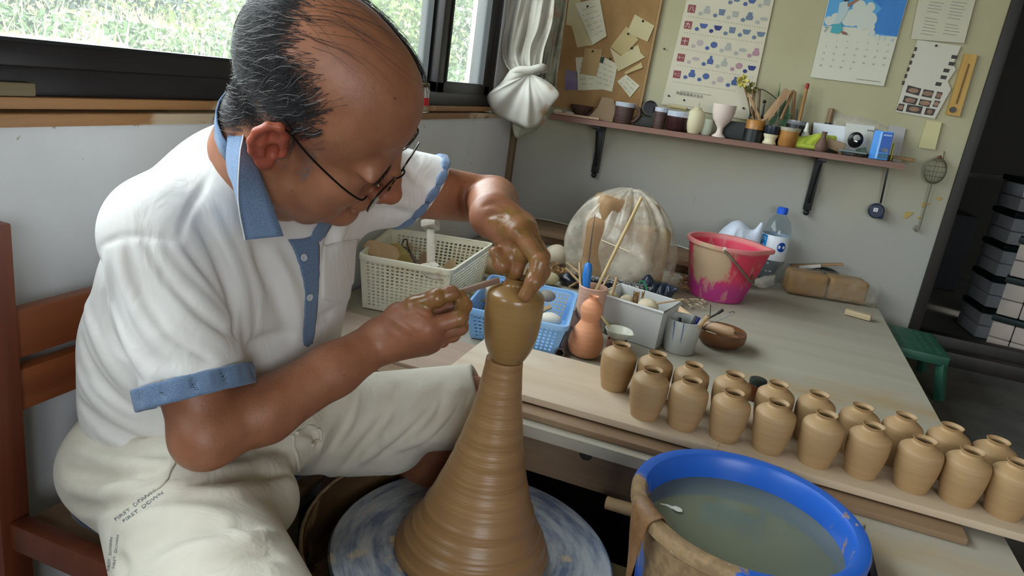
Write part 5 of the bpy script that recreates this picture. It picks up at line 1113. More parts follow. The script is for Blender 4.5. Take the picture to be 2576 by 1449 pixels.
sl('stick', 'thin dark stick in the brush tin left of the red-tipped brush', 'stick', (2002,306), (2006,276), 2.735, 2.738, 0.002, m_dmetal)
sl('stick', 'flat brown bamboo strip rising behind the brush tin', 'stick', (1993,310), (1999,230), 2.752, 2.76, 0.006, m_bam)
p = stand(2022, 352, 2.705)
t = thing('spray_bottle', 'small white bottle with a narrow nozzle beside the yellow-green cloth', 'bottle', p)
obj('bottle', lathe([(0,0),(0.013,0),(0.0145,0.004),(0.0145,0.048),(0.010,0.055),(0,0.055)], 24, p), M('white_bottle', (204,204,190), 0.4), t)
obj('nozzle', lathe([(0,0.0552),(0.0085,0.0552),(0.0080,0.064),(0.006,0.066),(0.0055,0.080),(0.0035,0.088),(0,0.0885)], 20, p), M('white_nozzle', (216,216,204), 0.4), t)
p = stand(2045, 374, 2.69)
F = Field((p[0]-0.085, 2.652, p[2]-0.003), (p[0]+0.085, 2.76, p[2]+0.09), 0.0022)
F.cone((p[0]-0.055, 2.688, p[2]+0.017), (p[0]+0.015, 2.70, p[2]+0.034), 0.020, 0.022, 0.02).cone((p[0]+0.015, 2.70, p[2]+0.034), (p[0]+0.058, 2.71, p[2]+0.048), 0.020, 0.010, 0.02).ell((p[0]-0.060, 2.678, p[2]+0.028), (0.014, 0.012, 0.013), None, 0.004).ell((p[0]-0.02, 2.68, p[2]+0.010), (0.05, 0.022, 0.010), None, 0.012)
for k in range(6): F.fold([(p[0]-0.05+0.014*k, 2.668, p[2]+0.004), (p[0]-0.035+0.016*k, 2.675, p[2]+0.03+0.003*k), (p[0]-0.01+0.016*k, 2.69, p[2]+0.055)], 0.004, 0.0035*(-1)**k)
single('cleaning_cloth', 'crumpled yellow-green cloth on the shelf', 'cloth', F.mesh(), M('lime_cloth', (178,192,62), 0.85, (158,174,50), 30, sheen=0.3), origin=p)
pot('clay_bottle', 'small brown clay bottle with a thin neck in front of the lime cloth', 'bottle', 2062, 384, 2.668, [(0,0),(0.018,0),(0.022,0.010),(0.020,0.024),(0.013,0.036),(0.0075,0.046),(0.0075,0.060),(0.010,0.064),(0.008,0.066),(0.005,0.06),(0,0.05)], M('brown_stoneware', (110,84,70), 0.6, (88,64,54), 20))
c = stand(2098, 372, 2.70); single('paper_box', 'small brown paper box right of the brown clay bottle', 'box', box(c+np.array([0, 0, 0.026]), (0.062, 0.035, 0.032), rotz(-0.12) @ roty(0.2), 0.002), m_kraft)
c = stand(2090, 368, 2.745)
single('white_card', 'plain white card standing at the back of the shelf', 'card', quadsheet([py(2042,366,2.745), py(2128,378,2.745), py(2141,320,2.765), py(2047,308,2.765)], 0.0015), M('white_card_paper', (226,230,236), 0.6))
t = thing('wooden_stamp', 'short wooden post with a black foot standing behind the white card', 'stamp', stand(2088, 350, 2.775))
q = py(2084, 308, 2.776); obj('handle', lathe([(0,0),(0.009,0),(0.009,0.046),(0.007,0.048),(0,0.048)], 20, q), wood('stamp_wood', (140,110,74), (116,90,58), 2, 26, 0.5), t); obj('foot', lathe([(0,-0.008),(0.011,-0.008),(0.011,-0.001),(0,-0.001)], 20, q), m_black, t)
obj('post', lathe([(0,zs(q[0])-q[2]+0.001),(0.006,zs(q[0])-q[2]+0.001),(0.006,-0.009),(0,-0.009)], 16, q), m_black, t)
mt2 = m_film.copy(); mt2.name = 'clear_folder_film'; rp = [n for n in mt2.node_tree.nodes if n.type == 'VALTORGB'][0]; rp.color_ramp.elements[0].color = (0.22,)*3+(1,); rp.color_ramp.elements[1].color = (0.4,)*3+(1,)
single('plastic_folder', 'cloudy plastic sleeve standing against the wall behind the booklet', 'folder', sheet(np.array([[py(2095+160*u, 372+22*u-(92-28*u*u)*v+3*math.sin(u*8)*v, 2.760+0.022*v) for v in np.linspace(0, 1, 5)] for u in np.linspace(0, 1, 14)]), 0.0006), mt2, ang=180)
t = thing('booklet', 'white booklet with a small printed line standing on the shelf', 'booklet', stand(2160, 384, 2.74))
bk = [py(2122,376,2.735), py(2188,388,2.735), py(2201,318,2.758), py(2128,309,2.758)]; bkn = -np.cross(bk[1]-bk[0], bk[3]-bk[0]); bkn = unit(bkn); bkn = bkn if bkn[1] < 0 else -bkn
obj('cover', quadsheet(bk, 0.003), M('booklet_paper', (206,206,198), 0.6), t); bu, bv = unit(bk[1]-bk[0]), unit(bk[3]-bk[0])
o_ = bk[0]*0.14+bk[1]*0.1+bk[2]*0.36+bk[3]*0.4+bkn*0.0008+bv*0.008+bu*0.028; obj('print', J(*[bar(o_+bu*0.0075*k, o_+bu*(0.0075*k+0.0058), 0.0004, 0.0038, 0, bv) for k in range(7)]), M('grey_print', (92,92,92), 0.7), t, smooth=False)
c = py(2152, 352, 2.715); single('tape_roll', 'coil of black wire with a shiny buckle in front of the booklet', 'wire', J(*[tube([c+np.array([0.022*math.cos(a)*(1-0.1*k), -0.004*k, 0.024*math.sin(a)*(1-0.12*k)+0.002*k]) for a in np.linspace(0.3, 2*PI+0.3, 22)], 0.0030, 6) for k in range(5)]), m_black)
single('buckle', 'small shiny metal buckle on the coil of black wire', 'buckle', box(c+np.array([-0.002, -0.030, -0.004]), (0.013, 0.003, 0.006), roty(0.3), 0.001), M('chrome', (220,222,224), 0.15, metal=1.0))
for i, (a, e, w_, h_, mm, lab) in enumerate([((2108,378),(2176,400),0.014,0.006,M('grey_green_metal', (112,124,122), 0.4),'long grey-green file lying at the shelf front left of the blue box'), ((2118,388),(2140,398),0.03,0.010,m_black,'black block under the grey-green file'), ((2128,366),(2148,378),0.010,0.006,M('white_eraser', (222,216,208), 0.6),'small white eraser in front of the black coil'), ((2108,384),(2125,376),0.012,0.004,m_kraft,'brown paper scrap beside the grey-green file'), ((2158,374),(2184,362),0.022,0.022,M('dark_green_bottle', (34,62,46), 0.4),'dark green tube leaning on the blue box')]):
    y_ = 2.668 if i < 2 else 2.69; p0, p1 = stand(a[0], a[1], y_), stand(e[0], e[1], y_); hz = h_/2+0.0105*(i == 0); single(['metal_file','black_block','eraser','paper_scrap','glue_tube'][i], lab, ['file','block','eraser','paper','tube'][i], bar(p0+np.array([0, 0, hz]), p1+np.array([0, 0, hz+(0.012 if i == 4 else 0)]), w_, h_, 0.0015), mm)
c0, c1 = stand(2188, 404, 2.672), stand(2224, 412, 2.672)
bx_ = box((c0+c1)/2+np.array([0, 0.012, 0.0465]), (np.linalg.norm(c1-c0)+0.012, 0.030, 0.092), rotz(-0.18) @ roty(-0.03), 0.0015)
t = thing('blue_box', 'bright blue small carton standing at the right end of the shelf', 'carton', (c0+c1)/2)
obj('carton', bx_, M('bright_blue_card', (74,150,232), 0.45), t); Rb = rotz(-0.18) @ roty(-0.03); fc = (c0+c1)/2+np.array([0, 0.012, 0.0465])
for nm, dx, dz, w_, h_, mm in [('side_panel', 0.013, 0.010, 0.030, 0.066, M('deep_blue_print', (36,84,166), 0.45)), ('picture_panel', 0.014, -0.014, 0.020, 0.014, M('grey_print_b', (150,160,164), 0.5)), ('pale_stripe', -0.006, 0.0, 0.006, 0.086, M('pale_blue_print', (150,196,240), 0.45)), ('base_panel', 0.013, -0.034, 0.030, 0.018, M('teal_print', (46,96,126), 0.5))]:
    obj(nm, box(fc+Rb @ np.array([dx, -0.0153, dz]), (w_, 0.0006, h_), Rb), mm, t, smooth=False)
obj('print', J(*[box(fc+Rb @ np.array([0.003+0.0042*k, -0.0160, 0.034]), (0.0030, 0.0005, 0.0050), Rb) for k in range(6)]), M('white_print', (170,196,226), 0.5), t, smooth=False)
single('marker_pen', 'black capped pen standing behind the blue carton', 'pen', J(tube([stand(2205, 400, 2.715), py(2214,350,2.722)], 0.006, 10), tube([py(2213,355,2.722), py(2217,332,2.725)], [0.0085, 0.0065], 12)), m_black)
single('yellow_clip', 'yellow plastic clip behind the blue carton', 'clip', bar(stand(2222, 402, 2.728), py(2228,328,2.735), 0.014, 0.008, 0.003), M('yellow_plastic', (214,200,70), 0.5))
single('yellow_tag', 'yellow-green tag right of the blue carton', 'tag', bar(stand(2240, 402, 2.70), py(2249,360,2.71), 0.014, 0.004, 0.001), M('lime_plastic', (190,198,60), 0.5))
single('grey_card', 'plain grey card leaning on the wall at the right end of the shelf', 'card', quadsheet([py(2232,396,2.758), py(2262,400,2.758), py(2279,322,2.782), py(2236,315,2.782)], 0.002), M('grey_card_paper', (168,166,164), 0.7))
single('wooden_strip', 'short brown bamboo piece sticking out past the right end of the shelf', 'strip', bar(stand(2232, 398, 2.72)+np.array([0, 0, 0.012]), stand(2232, 398, 2.72)+np.array([0.085, 0, 0.013]), 0.020, 0.012, 0.004), m_bam)
single('shelf_block', 'small grey block at the right end of the shelf under the bamboo piece', 'block', box(stand(2240, 412, 2.715)+np.array([0.012, 0, 0.005]), (0.028, 0.05, 0.010), None, 0.002), M('grey_block', (120,112,100), 0.7))
# things hanging on the wall
t = thing('tape_measure', 'navy tape measure hanging by a strap from the shelf end', 'tape measure', py(2205, 545, 2.765))
obj('strap', bar(py(2234,424,2.755), py(2215,512,2.768), 0.007, 0.003, 0.001, (0, -1, 0)), m_black, t)
c = py(2204, 530, 2.765); k_ = lathe([(0,-0.012),(0.022,-0.012),(0.026,-0.008),(0.026,0.008),(0.022,0.012),(0,0.012)], 32, c, rotx(PI/2)); obj('case', J(k_, box(c+np.array([0.010, 0, -0.012]), (0.034, 0.022, 0.026), None, 0.004)), M('navy_case', (30,44,66), 0.4), t)
obj('sticker', box(c+np.array([-0.004, -0.0128, 0.004]), (0.014, 0.001, 0.013), None), M('white_sticker', (226,228,230), 0.5), t, smooth=False)
tx = text_piece('H', 0.011, c+np.array([-0.004, -0.0137, 0.0005]), np.array([1, 0, 0]), np.array([0, 0, 1.0])); obj('print', tx, m_black, t, smooth=False)
t = thing('wire_skimmer', 'wire skimmer with a long handle hanging on the wall by the doorway', 'skimmer', py(2350, 425, 2.77))
c = py(2353, 430, 2.765); hn = py(2312, 575, 2.775); d = unit(hn-c); R = frame(d, (0, -1, 0)); ps = []
m_wire = M('dull_wire', (122,116,98), 0.5, metal=0.4)
for k in range(9):
    a = (k-4)*0.30; ps.append(tube([c+R @ np.array([-0.042*math.cos(s), 0.032*math.sin(a)*math.sin(s), 0.024*math.cos(a)*math.sin(s)]) for s in np.linspace(0, PI, 12)], 0.0011, 4))
for k in range(-2, 3): ps.append(tube([c+R @ np.array([0.017*k, 0.032*math.sqrt(1-(0.4*k)**2)*math.cos(s), 0.024*math.sqrt(1-(0.4*k)**2)*math.sin(s)]) for s in np.linspace(0, PI, 10)], 0.0011, 4))
ps.append(tube([c+R @ np.array([0.043*math.cos(s), 0.033*math.sin(s), 0]) for s in np.linspace(0, 2*PI, 30)], 0.0018, 6))
obj('wire_cup', J(*ps), m_wire, t)
obj('handle', tube(curve([c+d*0.043, c+d*0.07, hn, hn+np.array([-0.012, 0, -0.004]), hn+np.array([-0.010, 0, 0.010])]), [0.0034]*9+[0.002]*(len(curve([0, 1, 2, 3, 4]))-9) if False else 0.0026, 8), m_wire, t)
obj('hanging_loop', J(tube(curve([c-d*0.043, c-d*0.052+np.array([0.004, 0, 0]), py(2372,405,2.782), py(2376,380,2.785)]), 0.0012, 6), ball(c-d*0.046, 0.006)), M('red_twine', (120,72,58), 0.7), t)
m_tape = M('yellowed_tape', (186,160,92), 0.6, (160,130,70), 20)
for xp, yp, w_, rz, lab in [(2283,540,0.032,0.6,'left yellowed tape scrap on the wall under the tape measure'), (2326,515,0.026,0.4,'middle yellowed tape scrap beside the skimmer handle'), (2362,500,0.020,0.2,'right yellowed tape scrap beside the doorway'), (2312,548,0.014,0.1,'small dark tape scrap at the end of the skimmer handle')]:
    c = py(xp, yp, 2.7885); R = roty(-rz); n_ = 8
    single('tape_scrap', lab, 'tape', prism([(math.cos(a)*w_*0.5*(1+0.35*math.sin(3*a+xp)), math.sin(a)*w_*0.28*(1+0.3*math.sin(2*a+yp))) for a in np.linspace(0, 2*PI, 13)[:-1]], c, R[:, 0], R[:, 2], 0.0008), m_tape, group='yellowed tape scraps on the wall')
def wallpoly(pts, y, th): q = [py(a, b, y) for a, b in pts]; q = q if sum((q[i][0]*q[i-1][2]-q[i-1][0]*q[i][2]) for i in range(len(q))) < 0 else q[::-1]; return prism([(p[0], p[2]) for p in q], (0, y, 0), (1, 0, 0), (0, 0, 1), th)
single('light_switch', 'yellowed wall switch plate right of the shelf', 'switch', wallpoly([(2330,303),(2368,308),(2351,377),(2309,371)], 2.7885, 0.009), M('yellowed_plate', (196,188,138), 0.5))
t = thing('thermometer', 'narrow wooden wall thermometer beside the doorway', 'thermometer', py(2380, 292, 2.785))
obj('board', wallpoly([(2425,135),(2457,139),(2412,293),(2378,288)], 2.7885, 0.012), wood('thermometer_wood', (192,150,66), (168,126,50), 2, 20, 0.5), t)
c = py(2397, 276, 2.774); obj('dial', lathe([(0,0),(0.0095,0),(0.0085,0.003),(0,0.003)], 24, c, rotx(PI/2)), M('dark_dial', (36,38,34), 0.4), t)
obj('scale', wallpoly([(2436,160),(2440,161),(2408,262),(2404,261)], 2.7760, 0.001), M('scale_print', (112,80,36), 0.6), t)
# cork board and papers
x0, x1 = py(1428, 60, 2.785)[0]-0.03, py(1622, 180, 2.785)[0]+0.012
t = thing('notice_board', 'brown wooden notice board pinned with papers beside the curtain', 'board', ((x0+x1)/2, 2.785, 1.12))
cork = M('fibre_board', (160,124,78), 0.8, (146,110,66), 14, bmp=(60,0.1))
sh = 0.02
obj('panel', prism([(x0, 1.105), (x1-0.012, 1.105), (x1+0.0, 1.72), (x0, 1.72)], (0, 2.7885, 0), (1, 0, 0), (0, 0, 1), 0.012), cork, t, smooth=False)
obj('edge_strip', prism([(x1-0.011, 1.105), (x1-0.001, 1.105), (x1+0.010, 1.72), (x1+0.001, 1.72)], (0, 2.7885, 0), (1, 0, 0), (0, 0, 1), 0.014), wood('edge_strip_wood', (176,140,90), (156,120,74), 2, 20, 0.6), t, smooth=False)
YP = 2.7762
m_pp = [M('paper_'+n, c, 0.75, c2, 8) for n, c, c2 in (('ivory', (200,188,146), (192,178,134)), ('buff', (192,172,122), (182,162,112)), ('pale', (212,206,180), (204,198,170)), ('tan', (176,146,98), (166,136,90)), ('purple', (132,120,142), (108,98,128)))]
m_ink = M('grey_ink', (120,116,100), 0.8); m_pin = M('dark_pin', (40,36,30), 0.4)
def paper(label, pts, k, mi, lines=0, name='paper_note', curl=0.0):
    y = YP-0.0012*k; v, f = wallpoly(pts, y, 0.0006)
    if curl: v = v.copy(); zz = (v[:, 2]-v[:, 2].min())/(np.ptp(v[:, 2])+1e-9); v[:, 1] -= curl*(1-zz)
    t = thing(name, label, 'paper', v.mean(0)); obj('sheet', (v, f), m_pp[mi], t, smooth=False)
    if lines:
        q = np.array([py(a, b, y-0.0008) for a, b in pts[:4]]); ps = []
        for i in range(lines):
            s = 0.18+0.64*i/max(1, lines-1); a, b = q[0]*(1-s)+q[3]*s, q[1]*(1-s)+q[2]*s; d = b-a
            n_ = 9
            for j in range(n_):
                if (i*7+j*5) % 4: ps.append(bar(a+d*(0.12+0.76*j/n_), a+d*(0.12+0.76*(j+0.6)/n_), 0.0004, 0.0022, 0, (0, 0, 1)))
        pc = J(*ps)
        if curl: zz = (pc[0][:, 2]-v[:, 2].min())/(np.ptp(v[:, 2])+1e-9); pc = (pc[0]-np.stack([0*zz, curl*(1-zz), 0*zz], 1), pc[1])
        obj('print', pc, m_ink, t, smooth=False)
paper('ivory sheet at the upper left of the notice board beside the curtain', [(1432,-6),(1458,-6),(1492,113),(1452,119),(1438,65),(1424,62)], 0, 0)
paper('folded printed leaflet slanting over the ivory sheet', [(1446,10),(1508,-6),(1527,91),(1492,113)], 2, 2, 6, curl=0.006)
paper('small blank buff card, topmost at the right of the notice board', [(1597,36),(1646,65),(1629,105),(1577,82)], 3, 0)
paper('buff card tucked under the topmost right card', [(1576,66),(1606,100),(1568,142),(1536,118)], 2, 1)
paper('torn buff paper under the two right cards', [(1534,120),(1562,141),(1606,112),(1612,133),(1623,144),(1556,180)], 1, 0, curl=0.004)
paper('rolled buff strip below the torn paper', [(1571,183),(1613,157),(1618,170),(1575,187)], 1, 1, curl=0.008)
paper('large white postcard at the lower left of the notice board', [(1448,145),(1513,140),(1513,225),(1454,227)], 0, 2, 5)
paper('white addressed postcard with a dark stamp', [(1510,139),(1554,162),(1540,231),(1488,218)], 1, 2, 5)
paper('tan card pinned over the white postcards', [(1472,120),(1516,125),(1500,192),(1459,185)], 3, 3)
paper('purplish photo card at the lower left edge of the notice board', [(1423,175),(1452,180),(1454,226),(1421,227)], 0, 4)
paper('tilted ivory card, lowest on the notice board', [(1575,187),(1609,216),(1585,245),(1553,205)], 2, 2, 3)
sp_ = wallpoly([(1511,142),(1521,144),(1517,160),(1508,157)], YP-0.0035, 0.0004); single('stamp', 'dark green stamp on the addressed postcard', 'stamp', sp_, M('stamp_green', (52,66,60), 0.7), smooth=False)
for i, (a, b, lab) in enumerate([(1478,16,'dark pin in the folded leaflet'), (1617,53,'dark pin in the topmost right card'), (1580,85,'dark pin between the two buff cards'), (1589,121,'dark pin in the torn buff paper'), (1491,129,'dark pin in the tan card'), (1535,148,'dark pin in the addressed postcard')]):
    single('push_pin', lab, 'pin', ball(py(a, b, YP-0.006), (0.0042, 0.003, 0.0042), None, 12, 8), m_pin, group='pins on the notice board')
# pottery calendar
YC = 2.7845
m_cal = M('calendar_paper', (206,198,176), 0.7, (198,190,166), 4)
t = thing('wall_calendar', 'pottery calendar with rows of blue pots and red month squares', 'calendar', py(1780, 240, YC))
obj('sheet', wallpoly([(1742,-60),(1960,-60),(1882,302),(1664,262)], YC, 0.0012), m_cal, t, smooth=False)
obj('bottom_strip', wallpoly([(1676,244),(1760,258),(1757,272),(1673,258)], YC-0.0014, 0.002), m_cal, t, smooth=False)
m_mark = M('dusty_red_print', (140,72,76), 0.7); m_wp = M('paper_white_print', (216,206,186), 0.7)
m_pot = [M('pot_print_'+n, c, 0.7) for n, c in (('blue', (74,94,142)), ('slate', (104,118,138)), ('grey', (164,164,156)), ('pink', (168,130,140)), ('navy', (48,56,112)), ('mauve', (176,162,160)))]
def flat(c, poly, sc=1.0): return prism([(u*sc, w*sc) for u, w in poly], c, (1, 0, 0), (0, 0, 1), 0.0003)
def elp(rx, rz, cx=0, cz=0, n=18): return [(cx+rx*math.cos(a), cz+rz*math.sin(a)) for a in np.linspace(0, 2*PI, n+1)[:-1]]
shapes = {'bowl': [(-1,0.5),(1,0.5),(0.85,-0.1),(0.5,-0.6),(-0.5,-0.6),(-0.85,-0.1)], 'pot': elp(0.85,0.75), 'jug': [(-0.5,1),(0.5,1),(0.55,0.4),(0.9,-0.1),(0.7,-0.8),(-0.7,-0.8),(-0.9,-0.1),(-0.55,0.4)], 'cup': [(-0.8,0.7),(0.8,0.7),(0.65,-0.7),(-0.65,-0.7)], 'bottle': [(-0.3,1.2),(0.3,1.2),(0.3,0.6),(0.8,0.1),(0.7,-0.8),(-0.7,-0.8),(-0.8,0.1),(-0.3,0.6)], 'flat': elp(0.95,0.45)}
rows = [('八', (1740,22), [(1775,28),(1812,33),(1846,38),(1882,44),(1918,50)], 'jug cup cup jug flat', [2,1,2,1,2]), ('九', (1731,63), [(1766,67),(1802,72),(1838,78),(1874,82),(1910,88)], 'bowl bowl cup bowl bowl', [0,4,1,1,1]), ('十', (1723,104), [(1757,110),(1792,115),(1828,121),(1864,128),(1898,134)], 'pot pot jug flat jug', [5,0,2,2,3]), ('十一', (1713,145), [(1746,150),(1783,155),(1818,161),(1855,168),(1887,173)], 'flat bottle bottle pot bowl', [5,0,2,3,4]), ('十二', (1703,187), [(1737,188),(1772,194),(1808,202),(1844,208)], 'jug pot pot bottle', [0,0,5,0]), (None, None, [(1850,0),(1888,4),(1925,8)], 'bowl bowl cup', [1,0,2])]
for ch, mk, its, names, cols in rows:
    if ch:
        c = py(mk[0], mk[1], YC-0.0016); obj('month_square', flat(c, [(-0.0135,-0.0135),(0.0135,-0.0135),(0.0135,0.0135),(-0.0135,0.0135)]), m_mark, t, smooth=False)
        tx = text_piece(ch, 0.021 if len(ch) == 1 else 0.0125, c+np.array([0, -0.0004, -0.0075 if len(ch) == 1 else -0.0045]), (1, 0, 0), (0, 0, 1)); 
        if tx is not None: obj('month_character', tx, m_wp, t, smooth=False)
        e = its[-1]; dots = []
        for j in range(31): s = j/30.0; a = py(mk[0]*(1-s)+(e[0]+14)*s-8, mk[1]*(1-s)+(e[1]+2)*s+19, YC-0.0014); dots.append(box(a, (0.0022, 0.0004, 0.0026)))
        obj('date_line', J(*dots), m_ink, t, smooth=False)
    for (a, b), nm, ci in zip(its, names.split(), cols):
        c = py(a+4, b-2, YC-0.0016); c2 = py(a-13, b+6, YC-0.0019)
        obj('pot_picture', J(flat(c, shapes[nm], 0.0145), flat(c2, elp(0.0075, 0.0066))), m_pot[ci], t, smooth=False)
c0, c1 = py(1697, 236, YC-0.0016), py(1772, 248, YC-0.0016); tx = text_piece('陶器窯業株式会社', 0.0125, (c0+c1)/2, unit(c1-c0), unit(np.array([0, 0, 1.0]))); 
if tx is not None: obj('company_line', tx, M('dark_print', (70,70,66), 0.7), t, smooth=False)
c0, c1 = py(1712, 229, YC-0.0016), py(1790, 240, YC-0.0016); obj('small_print', J(*[bar(c0+(c1-c0)*k/16, c0+(c1-c0)*(k+0.7)/16, 0.0003, 0.0022, 0) for k in range(16)]), m_ink, t, smooth=False)
single('pin_strip', 'pale paper strip pinned under the pottery calendar', 'strip', wallpoly([(1680,262),(1728,270),(1727,276),(1678,268)], YC-0.004, 0.0016), m_pp[1], smooth=False)
for a, b, lab in [(1721,252,'dark pin left under the pottery calendar'), (1870,272,'dark pin right under the pottery calendar'), (1682,241,'dark pin at the lower left corner of the pottery calendar'), (1671,123,'dark nail in the wall left of the pottery calendar')]:
    single('push_pin', lab, 'pin', ball(py(a, b, YC-0.005), (0.0036, 0.003, 0.0036), None, 12, 8), m_pin, group='pins around the pottery calendar')
# blue sky calendar
t = thing('wall_calendar', 'july calendar with a blue sky picture and white date grid', 'calendar', py(2130, 190, YC))
def cpt(u, v): # u across, v down (pixels interpolated between the sheet's corners)
    a = (2098*(1-u)+2300*u, -60*(1-u)-60*u); b = (2038*(1-u)+2223*u, 194*(1-u)+217*u); return (a[0]*(1-v)+b[0]*v, a[1]*(1-v)+b[1]*v)
obj('sheet', wallpoly([cpt(0,0),cpt(1,0),cpt(1,1),cpt(0,1)], YC, 0.0025), M('calendar_white', (204,202,184), 0.65), t, smooth=False)
def cpoly(pts, k=1): return wallpoly([cpt(u, v) for u, v in pts], YC-0.0025-0.0004*k, 0.0003)
pic = obj('sky_picture', cpoly([(0.01,0),(0.995,0),(0.995,0.55),(0.62,0.55),(0.62,0.49),(0.01,0.49)]), M('sky_print', (66,140,196), 0.5, (92,164,208), 3, lohi=(0.3,0.7)), t, smooth=False)
obj('deep_sky', cpoly([(0.60,0.0),(0.995,0.0),(0.995,0.55),(0.66,0.53),(0.62,0.40),(0.70,0.30),(0.55,0.22)], 2), M('deep_sky_print', (36,104,180), 0.5, (50,126,196), 5), pic, smooth=False)
cl = lambda pts: J(*[wallpoly([(cpt(u, v)[0]+r*1.0*math.cos(a)*0.9, cpt(u, v)[1]+r*math.sin(a)) for a in np.linspace(0, 2*PI, 15)[:-1]], YC-0.0025-0.0012-0.00001*i, 0.0003) for i, (u, v, r) in enumerate(pts)])
obj('cloud_picture', cl([(0.42,0.30,20),(0.52,0.36,20),(0.60,0.40,17),(0.36,0.40,22),(0.50,0.44,18),(0.56,0.29,12),(0.30,0.42,16),(0.62,0.47,12),(0.66,0.53,9),(0.74,0.565,7),(0.82,0.57,6),(0.16,0.42,16),(0.07,0.44,12)]), M('cloud_print', (196,200,190), 0.6), pic, smooth=False)
fig = [('figure_shirt', [(0.15,0.26),(0.24,0.24),(0.29,0.30),(0.26,0.40),(0.20,0.47),(0.13,0.46),(0.16,0.36)], (176,194,196)), ('figure_arm', [(0.25,0.27),(0.42,0.19),(0.43,0.205),(0.27,0.30)], (150,106,86)), ('figure_shorts', [(0.13,0.47),(0.24,0.46),(0.27,0.53),(0.22,0.56),(0.12,0.55)], (70,160,170)), ('figure_leg', [(0.255,0.53),(0.33,0.54),(0.35,0.565),(0.28,0.56)], (130,96,78)), ('figure_head', [(0.185,0.19),(0.225,0.175),(0.265,0.195),(0.26,0.235),(0.215,0.25),(0.18,0.225)], (44,40,44))]
for i, (nm, pl, c) in enumerate(fig): obj(nm, cpoly(pl, 7+i), M(nm+'_print', c, 0.6), pic, smooth=False)
for s, u, v, sz, c in (('7', 0.055, 0.552, 0.026, (92,130,140)), ('8', 0.93, 0.60, 0.022, (190,206,214))):
    q = cpt(u, v); tx = text_piece(s, sz, py(q[0], q[1], YC-0.0062), (1, 0, -0.0), (0, 0, 1)); obj('month_number', tx, M('number_print', c, 0.6), t, smooth=False)
dg_ = []; day = 1
for r in range(5):
    for k in range(14 if False else 7):
        if day > 31 or (r == 0 and k < 1): continue
        q = cpt(0.10+0.135*k+0.012*(r % 2), 0.635+0.062*r); dg_.append(text_piece(str(day), 0.0085, py(q[0], q[1], YC-0.0030), (1, 0, 0), (0, 0, 1))); day += 1
obj('date_grid', J(*dg_), M('pale_print', (128,128,122), 0.7), t, smooth=False)
q0, q1 = py(*cpt(0.62, 0.965), YC-0.0030), py(*cpt(0.95, 0.965), YC-0.0030); obj('small_print', J(*[bar(q0+(q1-q0)*k/12, q0+(q1-q0)*(k+0.7)/12, 0.0003, 0.0026, 0) for k in range(12)]), m_ink, t, smooth=False)
# printed list and photo sheet
t = thing('paper_list', 'white printed list pinned at the top right of the wall', 'paper', py(2350, 100, YC))
obj('sheet', wallpoly([(2318,-40),(2464,-40),(2425,109),(2291,98)], YC-0.003, 0.0012), M('list_paper', (198,192,172), 0.7, (190,184,162), 5), t, smooth=False)
ps = []
for r in range(11):
    for side, (xa, xb) in enumerate(((2336,2376),(2392,2434))):
        if (r*3+side) % 7 == 5: continue
        yy = 4+8*r; dx = -0.27*yy; a, b = py(xa+dx+3, yy, YC-0.0044), py(xb+dx-(r*5 % 9), yy+5, YC-0.0044); ps.append(bar(a, b, 0.0003, 0.0022, 0))
obj('print', J(*ps), M('list_print', (150,146,132), 0.8), t, smooth=False)
t = thing('photo_sheet', 'white sheet with rows of small dark plate photos under the printed list', 'paper', py(2300, 285, YC))
obj('sheet', wallpoly([(2308,100),(2418,116),(2398,160),(2404,175),(2384,205),(2392,225),(2351,299),(2252,281)], YC, 0.0012), M('photo_paper', (200,196,180), 0.7), t, smooth=False)
m_ph, m_pl = M('dark_photo_print', (48,38,32), 0.5), M('plate_print', (150,116,88), 0.5, (128,96,72), 40)
cells = [((2284,214),(2318,223),(2311,241),(2278,232)), ((2324,224),(2350,229),(2343,247),(2318,242)), ((2358,230),(2372,233),(2364,250),(2351,247)), ((2276,240),(2310,248),(2303,264),(2270,257)), ((2315,249),(2344,254),(2337,270),(2310,264)), ((2352,252),(2366,255),(2358,270),(2345,268)), ((2262,260),(2276,262),(2270,281),(2254,277)), ((2283,262),(2322,268),(2316,287),(2278,281)), ((2330,271),(2354,275),(2347,291),(2324,288))]
for i, q in enumerate(cells):
    ph = obj('photo_cell', wallpoly(q, YC-0.0014, 0.0003), m_ph, t, smooth=False); c = np.mean([py(a, b, YC-0.0018) for a, b in q], 0); obj('plate_picture', flat(c, elp(0.016 if abs(q[1][0]-q[0][0]) > 24 else 0.008, 0.0075)), m_pl, ph, smooth=False)
for i in range(5): a, b = 2404-10*i+3*(i % 2), 138+17*i; obj('torn_photo', wallpoly([(a-9,b),(a+6,b+2),(a+2,b+11),(a-12,b+9)], YC-0.0014, 0.0003), m_ph, t, smooth=False)
for i in range(6): a, b = 2304-6.2*i, 118+17*i; obj('torn_photo', wallpoly([(a-2,b),(a+4,b+1),(a+1,b+11),(a-5,b+10)], YC-0.0014, 0.0003), m_ph, t, smooth=False)
single('push_pin', 'dark pin at the top of the photo sheet', 'pin', ball(py(2355, 115, YC-0.004), (0.0036, 0.003, 0.0036), None, 12, 8), m_pin, group='pins around the pottery calendar')
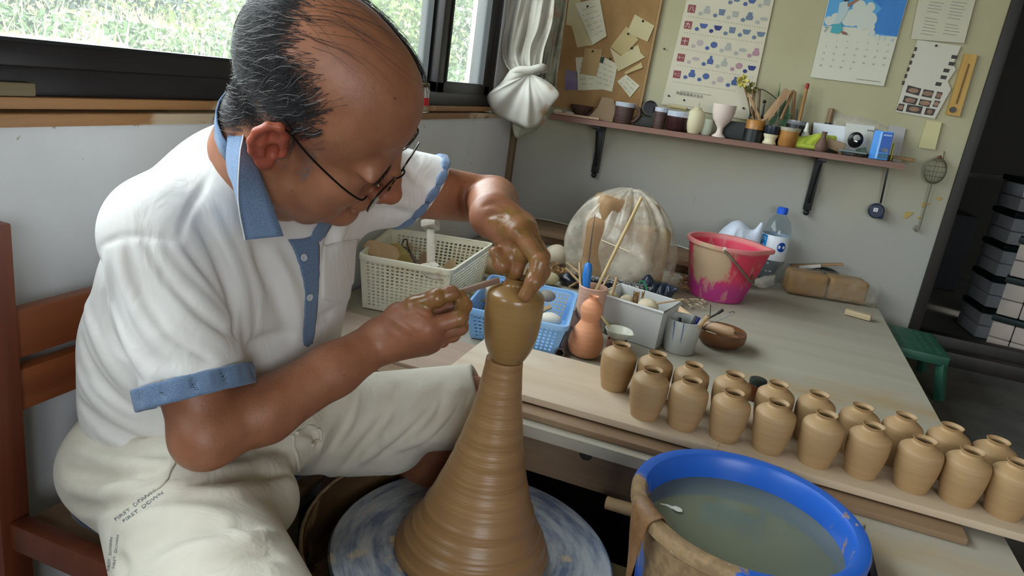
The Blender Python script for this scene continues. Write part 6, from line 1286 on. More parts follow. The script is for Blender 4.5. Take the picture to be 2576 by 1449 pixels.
# curtain tied back in the corner
m_curt = M('stained_curtain', (196,192,182), 0.9, (176,170,156), 6, spots=(150,120,84), spotscale=7, spotlo=(0.60,0.70), sheen=0.2)
m_curt2 = M('grey_floral_curtain', (170,166,148), 0.9, (134,134,112), 16, lohi=(0.42,0.58), spots=(164,134,110), spotscale=22, spotlo=(0.6,0.66))
t = thing('curtain', 'stained grey-white curtain knotted up in the corner beside the window', 'curtain', (-0.83, 2.6, 0.98))
def drape(px_rows, y0, amp, nf, seed, nz=40, nx=60, ph=0.0):
    """rows of (pixel y, left x, right x, depth y)"""
    r_ = np.random.default_rng(seed); rows_ = smooth_prof(px_rows, max(2, nz//(len(px_rows)-1))); G = []
    for yy, xl, xr, yd in rows_:
        row = []
        for u in np.linspace(0, 1, nx):
            d = yd+amp*math.sin(nf*2*PI*u+ph+0.5*math.sin(yy*0.02))+0.4*amp*math.sin(nf*4.7*PI*u+yy*0.03+seed)
            row.append(py(xl+(xr-xl)*u, yy+4*math.sin(u*7+yy*0.05), d))
        G.append(row)
    return sheet(np.array(G), 0.003)
obj('tail_panel', drape([(-60,1282,1400,2.52), (60,1270,1388,2.52), (120,1264,1368,2.52), (155,1272,1362,2.50), (190,1298,1356,2.485)], 2.5, 0.016, 2.5, 1), m_curt, t, ang=180)
obj('hanging_panel', drape([(-60,1368,1432,2.60), (60,1362,1420,2.60), (160,1355,1404,2.59), (225,1352,1398,2.58), (262,1358,1395,2.58)], 2.5, 0.010, 1.5, 2, ph=1.0), m_curt2, t, ang=180)
def fan(pivot, rim_, y0, amp, nf, mat, name, inner=0.22, nr=14, na=44, ph=0.0, bend=0.03):
    rm = smooth_prof(rim_, max(3, na//(len(rim_)-1))); G = []
    for k in np.linspace(inner, 1, nr):
        row = []
        for i, q in enumerate(rm):
            u = i/(len(rm)-1); w_ = amp*k*math.sin(nf*2*PI*u+ph)+0.35*amp*k*math.sin(nf*5*PI*u+2)
            row.append(py(pivot[0]+(q[0]-pivot[0])*k+5*math.sin(k*5+u*9)*k*(1-k), pivot[1]+(q[1]-pivot[1])*k+8*k*(1-k), y0-bend*math.sin(PI*k*0.8)+w_))
        G.append(row)
    obj(name, sheet(np.array(G), 0.0025), mat, t, ang=180)
obj('knot', tube(curve([py(1288,186,2.475), py(1308,176,2.462), py(1335,176,2.462), py(1362,170,2.475), py(1366,176,2.50)]), 0.017, 12, True, 0.8), m_curt, t)
fan((1332,184), [(1278,182),(1262,206),(1238,226),(1225,247),(1243,282),(1272,300),(1300,312),(1326,322),(1350,316),(1374,286),(1390,262),(1407,240),(1398,222),(1372,200)], 2.475, 0.017, 3.3, m_curt, 'flared_end', 0.03, 16, 90)
fan((1342,230), [(1286,306),(1296,345),(1318,340),(1345,330),(1376,298)], 2.515, 0.008, 1.3, m_curt2, 'flared_lining', 0.3)
# window sill bits
c = px(1060, 262, -0.955); c[2] = 1.0822; c[1] = py(1060,262,2.05)[1] if False else px(1060,262,-0.955)[1]
t = thing('glass_jar', 'small jar with a gold lid and red contents on the sill beside the potter\'s forehead', 'jar', c)
obj('glass', lathe([(0,0),(0.019,0),(0.021,0.004),(0.021,0.046),(0.017,0.052),(0,0.052)], 28, c), M('frosted_glass', (206,200,196), 0.2, alpha=1.0), t)
obj('red_contents', lathe([(0.0211,0.001),(0.0214,0.002),(0.0214,0.022),(0.0211,0.023)], 28, c), M('red_contents', (206,26,44), 0.3), t)
obj('lid', lathe([(0,0.0522),(0.0185,0.0522),(0.019,0.054),(0.019,0.062),(0.017,0.064),(0,0.064)], 28, c), M('gold_lid', (176,160,104), 0.3, (60,52,40), 60, metal=0.4), t)
c = px(1075, 291, -0.941); single('paper_scrap', 'small white scrap on the lower sill board beside the red jar', 'paper', xf(box((0, 0, 0), (0.012, 0.05, 0.003), None, 0.001), rotz(0.2), (-0.950, c[1], 1.0636)), M('white_scrap_b', (226,222,210), 0.6))
a, e = px(-20, 208, -0.957), px(86, 213, -0.957)
single('wood_offcut', 'worn pale wood block on the sill at the far left of the window', 'block', box2((-0.9636, a[1], 1.0822), (-0.9535, e[1], 1.1005), 0.003), wood('worn_block', (126,112,84), (104,92,68), 1, 20, 0.8))
# ================================================================== the potter
def skin_mat():
    mt, nt, b = base('tanned_skin'); v = coords(nt)
    at = _n(nt, 'ShaderNodeAttribute', attribute_name='tone'); sp = _n(nt, 'ShaderNodeSeparateColor'); nt.links.new(at.outputs['Color'], sp.inputs[0])
    c = mix(nt, ramp(nt, noise_tex(nt, v, 38, 5), 0.35, 0.65), L((162,108,79)), L((148,95,68)))
    c = mix(nt, ramp(nt, noise_tex(nt, v, 150, 2), 0.70, 0.76), c, L((118,70,48)))
    c = mix(nt, sp.outputs[0], c, L((178,74,54)))                                # redder ears, nose, knuckles
    ad = _n(nt, 'ShaderNodeMath', operation='MULTIPLY_ADD'); nt.links.new(noise_tex(nt, v, 55, 5, 0.6), ad.inputs[0]); ad.inputs[1].default_value = 0.7; nt.links.new(sp.outputs[1], ad.inputs[2])
    f = ramp(nt, ad.outputs[0], 0.80, 0.98); cl = mix(nt, ramp(nt, noise_tex(nt, v, 90, 3), 0.4, 0.6), L((132,98,52)), L((146,102,64)))
    c = mix(nt, f, c, cl); c = mix(nt, sp.outputs[2], c, L((214,170,140)))
    nt.links.new(c, b.inputs['Base Color'])
    rg = mix(nt, f, (0.46,0.46,0.46,1), (0.24,0.24,0.24,1)); nt.links.new(rg, b.inputs['Roughness'])
    b.inputs['Subsurface Weight'].default_value = 0.12; b.inputs['Subsurface Radius'].default_value = (0.010, 0.0035, 0.0018); b.inputs['Subsurface Scale'].default_value = 1.0
    bump(nt, noise_tex(nt, v, 260, 3), 0.12, 0.004, b); return mt
m_skin = skin_mat()
def cloth(name, c, c2, wv=900, rough=0.9, weave=0.25, st=None, crease=0.0):
    mt, nt, b = base(name); v = coords(nt); w1 = noise_tex(nt, v, wv, 2); 
    o_ = mix(nt, ramp(nt, noise_tex(nt, v, 14, 4), 0.35, 0.65), L(c), L(c2)); 
    if st: o_ = mix(nt, ramp(nt, noise_tex(nt, v, wv*0.4, 2), 0.4, 0.6), o_, L(st))
    nt.links.new(o_, b.inputs['Base Color']); b.inputs['Roughness'].default_value = rough; b.inputs['Sheen Weight'].default_value = 0.15
    bump(nt, w1, weave, 0.002, b)
    if crease:
        b1 = b.inputs['Normal'].links[0].from_node; n2 = _n(nt, 'ShaderNodeBump'); n2.inputs['Strength'].default_value = crease; n2.inputs['Distance'].default_value = 0.012
        nt.links.new(noise_tex(nt, coords(nt, (1.0, 1.0, 0.45), (0.5, 0.3, 0.2)), 16, 3, 0.5, 1.2), n2.inputs['Height']); nt.links.new(n2.outputs[0], b1.inputs['Normal'])
    return mt
m_shirt = cloth('white_jersey', (232,230,226), (226,223,218), 1400, 0.9, 0.12, None, 0.35)
m_denim = cloth('blue_chambray', (100,124,156), (86,108,140), 1800, 0.9, 0.25, (116,138,168))
m_short = cloth('cream_cotton', (226,220,204), (216,209,192), 900, 0.9, 0.2, None, 0.45)
m_stitch = M('pale_stitching', (206,210,214), 0.8)
ROOT = thing('person', 'grey-haired balding potter in white polo and cream shorts bending over his wheel', 'person', (-0.70, 0.82, 0.0))
ROOT['label'] = 'balding man in white polo with blue collar and cream shorts, shaping a vase'
# ---------------------------------------------------------------- head
HR = np.array([[0.770,-0.046,0.637],[0.328,0.885,-0.332],[-0.548,0.464,0.696]]); u_, _, v_ = np.linalg.svd(HR); HR = u_ @ v_
HS = 1.05; HT = np.array([-0.483, 0.716, 1.131])
def hw(p): return HS*(np.asarray(p, float) @ HR.T)+HT
def hl_(p): return ((np.asarray(p, float)-HT) @ HR)/HS
NB = np.array([-0.590, 0.755, 1.045])
H = Field((-0.20, -0.115, -0.19), (0.145, 0.115, 0.15), 0.0022)
H.ell((-0.014, 0, 0.050), (0.094, 0.076, 0.082)).ell((0.037, 0, 0.050), (0.055, 0.062, 0.062), None, 0.03).ell((0.040, 0, -0.028), (0.056, 0.057, 0.074), None, 0.03)
for s in (-1, 1):
    H.chain([(-0.005, s*0.060, -0.045), (0.015, s*0.054, -0.078), (0.050, s*0.036, -0.094), (0.081, 0, -0.101)], [0.016, 0.017, 0.017, 0.016], 0.022)
    H.ell((0.062, s*0.047, -0.022), (0.030, 0.020, 0.022), None, 0.016).ell((0.055, s*0.043, -0.058), (0.030, 0.022, 0.030), None, 0.02)
    H.ell((0.080, s*0.030, 0.024), (0.012, 0.030, 0.010), rotz(-s*0.35), 0.018)
H.ell((0.083, 0, -0.099), (0.017, 0.020, 0.015), None, 0.012)
for s in (-1, 1):
    H.ell((0.101, s*0.033, 0.002), (0.013, 0.018, 0.010), None, 0.012, 'sub'); H.ell((0.0770, s*0.032, 0.001), (0.0128, 0.0150, 0.0108), None, 0.005)
    H.fold([(0.0935, s*0.018, 0.000), (0.0945, s*0.033, -0.004), (0.086, s*0.047, -0.001)], 0.0016, -0.0020); H.fold([(0.092, s*0.018, 0.010), (0.0935, s*0.033, 0.0105), (0.084, s*0.050, 0.008)], 0.0022, -0.0018)
    H.fold([(0.093, s*0.018, -0.011), (0.090, s*0.034, -0.017), (0.080, s*0.050, -0.013)], 0.003, -0.0022)
H.chain([(0.094, 0, 0.016), (0.104, 0, -0.006), (0.1165, 0, -0.026)], [0.0085, 0.0095, 0.0120], 0.010).ell((0.114, 0, -0.030), (0.012, 0.012, 0.010), None, 0.006)
for s in (-1, 1):
    H.ell((0.105, s*0.0135, -0.032), (0.0105, 0.0075, 0.0085), None, 0.006); H.ell((0.108, s*0.0075, -0.0405), (0.006, 0.004, 0.004), None, 0.003, 'sub')
    H.fold([(0.101, s*0.022, -0.030), (0.096, s*0.032, -0.050), (0.086, s*0.038, -0.072)], 0.0032, -0.0028)
H.ell((0.093, 0, -0.056), (0.015, 0.026, 0.012), None, 0.010).ell((0.098, 0, -0.0600), (0.0095, 0.024, 0.0058), None, 0.004).ell((0.095, 0, -0.0715), (0.0095, 0.021, 0.0068), None, 0.004)
H.fold([(0.094, -0.026, -0.066), (0.1055, -0.010, -0.0655), (0.1055, 0.010, -0.0655), (0.094, 0.026, -0.066)], 0.0018, -0.0042)
H.fold([(0.094, -0.020, -0.082), (0.098, 0, -0.0835), (0.094, 0.020, -0.082)], 0.004, -0.003)
for z in (0.050, 0.062): H.fold([(0.075, -0.045, z), (0.094, -0.015, z+0.003), (0.094, 0.015, z+0.003), (0.075, 0.045, z)], 0.003, -0.0012)
nb = hl_(NB)
H.cone((-0.032, 0, -0.035), nb, 0.056, 0.066, 0.03).ell((0.03, 0, -0.088), (0.035, 0.03, 0.02), None, 0.03)
H.cone((0.028, 0, -0.090), nb+np.array([0.045, 0, 0.005]), 0.020, 0.030, 0.03)
EAR = {}
for s in (-1, 1):
    e0 = np.array([0.004, s*0.0735, -0.002]); bv = unit((-0.86, s*0.51, -0.04)); wv_ = unit(np.array([-0.16, s*0.06, 0.985])); wv_ = unit(wv_-bv*np.dot(wv_, bv)); nv = np.cross(bv, wv_); nv = nv if nv[1]*s > 0 else -nv
    Re = np.array([bv, wv_, nv]).T; E = lambda a, b, c=0.0: e0+bv*a+wv_*b+nv*c
    H.ell(E(0.016, 0.004, 0.001), (0.0185, 0.029, 0.0042), Re, 0.005)
    H.ell(E(0.008, -0.002, -0.010), (0.015, 0.020, 0.011), Re, 0.004)
    H.ell(E(0.0105, -0.003, 0.0060), (0.0092, 0.0122, 0.0085), Re, 0.002, 'sub').ell(E(0.020, 0.019, 0.0050), (0.0070, 0.0080, 0.0048), Re, 0.003, 'sub')
    H.chain([E(0.004, 0.004, 0.002), E(0.006, 0.022, 0.004), E(0.015, 0.034, 0.0045), E(0.026, 0.031, 0.0045), E(0.0335, 0.019, 0.0045), E(0.0345, 0.003, 0.004), E(0.0295, -0.012, 0.003), E(0.020, -0.023, 0.002)], [0.003, 0.0040, 0.0042, 0.0042, 0.0040, 0.0038, 0.0036, 0.0034], 0.003)
    H.chain([E(0.0245, 0.020, 0.003), E(0.0240, 0.004, 0.0042), E(0.0185, -0.011, 0.0038)], [0.0025, 0.0030, 0.0026], 0.004)
    H.ell(E(0.012, -0.0265, 0.001), (0.0095, 0.0105, 0.0048), Re, 0.005).ell(E(0.0005, -0.004, 0.003), (0.0042, 0.0060, 0.0045), Re, 0.004)
    EAR[s] = (e0+bv*0.016+wv_*0.002)
HV, HF = H.mesh(1)
def tone_arr(n): return np.zeros((n, 4), np.float32)
ht = tone_arr(len(HV)); ht[:, 3] = 1
for s in (-1, 1): ht[:, 0] = np.maximum(ht[:, 0], 0.62*np.clip((0.040-np.linalg.norm((HV-EAR[s])*np.array([1, 1, 0.8]), axis=1))/0.014, 0, 1)*(np.abs(HV[:, 1]) > 0.068))
ht[:, 0] = np.maximum(ht[:, 0], 0.30*np.exp(-(np.linalg.norm(HV-np.array([0.112, 0, -0.028]), axis=1)/0.022)**2)); ht[:, 0] = np.maximum(ht[:, 0], 0.35*np.exp(-((HV[:, 0]-0.098)/0.012)**2-((HV[:, 2]+0.066)/0.010)**2-(HV[:, 1]/0.02)**4))
pieces = [(hw(HV), HF, ht)]
# ---------------------------------------------------------------- arms and hands
SR, ER, WR = np.array([-0.655, 0.660, 0.955]), py(519, 1094, 0.615), pd(958, 858, 0.985)
SL, EL, WL = np.array([-0.580, 0.975, 1.010]), py(1240, 506, 1.150), pd(1240, 542, 1.015)
def digits(F, fingers, rs, k=0.004):
    for P_, r in zip(fingers, rs):
        F.chain(P_, r, k)
        for j in (1, 2): F.ell(P_[j], np.array([1, 1, 1])*r[j]*1.015, None, 0.004)
PX = lambda L_: [pd(*q) for q in L_]
A = Field(np.minimum(np.minimum(SR, ER), WR)-0.10, np.maximum(np.maximum(SR, ER), WR)+np.array([0.17, 0.14, 0.10]), 0.0019)
A.cone(SR, ER, 0.052, 0.038, 0.02).ell(ER+np.array([0.000, -0.002, 0.0]), (0.037, 0.038, 0.037), None, 0.015)
m1 = ER*0.70+WR*0.30+np.array([0, 0, -0.010]); A.chain([ER, m1, ER*0.3+WR*0.7+np.array([0, 0, -0.005]), WR], [0.036, 0.0395, 0.0345, 0.0295], 0.015)
mc = PX([(1074,824,0.945),(1086,843,0.962),(1082,857,0.980),(1070,866,0.998)])
ri = PX([(1078,822,0.942),(1156,800,0.948),(1167,768,0.960),(1157,745,0.967)]); rm = PX([(1086,843,0.962),(1156,822,0.968),(1146,795,0.984),(1118,788,0.992)])
rr_ = PX([(1082,857,0.980),(1138,840,0.990),(1124,814,1.004),(1100,805,1.006)]); rp = PX([(1070,866,0.998),(1112,856,1.008),(1102,834,1.018),(1085,825,1.018)])
rt = PX([(1004,800,0.968),(1042,770,0.955),(1098,750,0.948),(1137,737,0.952)])
for m_, r in zip(mc, (0.0185, 0.019, 0.018, 0.016)): A.cone(WR, m_, 0.024, r, 0.014)
A.cone(WR, rt[0], 0.024, 0.019, 0.014).cone(rt[0], mc[0], 0.017, 0.014, 0.016).ell((rt[1]+mc[0])/2, (0.014, 0.012, 0.014), None, 0.012)
digits(A, [ri, rm, rr_, rp], [(0.0125, 0.0112, 0.0105, 0.0092), (0.0125, 0.0112, 0.0102, 0.009), (0.012, 0.0108, 0.0098, 0.009), (0.011, 0.0095, 0.0088, 0.008)])
A.chain(rt, [0.017, 0.0135, 0.0118, 0.0100], 0.006).ell(rt[2], (0.0121,)*3, None, 0.004)
A.ell(pd(1098, 788, 0.985), (0.026, 0.020, 0.020), None, 0.010).ell(pd(1130, 775, 0.985), (0.018, 0.014, 0.016), None, 0.008); tipd = unit(rt[3]-rt[2]); A.ell(rt[3]-tipd*0.004, (0.0125, 0.0105, 0.0095), frame(tipd, (0, -0.5, 0.85)), 0.004)
vd = unit(ray(1060, 790))
for q in ([(1048,783),(1075,795),(1100,792)], [(1090,790),(1118,787),(1140,776)]):
    pts = [A.hit(x, y, 0.8, 1.05) for x, y in q]
    if all(p is not None for p in pts): A.fold(pts, 0.003, -0.004)
for x, y in [(1112,742),(1107,744),(1118,741)]:
    p0, p1 = A.hit(x, y-4, 0.8, 1.05), A.hit(x+3, y+9, 0.8, 1.05)
    if p0 is not None and p1 is not None: A.fold([p0, p1], 0.0014, -0.0011)
for q in ([(985,800),(1010,818),(1040,838)], [(975,830),(1000,845),(1020,862)], [(1005,790),(1030,812),(1060,835)]):
    pts = [A.hit(x, y, 0.8, 1.1) for x, y in q]
    if all(p is not None for p in pts): A.fold(pts, 0.0035, 0.0013)
AV, AF = A.mesh(1); at_ = tone_arr(len(AV)); at_[:, 3] = 1
def near_line(V, P_, r):
    d = np.full(len(V), 9.0)
    for i in range(len(P_)-1):
        a, ba = P_[i], P_[i+1]-P_[i]; t = np.clip(((V-a) @ ba)/(ba @ ba+1e-12), 0, 1); d = np.minimum(d, np.linalg.norm(V-a-t[:, None]*ba, axis=1))
    return np.clip((r-d)/(r*0.45), 0, 1)
at_[:, 1] = np.maximum.reduce([near_line(AV, rt[1:], 0.026), near_line(AV, ri[1:], 0.024), near_line(AV, [rt[0]*0.4+rt[1]*0.6, (mc[0]+rt[1])/2, mc[0]*0.7+ri[1]*0.3], 0.022), near_line(AV, rm[1:], 0.02)])*0.62
at_[:, 0] = 0.35*np.exp(-(np.linalg.norm(AV-mc[0], axis=1)/0.016)**2)
pieces.append((AV, AF, at_))
B_ = Field(np.minimum(np.minimum(SL, EL), WL)-np.array([0.09, 0.10, 0.16]), np.maximum(np.maximum(SL, EL), WL)+np.array([0.12, 0.08, 0.09]), 0.0019)
B_.cone(SL, EL, 0.050, 0.040, 0.02).ell(EL, (0.040, 0.040, 0.040), None, 0.015)
m1 = EL*0.66+WL*0.34+np.array([0, 0, 0.002]); B_.chain([EL, m1, WL], [0.039, 0.0405, 0.0310], 0.010)
KN = PX([(1276,588,0.990),(1306,584,0.972),(1322,578,0.985),(1320,566,1.003)])
li = PX([(1280,592,0.986),(1316,640,0.972),(1298,682,0.981),(1280,716,0.990)]); lm_ = PX([(1310,586,0.968),(1358,660,0.946),(1343,708,0.942),(1321,744,0.946)])
lr = PX([(1326,580,0.984),(1362,646,0.968),(1364,684,0.968),(1356,706,0.973)]); lp = PX([(1322,568,1.002),(1352,622,0.996),(1352,656,0.996),(1344,682,0.998)])
lt = PX([(1262,572,0.998),(1290,640,0.984),(1262,667,0.974),(1246,634,0.972)])
for m_, r in zip(KN, (0.0175, 0.0185, 0.0175, 0.0165)): B_.cone(WL, m_, 0.026, r, 0.013)
B_.cone(WL, lt[0], 0.024, 0.019, 0.012).cone(lt[0], lt[1], 0.018, 0.0145, 0.010).cone(lt[1], KN[0], 0.012, 0.012, 0.012)
digits(B_, [li, lm_, lr, lp], [(0.0118, 0.0102, 0.0092, 0.0080), (0.0132, 0.0118, 0.0108, 0.0094), (0.0125, 0.0112, 0.0104, 0.0094), (0.0112, 0.0098, 0.009, 0.0082)])
B_.chain(lt[1:], [0.0128, 0.0108, 0.0086], 0.006)
for q in ([(1215,520),(1250,512),(1285,528)], [(1224,545),(1250,538),(1275,545)]):
    pts = [B_.hit(x, y, 0.85, 1.2) for x, y in q]
    if all(p is not None for p in pts): B_.fold(pts, 0.004, -0.0035)
pts = [B_.hit(x, y, 0.85, 1.25) for x, y in [(1168,468),(1163,505),(1168,548)]]
if all(p is not None for p in pts): B_.fold(pts, 0.006, -0.007)
BV, BFc = B_.mesh(1); bt = tone_arr(len(BV)); bt[:, 3] = 1
bt[:, 1] = np.maximum.reduce([near_line(BV, [WL, KN[1]], 0.042), near_line(BV, li, 0.03), near_line(BV, lm_, 0.03), near_line(BV, lr, 0.03), near_line(BV, lt, 0.028)])*0.60
pieces.append((BV, BFc, bt))
# ---------------------------------------------------------------- trunk and legs (mostly under the clothes)
PEL = np.array([-0.715, 0.815, 0.625]); HIPR, HIPL = np.array([-0.705, 0.715, 0.600]), np.array([-0.690, 0.915, 0.605])
KR, KL = np.array([-0.372, 0.478, 0.600]), py(1174, 1018, 1.052)
Tf = Field((-0.92, 0.36, 0.02), (-0.28, 1.28, 1.12), 0.0075)
Tf.cone(PEL, (-0.70, 0.815, 0.80), 0.105, 0.105, 0.05).ell((-0.685, 0.81, 0.88), (0.095, 0.135, 0.10), rotz(-0.2), 0.05).cone((-0.655, 0.80, 0.96), NB, 0.07, 0.05, 0.05).cone(SR, (-0.655, 0.80, 0.965), 0.045, 0.06, 0.04).cone(SL, (-0.655, 0.80, 0.965), 0.045, 0.06, 0.04)
Tf.ell(PEL, (0.10, 0.15, 0.08), None, 0.04).cone(HIPR, KR, 0.072, 0.054, 0.03).cone(HIPL-np.array([0, 0, 0.03]), KL-np.array([0, 0, 0.004]), 0.050, 0.050, 0.02)
for K_, an_, ft in ((KR, np.array([-0.33, 0.49, 0.10]), np.array([-0.20, 0.47, 0.05])), (KL, np.array([-0.57, 1.135, 0.12]), np.array([-0.46, 1.16, 0.06]))):
    kr = 0.054 if K_ is KR else 0.047; Tf.ell(K_, (kr, kr, kr), None, 0.02).chain([K_, K_*0.66+an_*0.34, an_], [kr-0.004, 0.050, 0.034], 0.02).cone(an_-np.array([0.02, 0, 0.05]), ft, 0.034, 0.026, 0.02)
TV, TF = Tf.mesh(1); tt = tone_arr(len(TV)); tt[:, 3] = 1; pieces.append((TV, TF, tt))
VB, FB = J(*[(p[0], p[1]) for p in pieces])
body = obj('body', (VB, FB), m_skin, ROOT, ang=180)
ca = body.data.color_attributes.new('tone', 'FLOAT_COLOR', 'POINT'); ca.data.foreach_set('color', np.concatenate([p[2] for p in pieces]).ravel())
for q, up in ((rt, (0.1, -0.75, 0.65)),):
    d = unit(q[3]-q[2]); Rn = frame(d, up); c = A.snap(np.array([q[3]+d*0.001+Rn[:, 2]*0.012]), 0.0)[0]
    nu = np.array([A.snap(np.array([c+Rn[:, 0]*0.0062*a+Rn[:, 1]*0.0050*b*(1-0.15*(a > 0.6))]), 0.0006)[0] for a in np.linspace(-1, 1, 7) for b in np.linspace(-1, 1, 7)]).reshape(7, 7, 3)
    obj('thumbnail', sheet(nu, -0.0006), M('nail', (140,96,70), 0.25), body, label='shiny thumbnail')
# ---------------------------------------------------------------- hair
def hair_mask(px_, py__):
    poly = [(560,90),(615,40),(660,-10),(720,-60),(800,-60),(772,-5),(742,60),(738,120),(752,172),(790,205),(806,262),(802,318),(790,352),(768,338),(748,312),(706,292),(668,292),(636,305),(596,330),(560,250)]
    ins = np.zeros(len(px_), bool); j = len(poly)-1
    for i in range(len(poly)):
        (xi, yi), (xj, yj) = poly[i], poly[j]; c = ((yi > py__) != (yj > py__)) & (px_ < (xj-xi)*(py__-yi)/(yj-yi+1e-9)+xi); ins ^= c; j = i
    return ins
def project(P_):
    q = (np.asarray(P_)-CAM) @ AX.T; return CX+FPX*q[:, 0]/q[:, 2], CY+FPX*q[:, 1]/q[:, 2]
hr = np.random.default_rng(5)
HVn = H.grad(HV)
sel = (HV[:, 2] > -0.075) & (HV[:, 0] < 0.06) & (np.abs(HV[:, 1]) < 0.082) & (HV[:, 0] > -0.13)
Q = HV[sel].copy(); Qm = Q.copy(); Qm[:, 1] = -np.abs(Qm[:, 1])
ux, uy = project(hw(Qm)); ok = hair_mask(ux+hr.normal(4, 24, len(Q)), uy+hr.normal(0, 12, len(Q))) & ((Q[:, 2] > -0.02) | (Q[:, 0] < -0.045)) & ~((np.abs(Q[:, 1]) > 0.066) & (Q[:, 2] < 0.028) & (Q[:, 0] > -0.048))
Q = Q[ok]; pick = hr.integers(0, len(Q), 15000); Q0 = Q[pick]+hr.normal(0, 0.0012, (15000, 3))
def strands(Q0, dirf, length, n, off0, off1, w):
    P_ = [H.snap(Q0, off0, 3)]
    for i in range(1, n+1):
        d = dirf(P_[-1], i); P_.append(H.snap(P_[-1]+d*(length/n)[:, None], off0+(off1-off0)*i/n, 2))
    P_ = [hw(p) for p in P_]; k = len(Q0); V = np.zeros((k, (n+1)*3, 3))
    for i in range(n+1):
        t = P_[min(i+1, n)]-P_[max(i-1, 0)]; t /= np.linalg.norm(t, axis=1, keepdims=True)+1e-9
        a = np.cross(t, np.array([0.3, 0.5, 0.8])); a /= np.linalg.norm(a, axis=1, keepdims=True)+1e-9; b = np.cross(t, a); ww = w*(1-0.75*i/n)
        for j in range(3): an = 2*PI*j/3; V[:, i*3+j] = P_[i]+ww[:, None]*(math.cos(an)*a+math.sin(an)*b)
    F = []
    for i in range(n):
        for j in range(3): F.append((i*3+j, i*3+(j+1) % 3, (i+1)*3+(j+1) % 3, (i+1)*3+j))
    F = np.array(F); Fa = (F[None]+(np.arange(k)*(n+1)*3)[:, None, None]).reshape(-1, 4)
    return V.reshape(-1, 3), Fa.tolist()
rnd = hr.normal(0, 1, (len(Q0), 3))
def flow(P_, i):
    g = np.zeros_like(P_); top = np.clip((P_[:, 2]-0.05)/0.06, 0, 1)
    g[:, 0] = -0.55-0.5*top+0.25*np.sin(P_[:, 2]*70+2); g[:, 2] = -0.95+0.3*top; g[:, 1] = np.sign(P_[:, 1])*0.3*top
    g += rnd*0.22+0.42*np.sin(P_*np.array([70, 60, 85])+i*1.1+rnd*0.6)
    nn = H.grad(P_); g -= nn*np.sum(g*nn, axis=1, keepdims=True); return g/(np.linalg.norm(g, axis=1, keepdims=True)+1e-9)
m_hair, nt, b = base('grey_black_hair'); b.inputs['Base Color'].default_value = L((40,38,40)); b.inputs['Roughness'].default_value = 0.38; b.inputs['Specular IOR Level'].default_value = 0.6
m_hairg = M('grey_hair', (150,146,142), 0.5)
hs1 = strands(Q0, flow, 0.016+0.018*hr.random(len(Q0)), 5, 0.0005, 0.0040, 0.00022+0.00014*hr.random(len(Q0)))
hair = obj('hair', hs1, m_hair, ROOT, ang=180)
cap_f = [f for f in HF if False]
# thin cap of hair roots so the scalp reads dark between the strands
selc = np.zeros(len(HV), bool); Qm = HV.copy(); Qm[:, 1] = -np.abs(Qm[:, 1]); ux, uy = project(hw(Qm))
selc = hair_mask(ux+34, uy) & hair_mask(ux, uy+14) & hair_mask(ux, uy) & sel & ((HV[:, 2] > -0.02) | (HV[:, 0] < -0.045)) & ~((np.abs(HV[:, 1]) > 0.064) & (HV[:, 2] < 0.032) & (HV[:, 0] > -0.052))
keepf = [f for f in HF if selc[f[0]] and selc[f[1]] and selc[f[2]] and selc[f[3]]]; ids = sorted({i for f in keepf for i in f}); mp_ = {i: k for k, i in enumerate(ids)}
obj('hair_roots', (hw(HV[ids]+HVn[ids]*0.0007), [tuple(mp_[i] for i in f) for f in keepf]), M('hair_roots', (58,52,52), 0.6, (92,76,70), 60), hair, ang=180)
gq = Q[hr.integers(0, len(Q), 420)]; rnd = hr.normal(0, 1, (len(gq), 3)); obj('grey_strands', strands(gq, flow, 0.016+0.012*hr.random(len(gq)), 4, 0.002, 0.006, np.full(len(gq), 0.0003)), m_hairg, hair, ang=180, label='scattered grey hairs')
# wisps combed over the bald top
NW = 64; wq = np.stack([-0.085+0.06*hr.random(NW), hr.uniform(-0.055, 0.055, NW), np.full(NW, 0.11)], 1); rnd = hr.normal(0, 1, (NW, 3))
def flow2(P_, i):
    g = np.zeros_like(P_); g[:, 0] = 1.0; g[:, 1] = 0.35+0.3*np.sin(i*0.7+rnd[:, 0]); g += rnd*0.16; nn = H.grad(P_); g -= nn*np.sum(g*nn, axis=1, keepdims=True); return g/(np.linalg.norm(g, axis=1, keepdims=True)+1e-9)
obj('wisps', strands(wq, flow2, 0.04+0.10*hr.random(NW), 9, 0.001, 0.007, 0.00020+0.00010*hr.random(NW)), m_hair, hair, ang=180)
fq = np.stack([hr.uniform(-0.06, 0.05, 420), hr.uniform(0.040, 0.062, 420), hr.uniform(0.085, 0.115, 420)], 1); rnd = hr.normal(0, 1, (420, 3))
def flow3(P_, i):
    g = np.zeros_like(P_); g[:, 0] = 0.8; g[:, 1] = 0.5; g[:, 2] = -0.25; g += rnd*0.25; nn = H.grad(P_); g -= nn*np.sum(g*nn, axis=1, keepdims=True); return g/(np.linalg.norm(g, axis=1, keepdims=True)+1e-9)
obj('far_side_hair', strands(fq, flow3, 0.02+0.04*hr.random(420), 6, 0.001, 0.007, np.full(420, 0.00036)), m_hair, hair, ang=180)
bq = np.stack([np.full(130, 0.098), np.concatenate([hr.uniform(-0.050, -0.014, 65), hr.uniform(0.014, 0.050, 65)]), 0.021+hr.normal(0, 0.0025, 130)], 1); rnd = hr.normal(0, 1, (130, 3))
def flow4(P_, i):
    g = np.zeros_like(P_); g[:, 1] = np.sign(P_[:, 1]); g[:, 2] = -0.1; g += rnd*0.3; nn = H.grad(P_); g -= nn*np.sum(g*nn, axis=1, keepdims=True); return g/(np.linalg.norm(g, axis=1, keepdims=True)+1e-9)
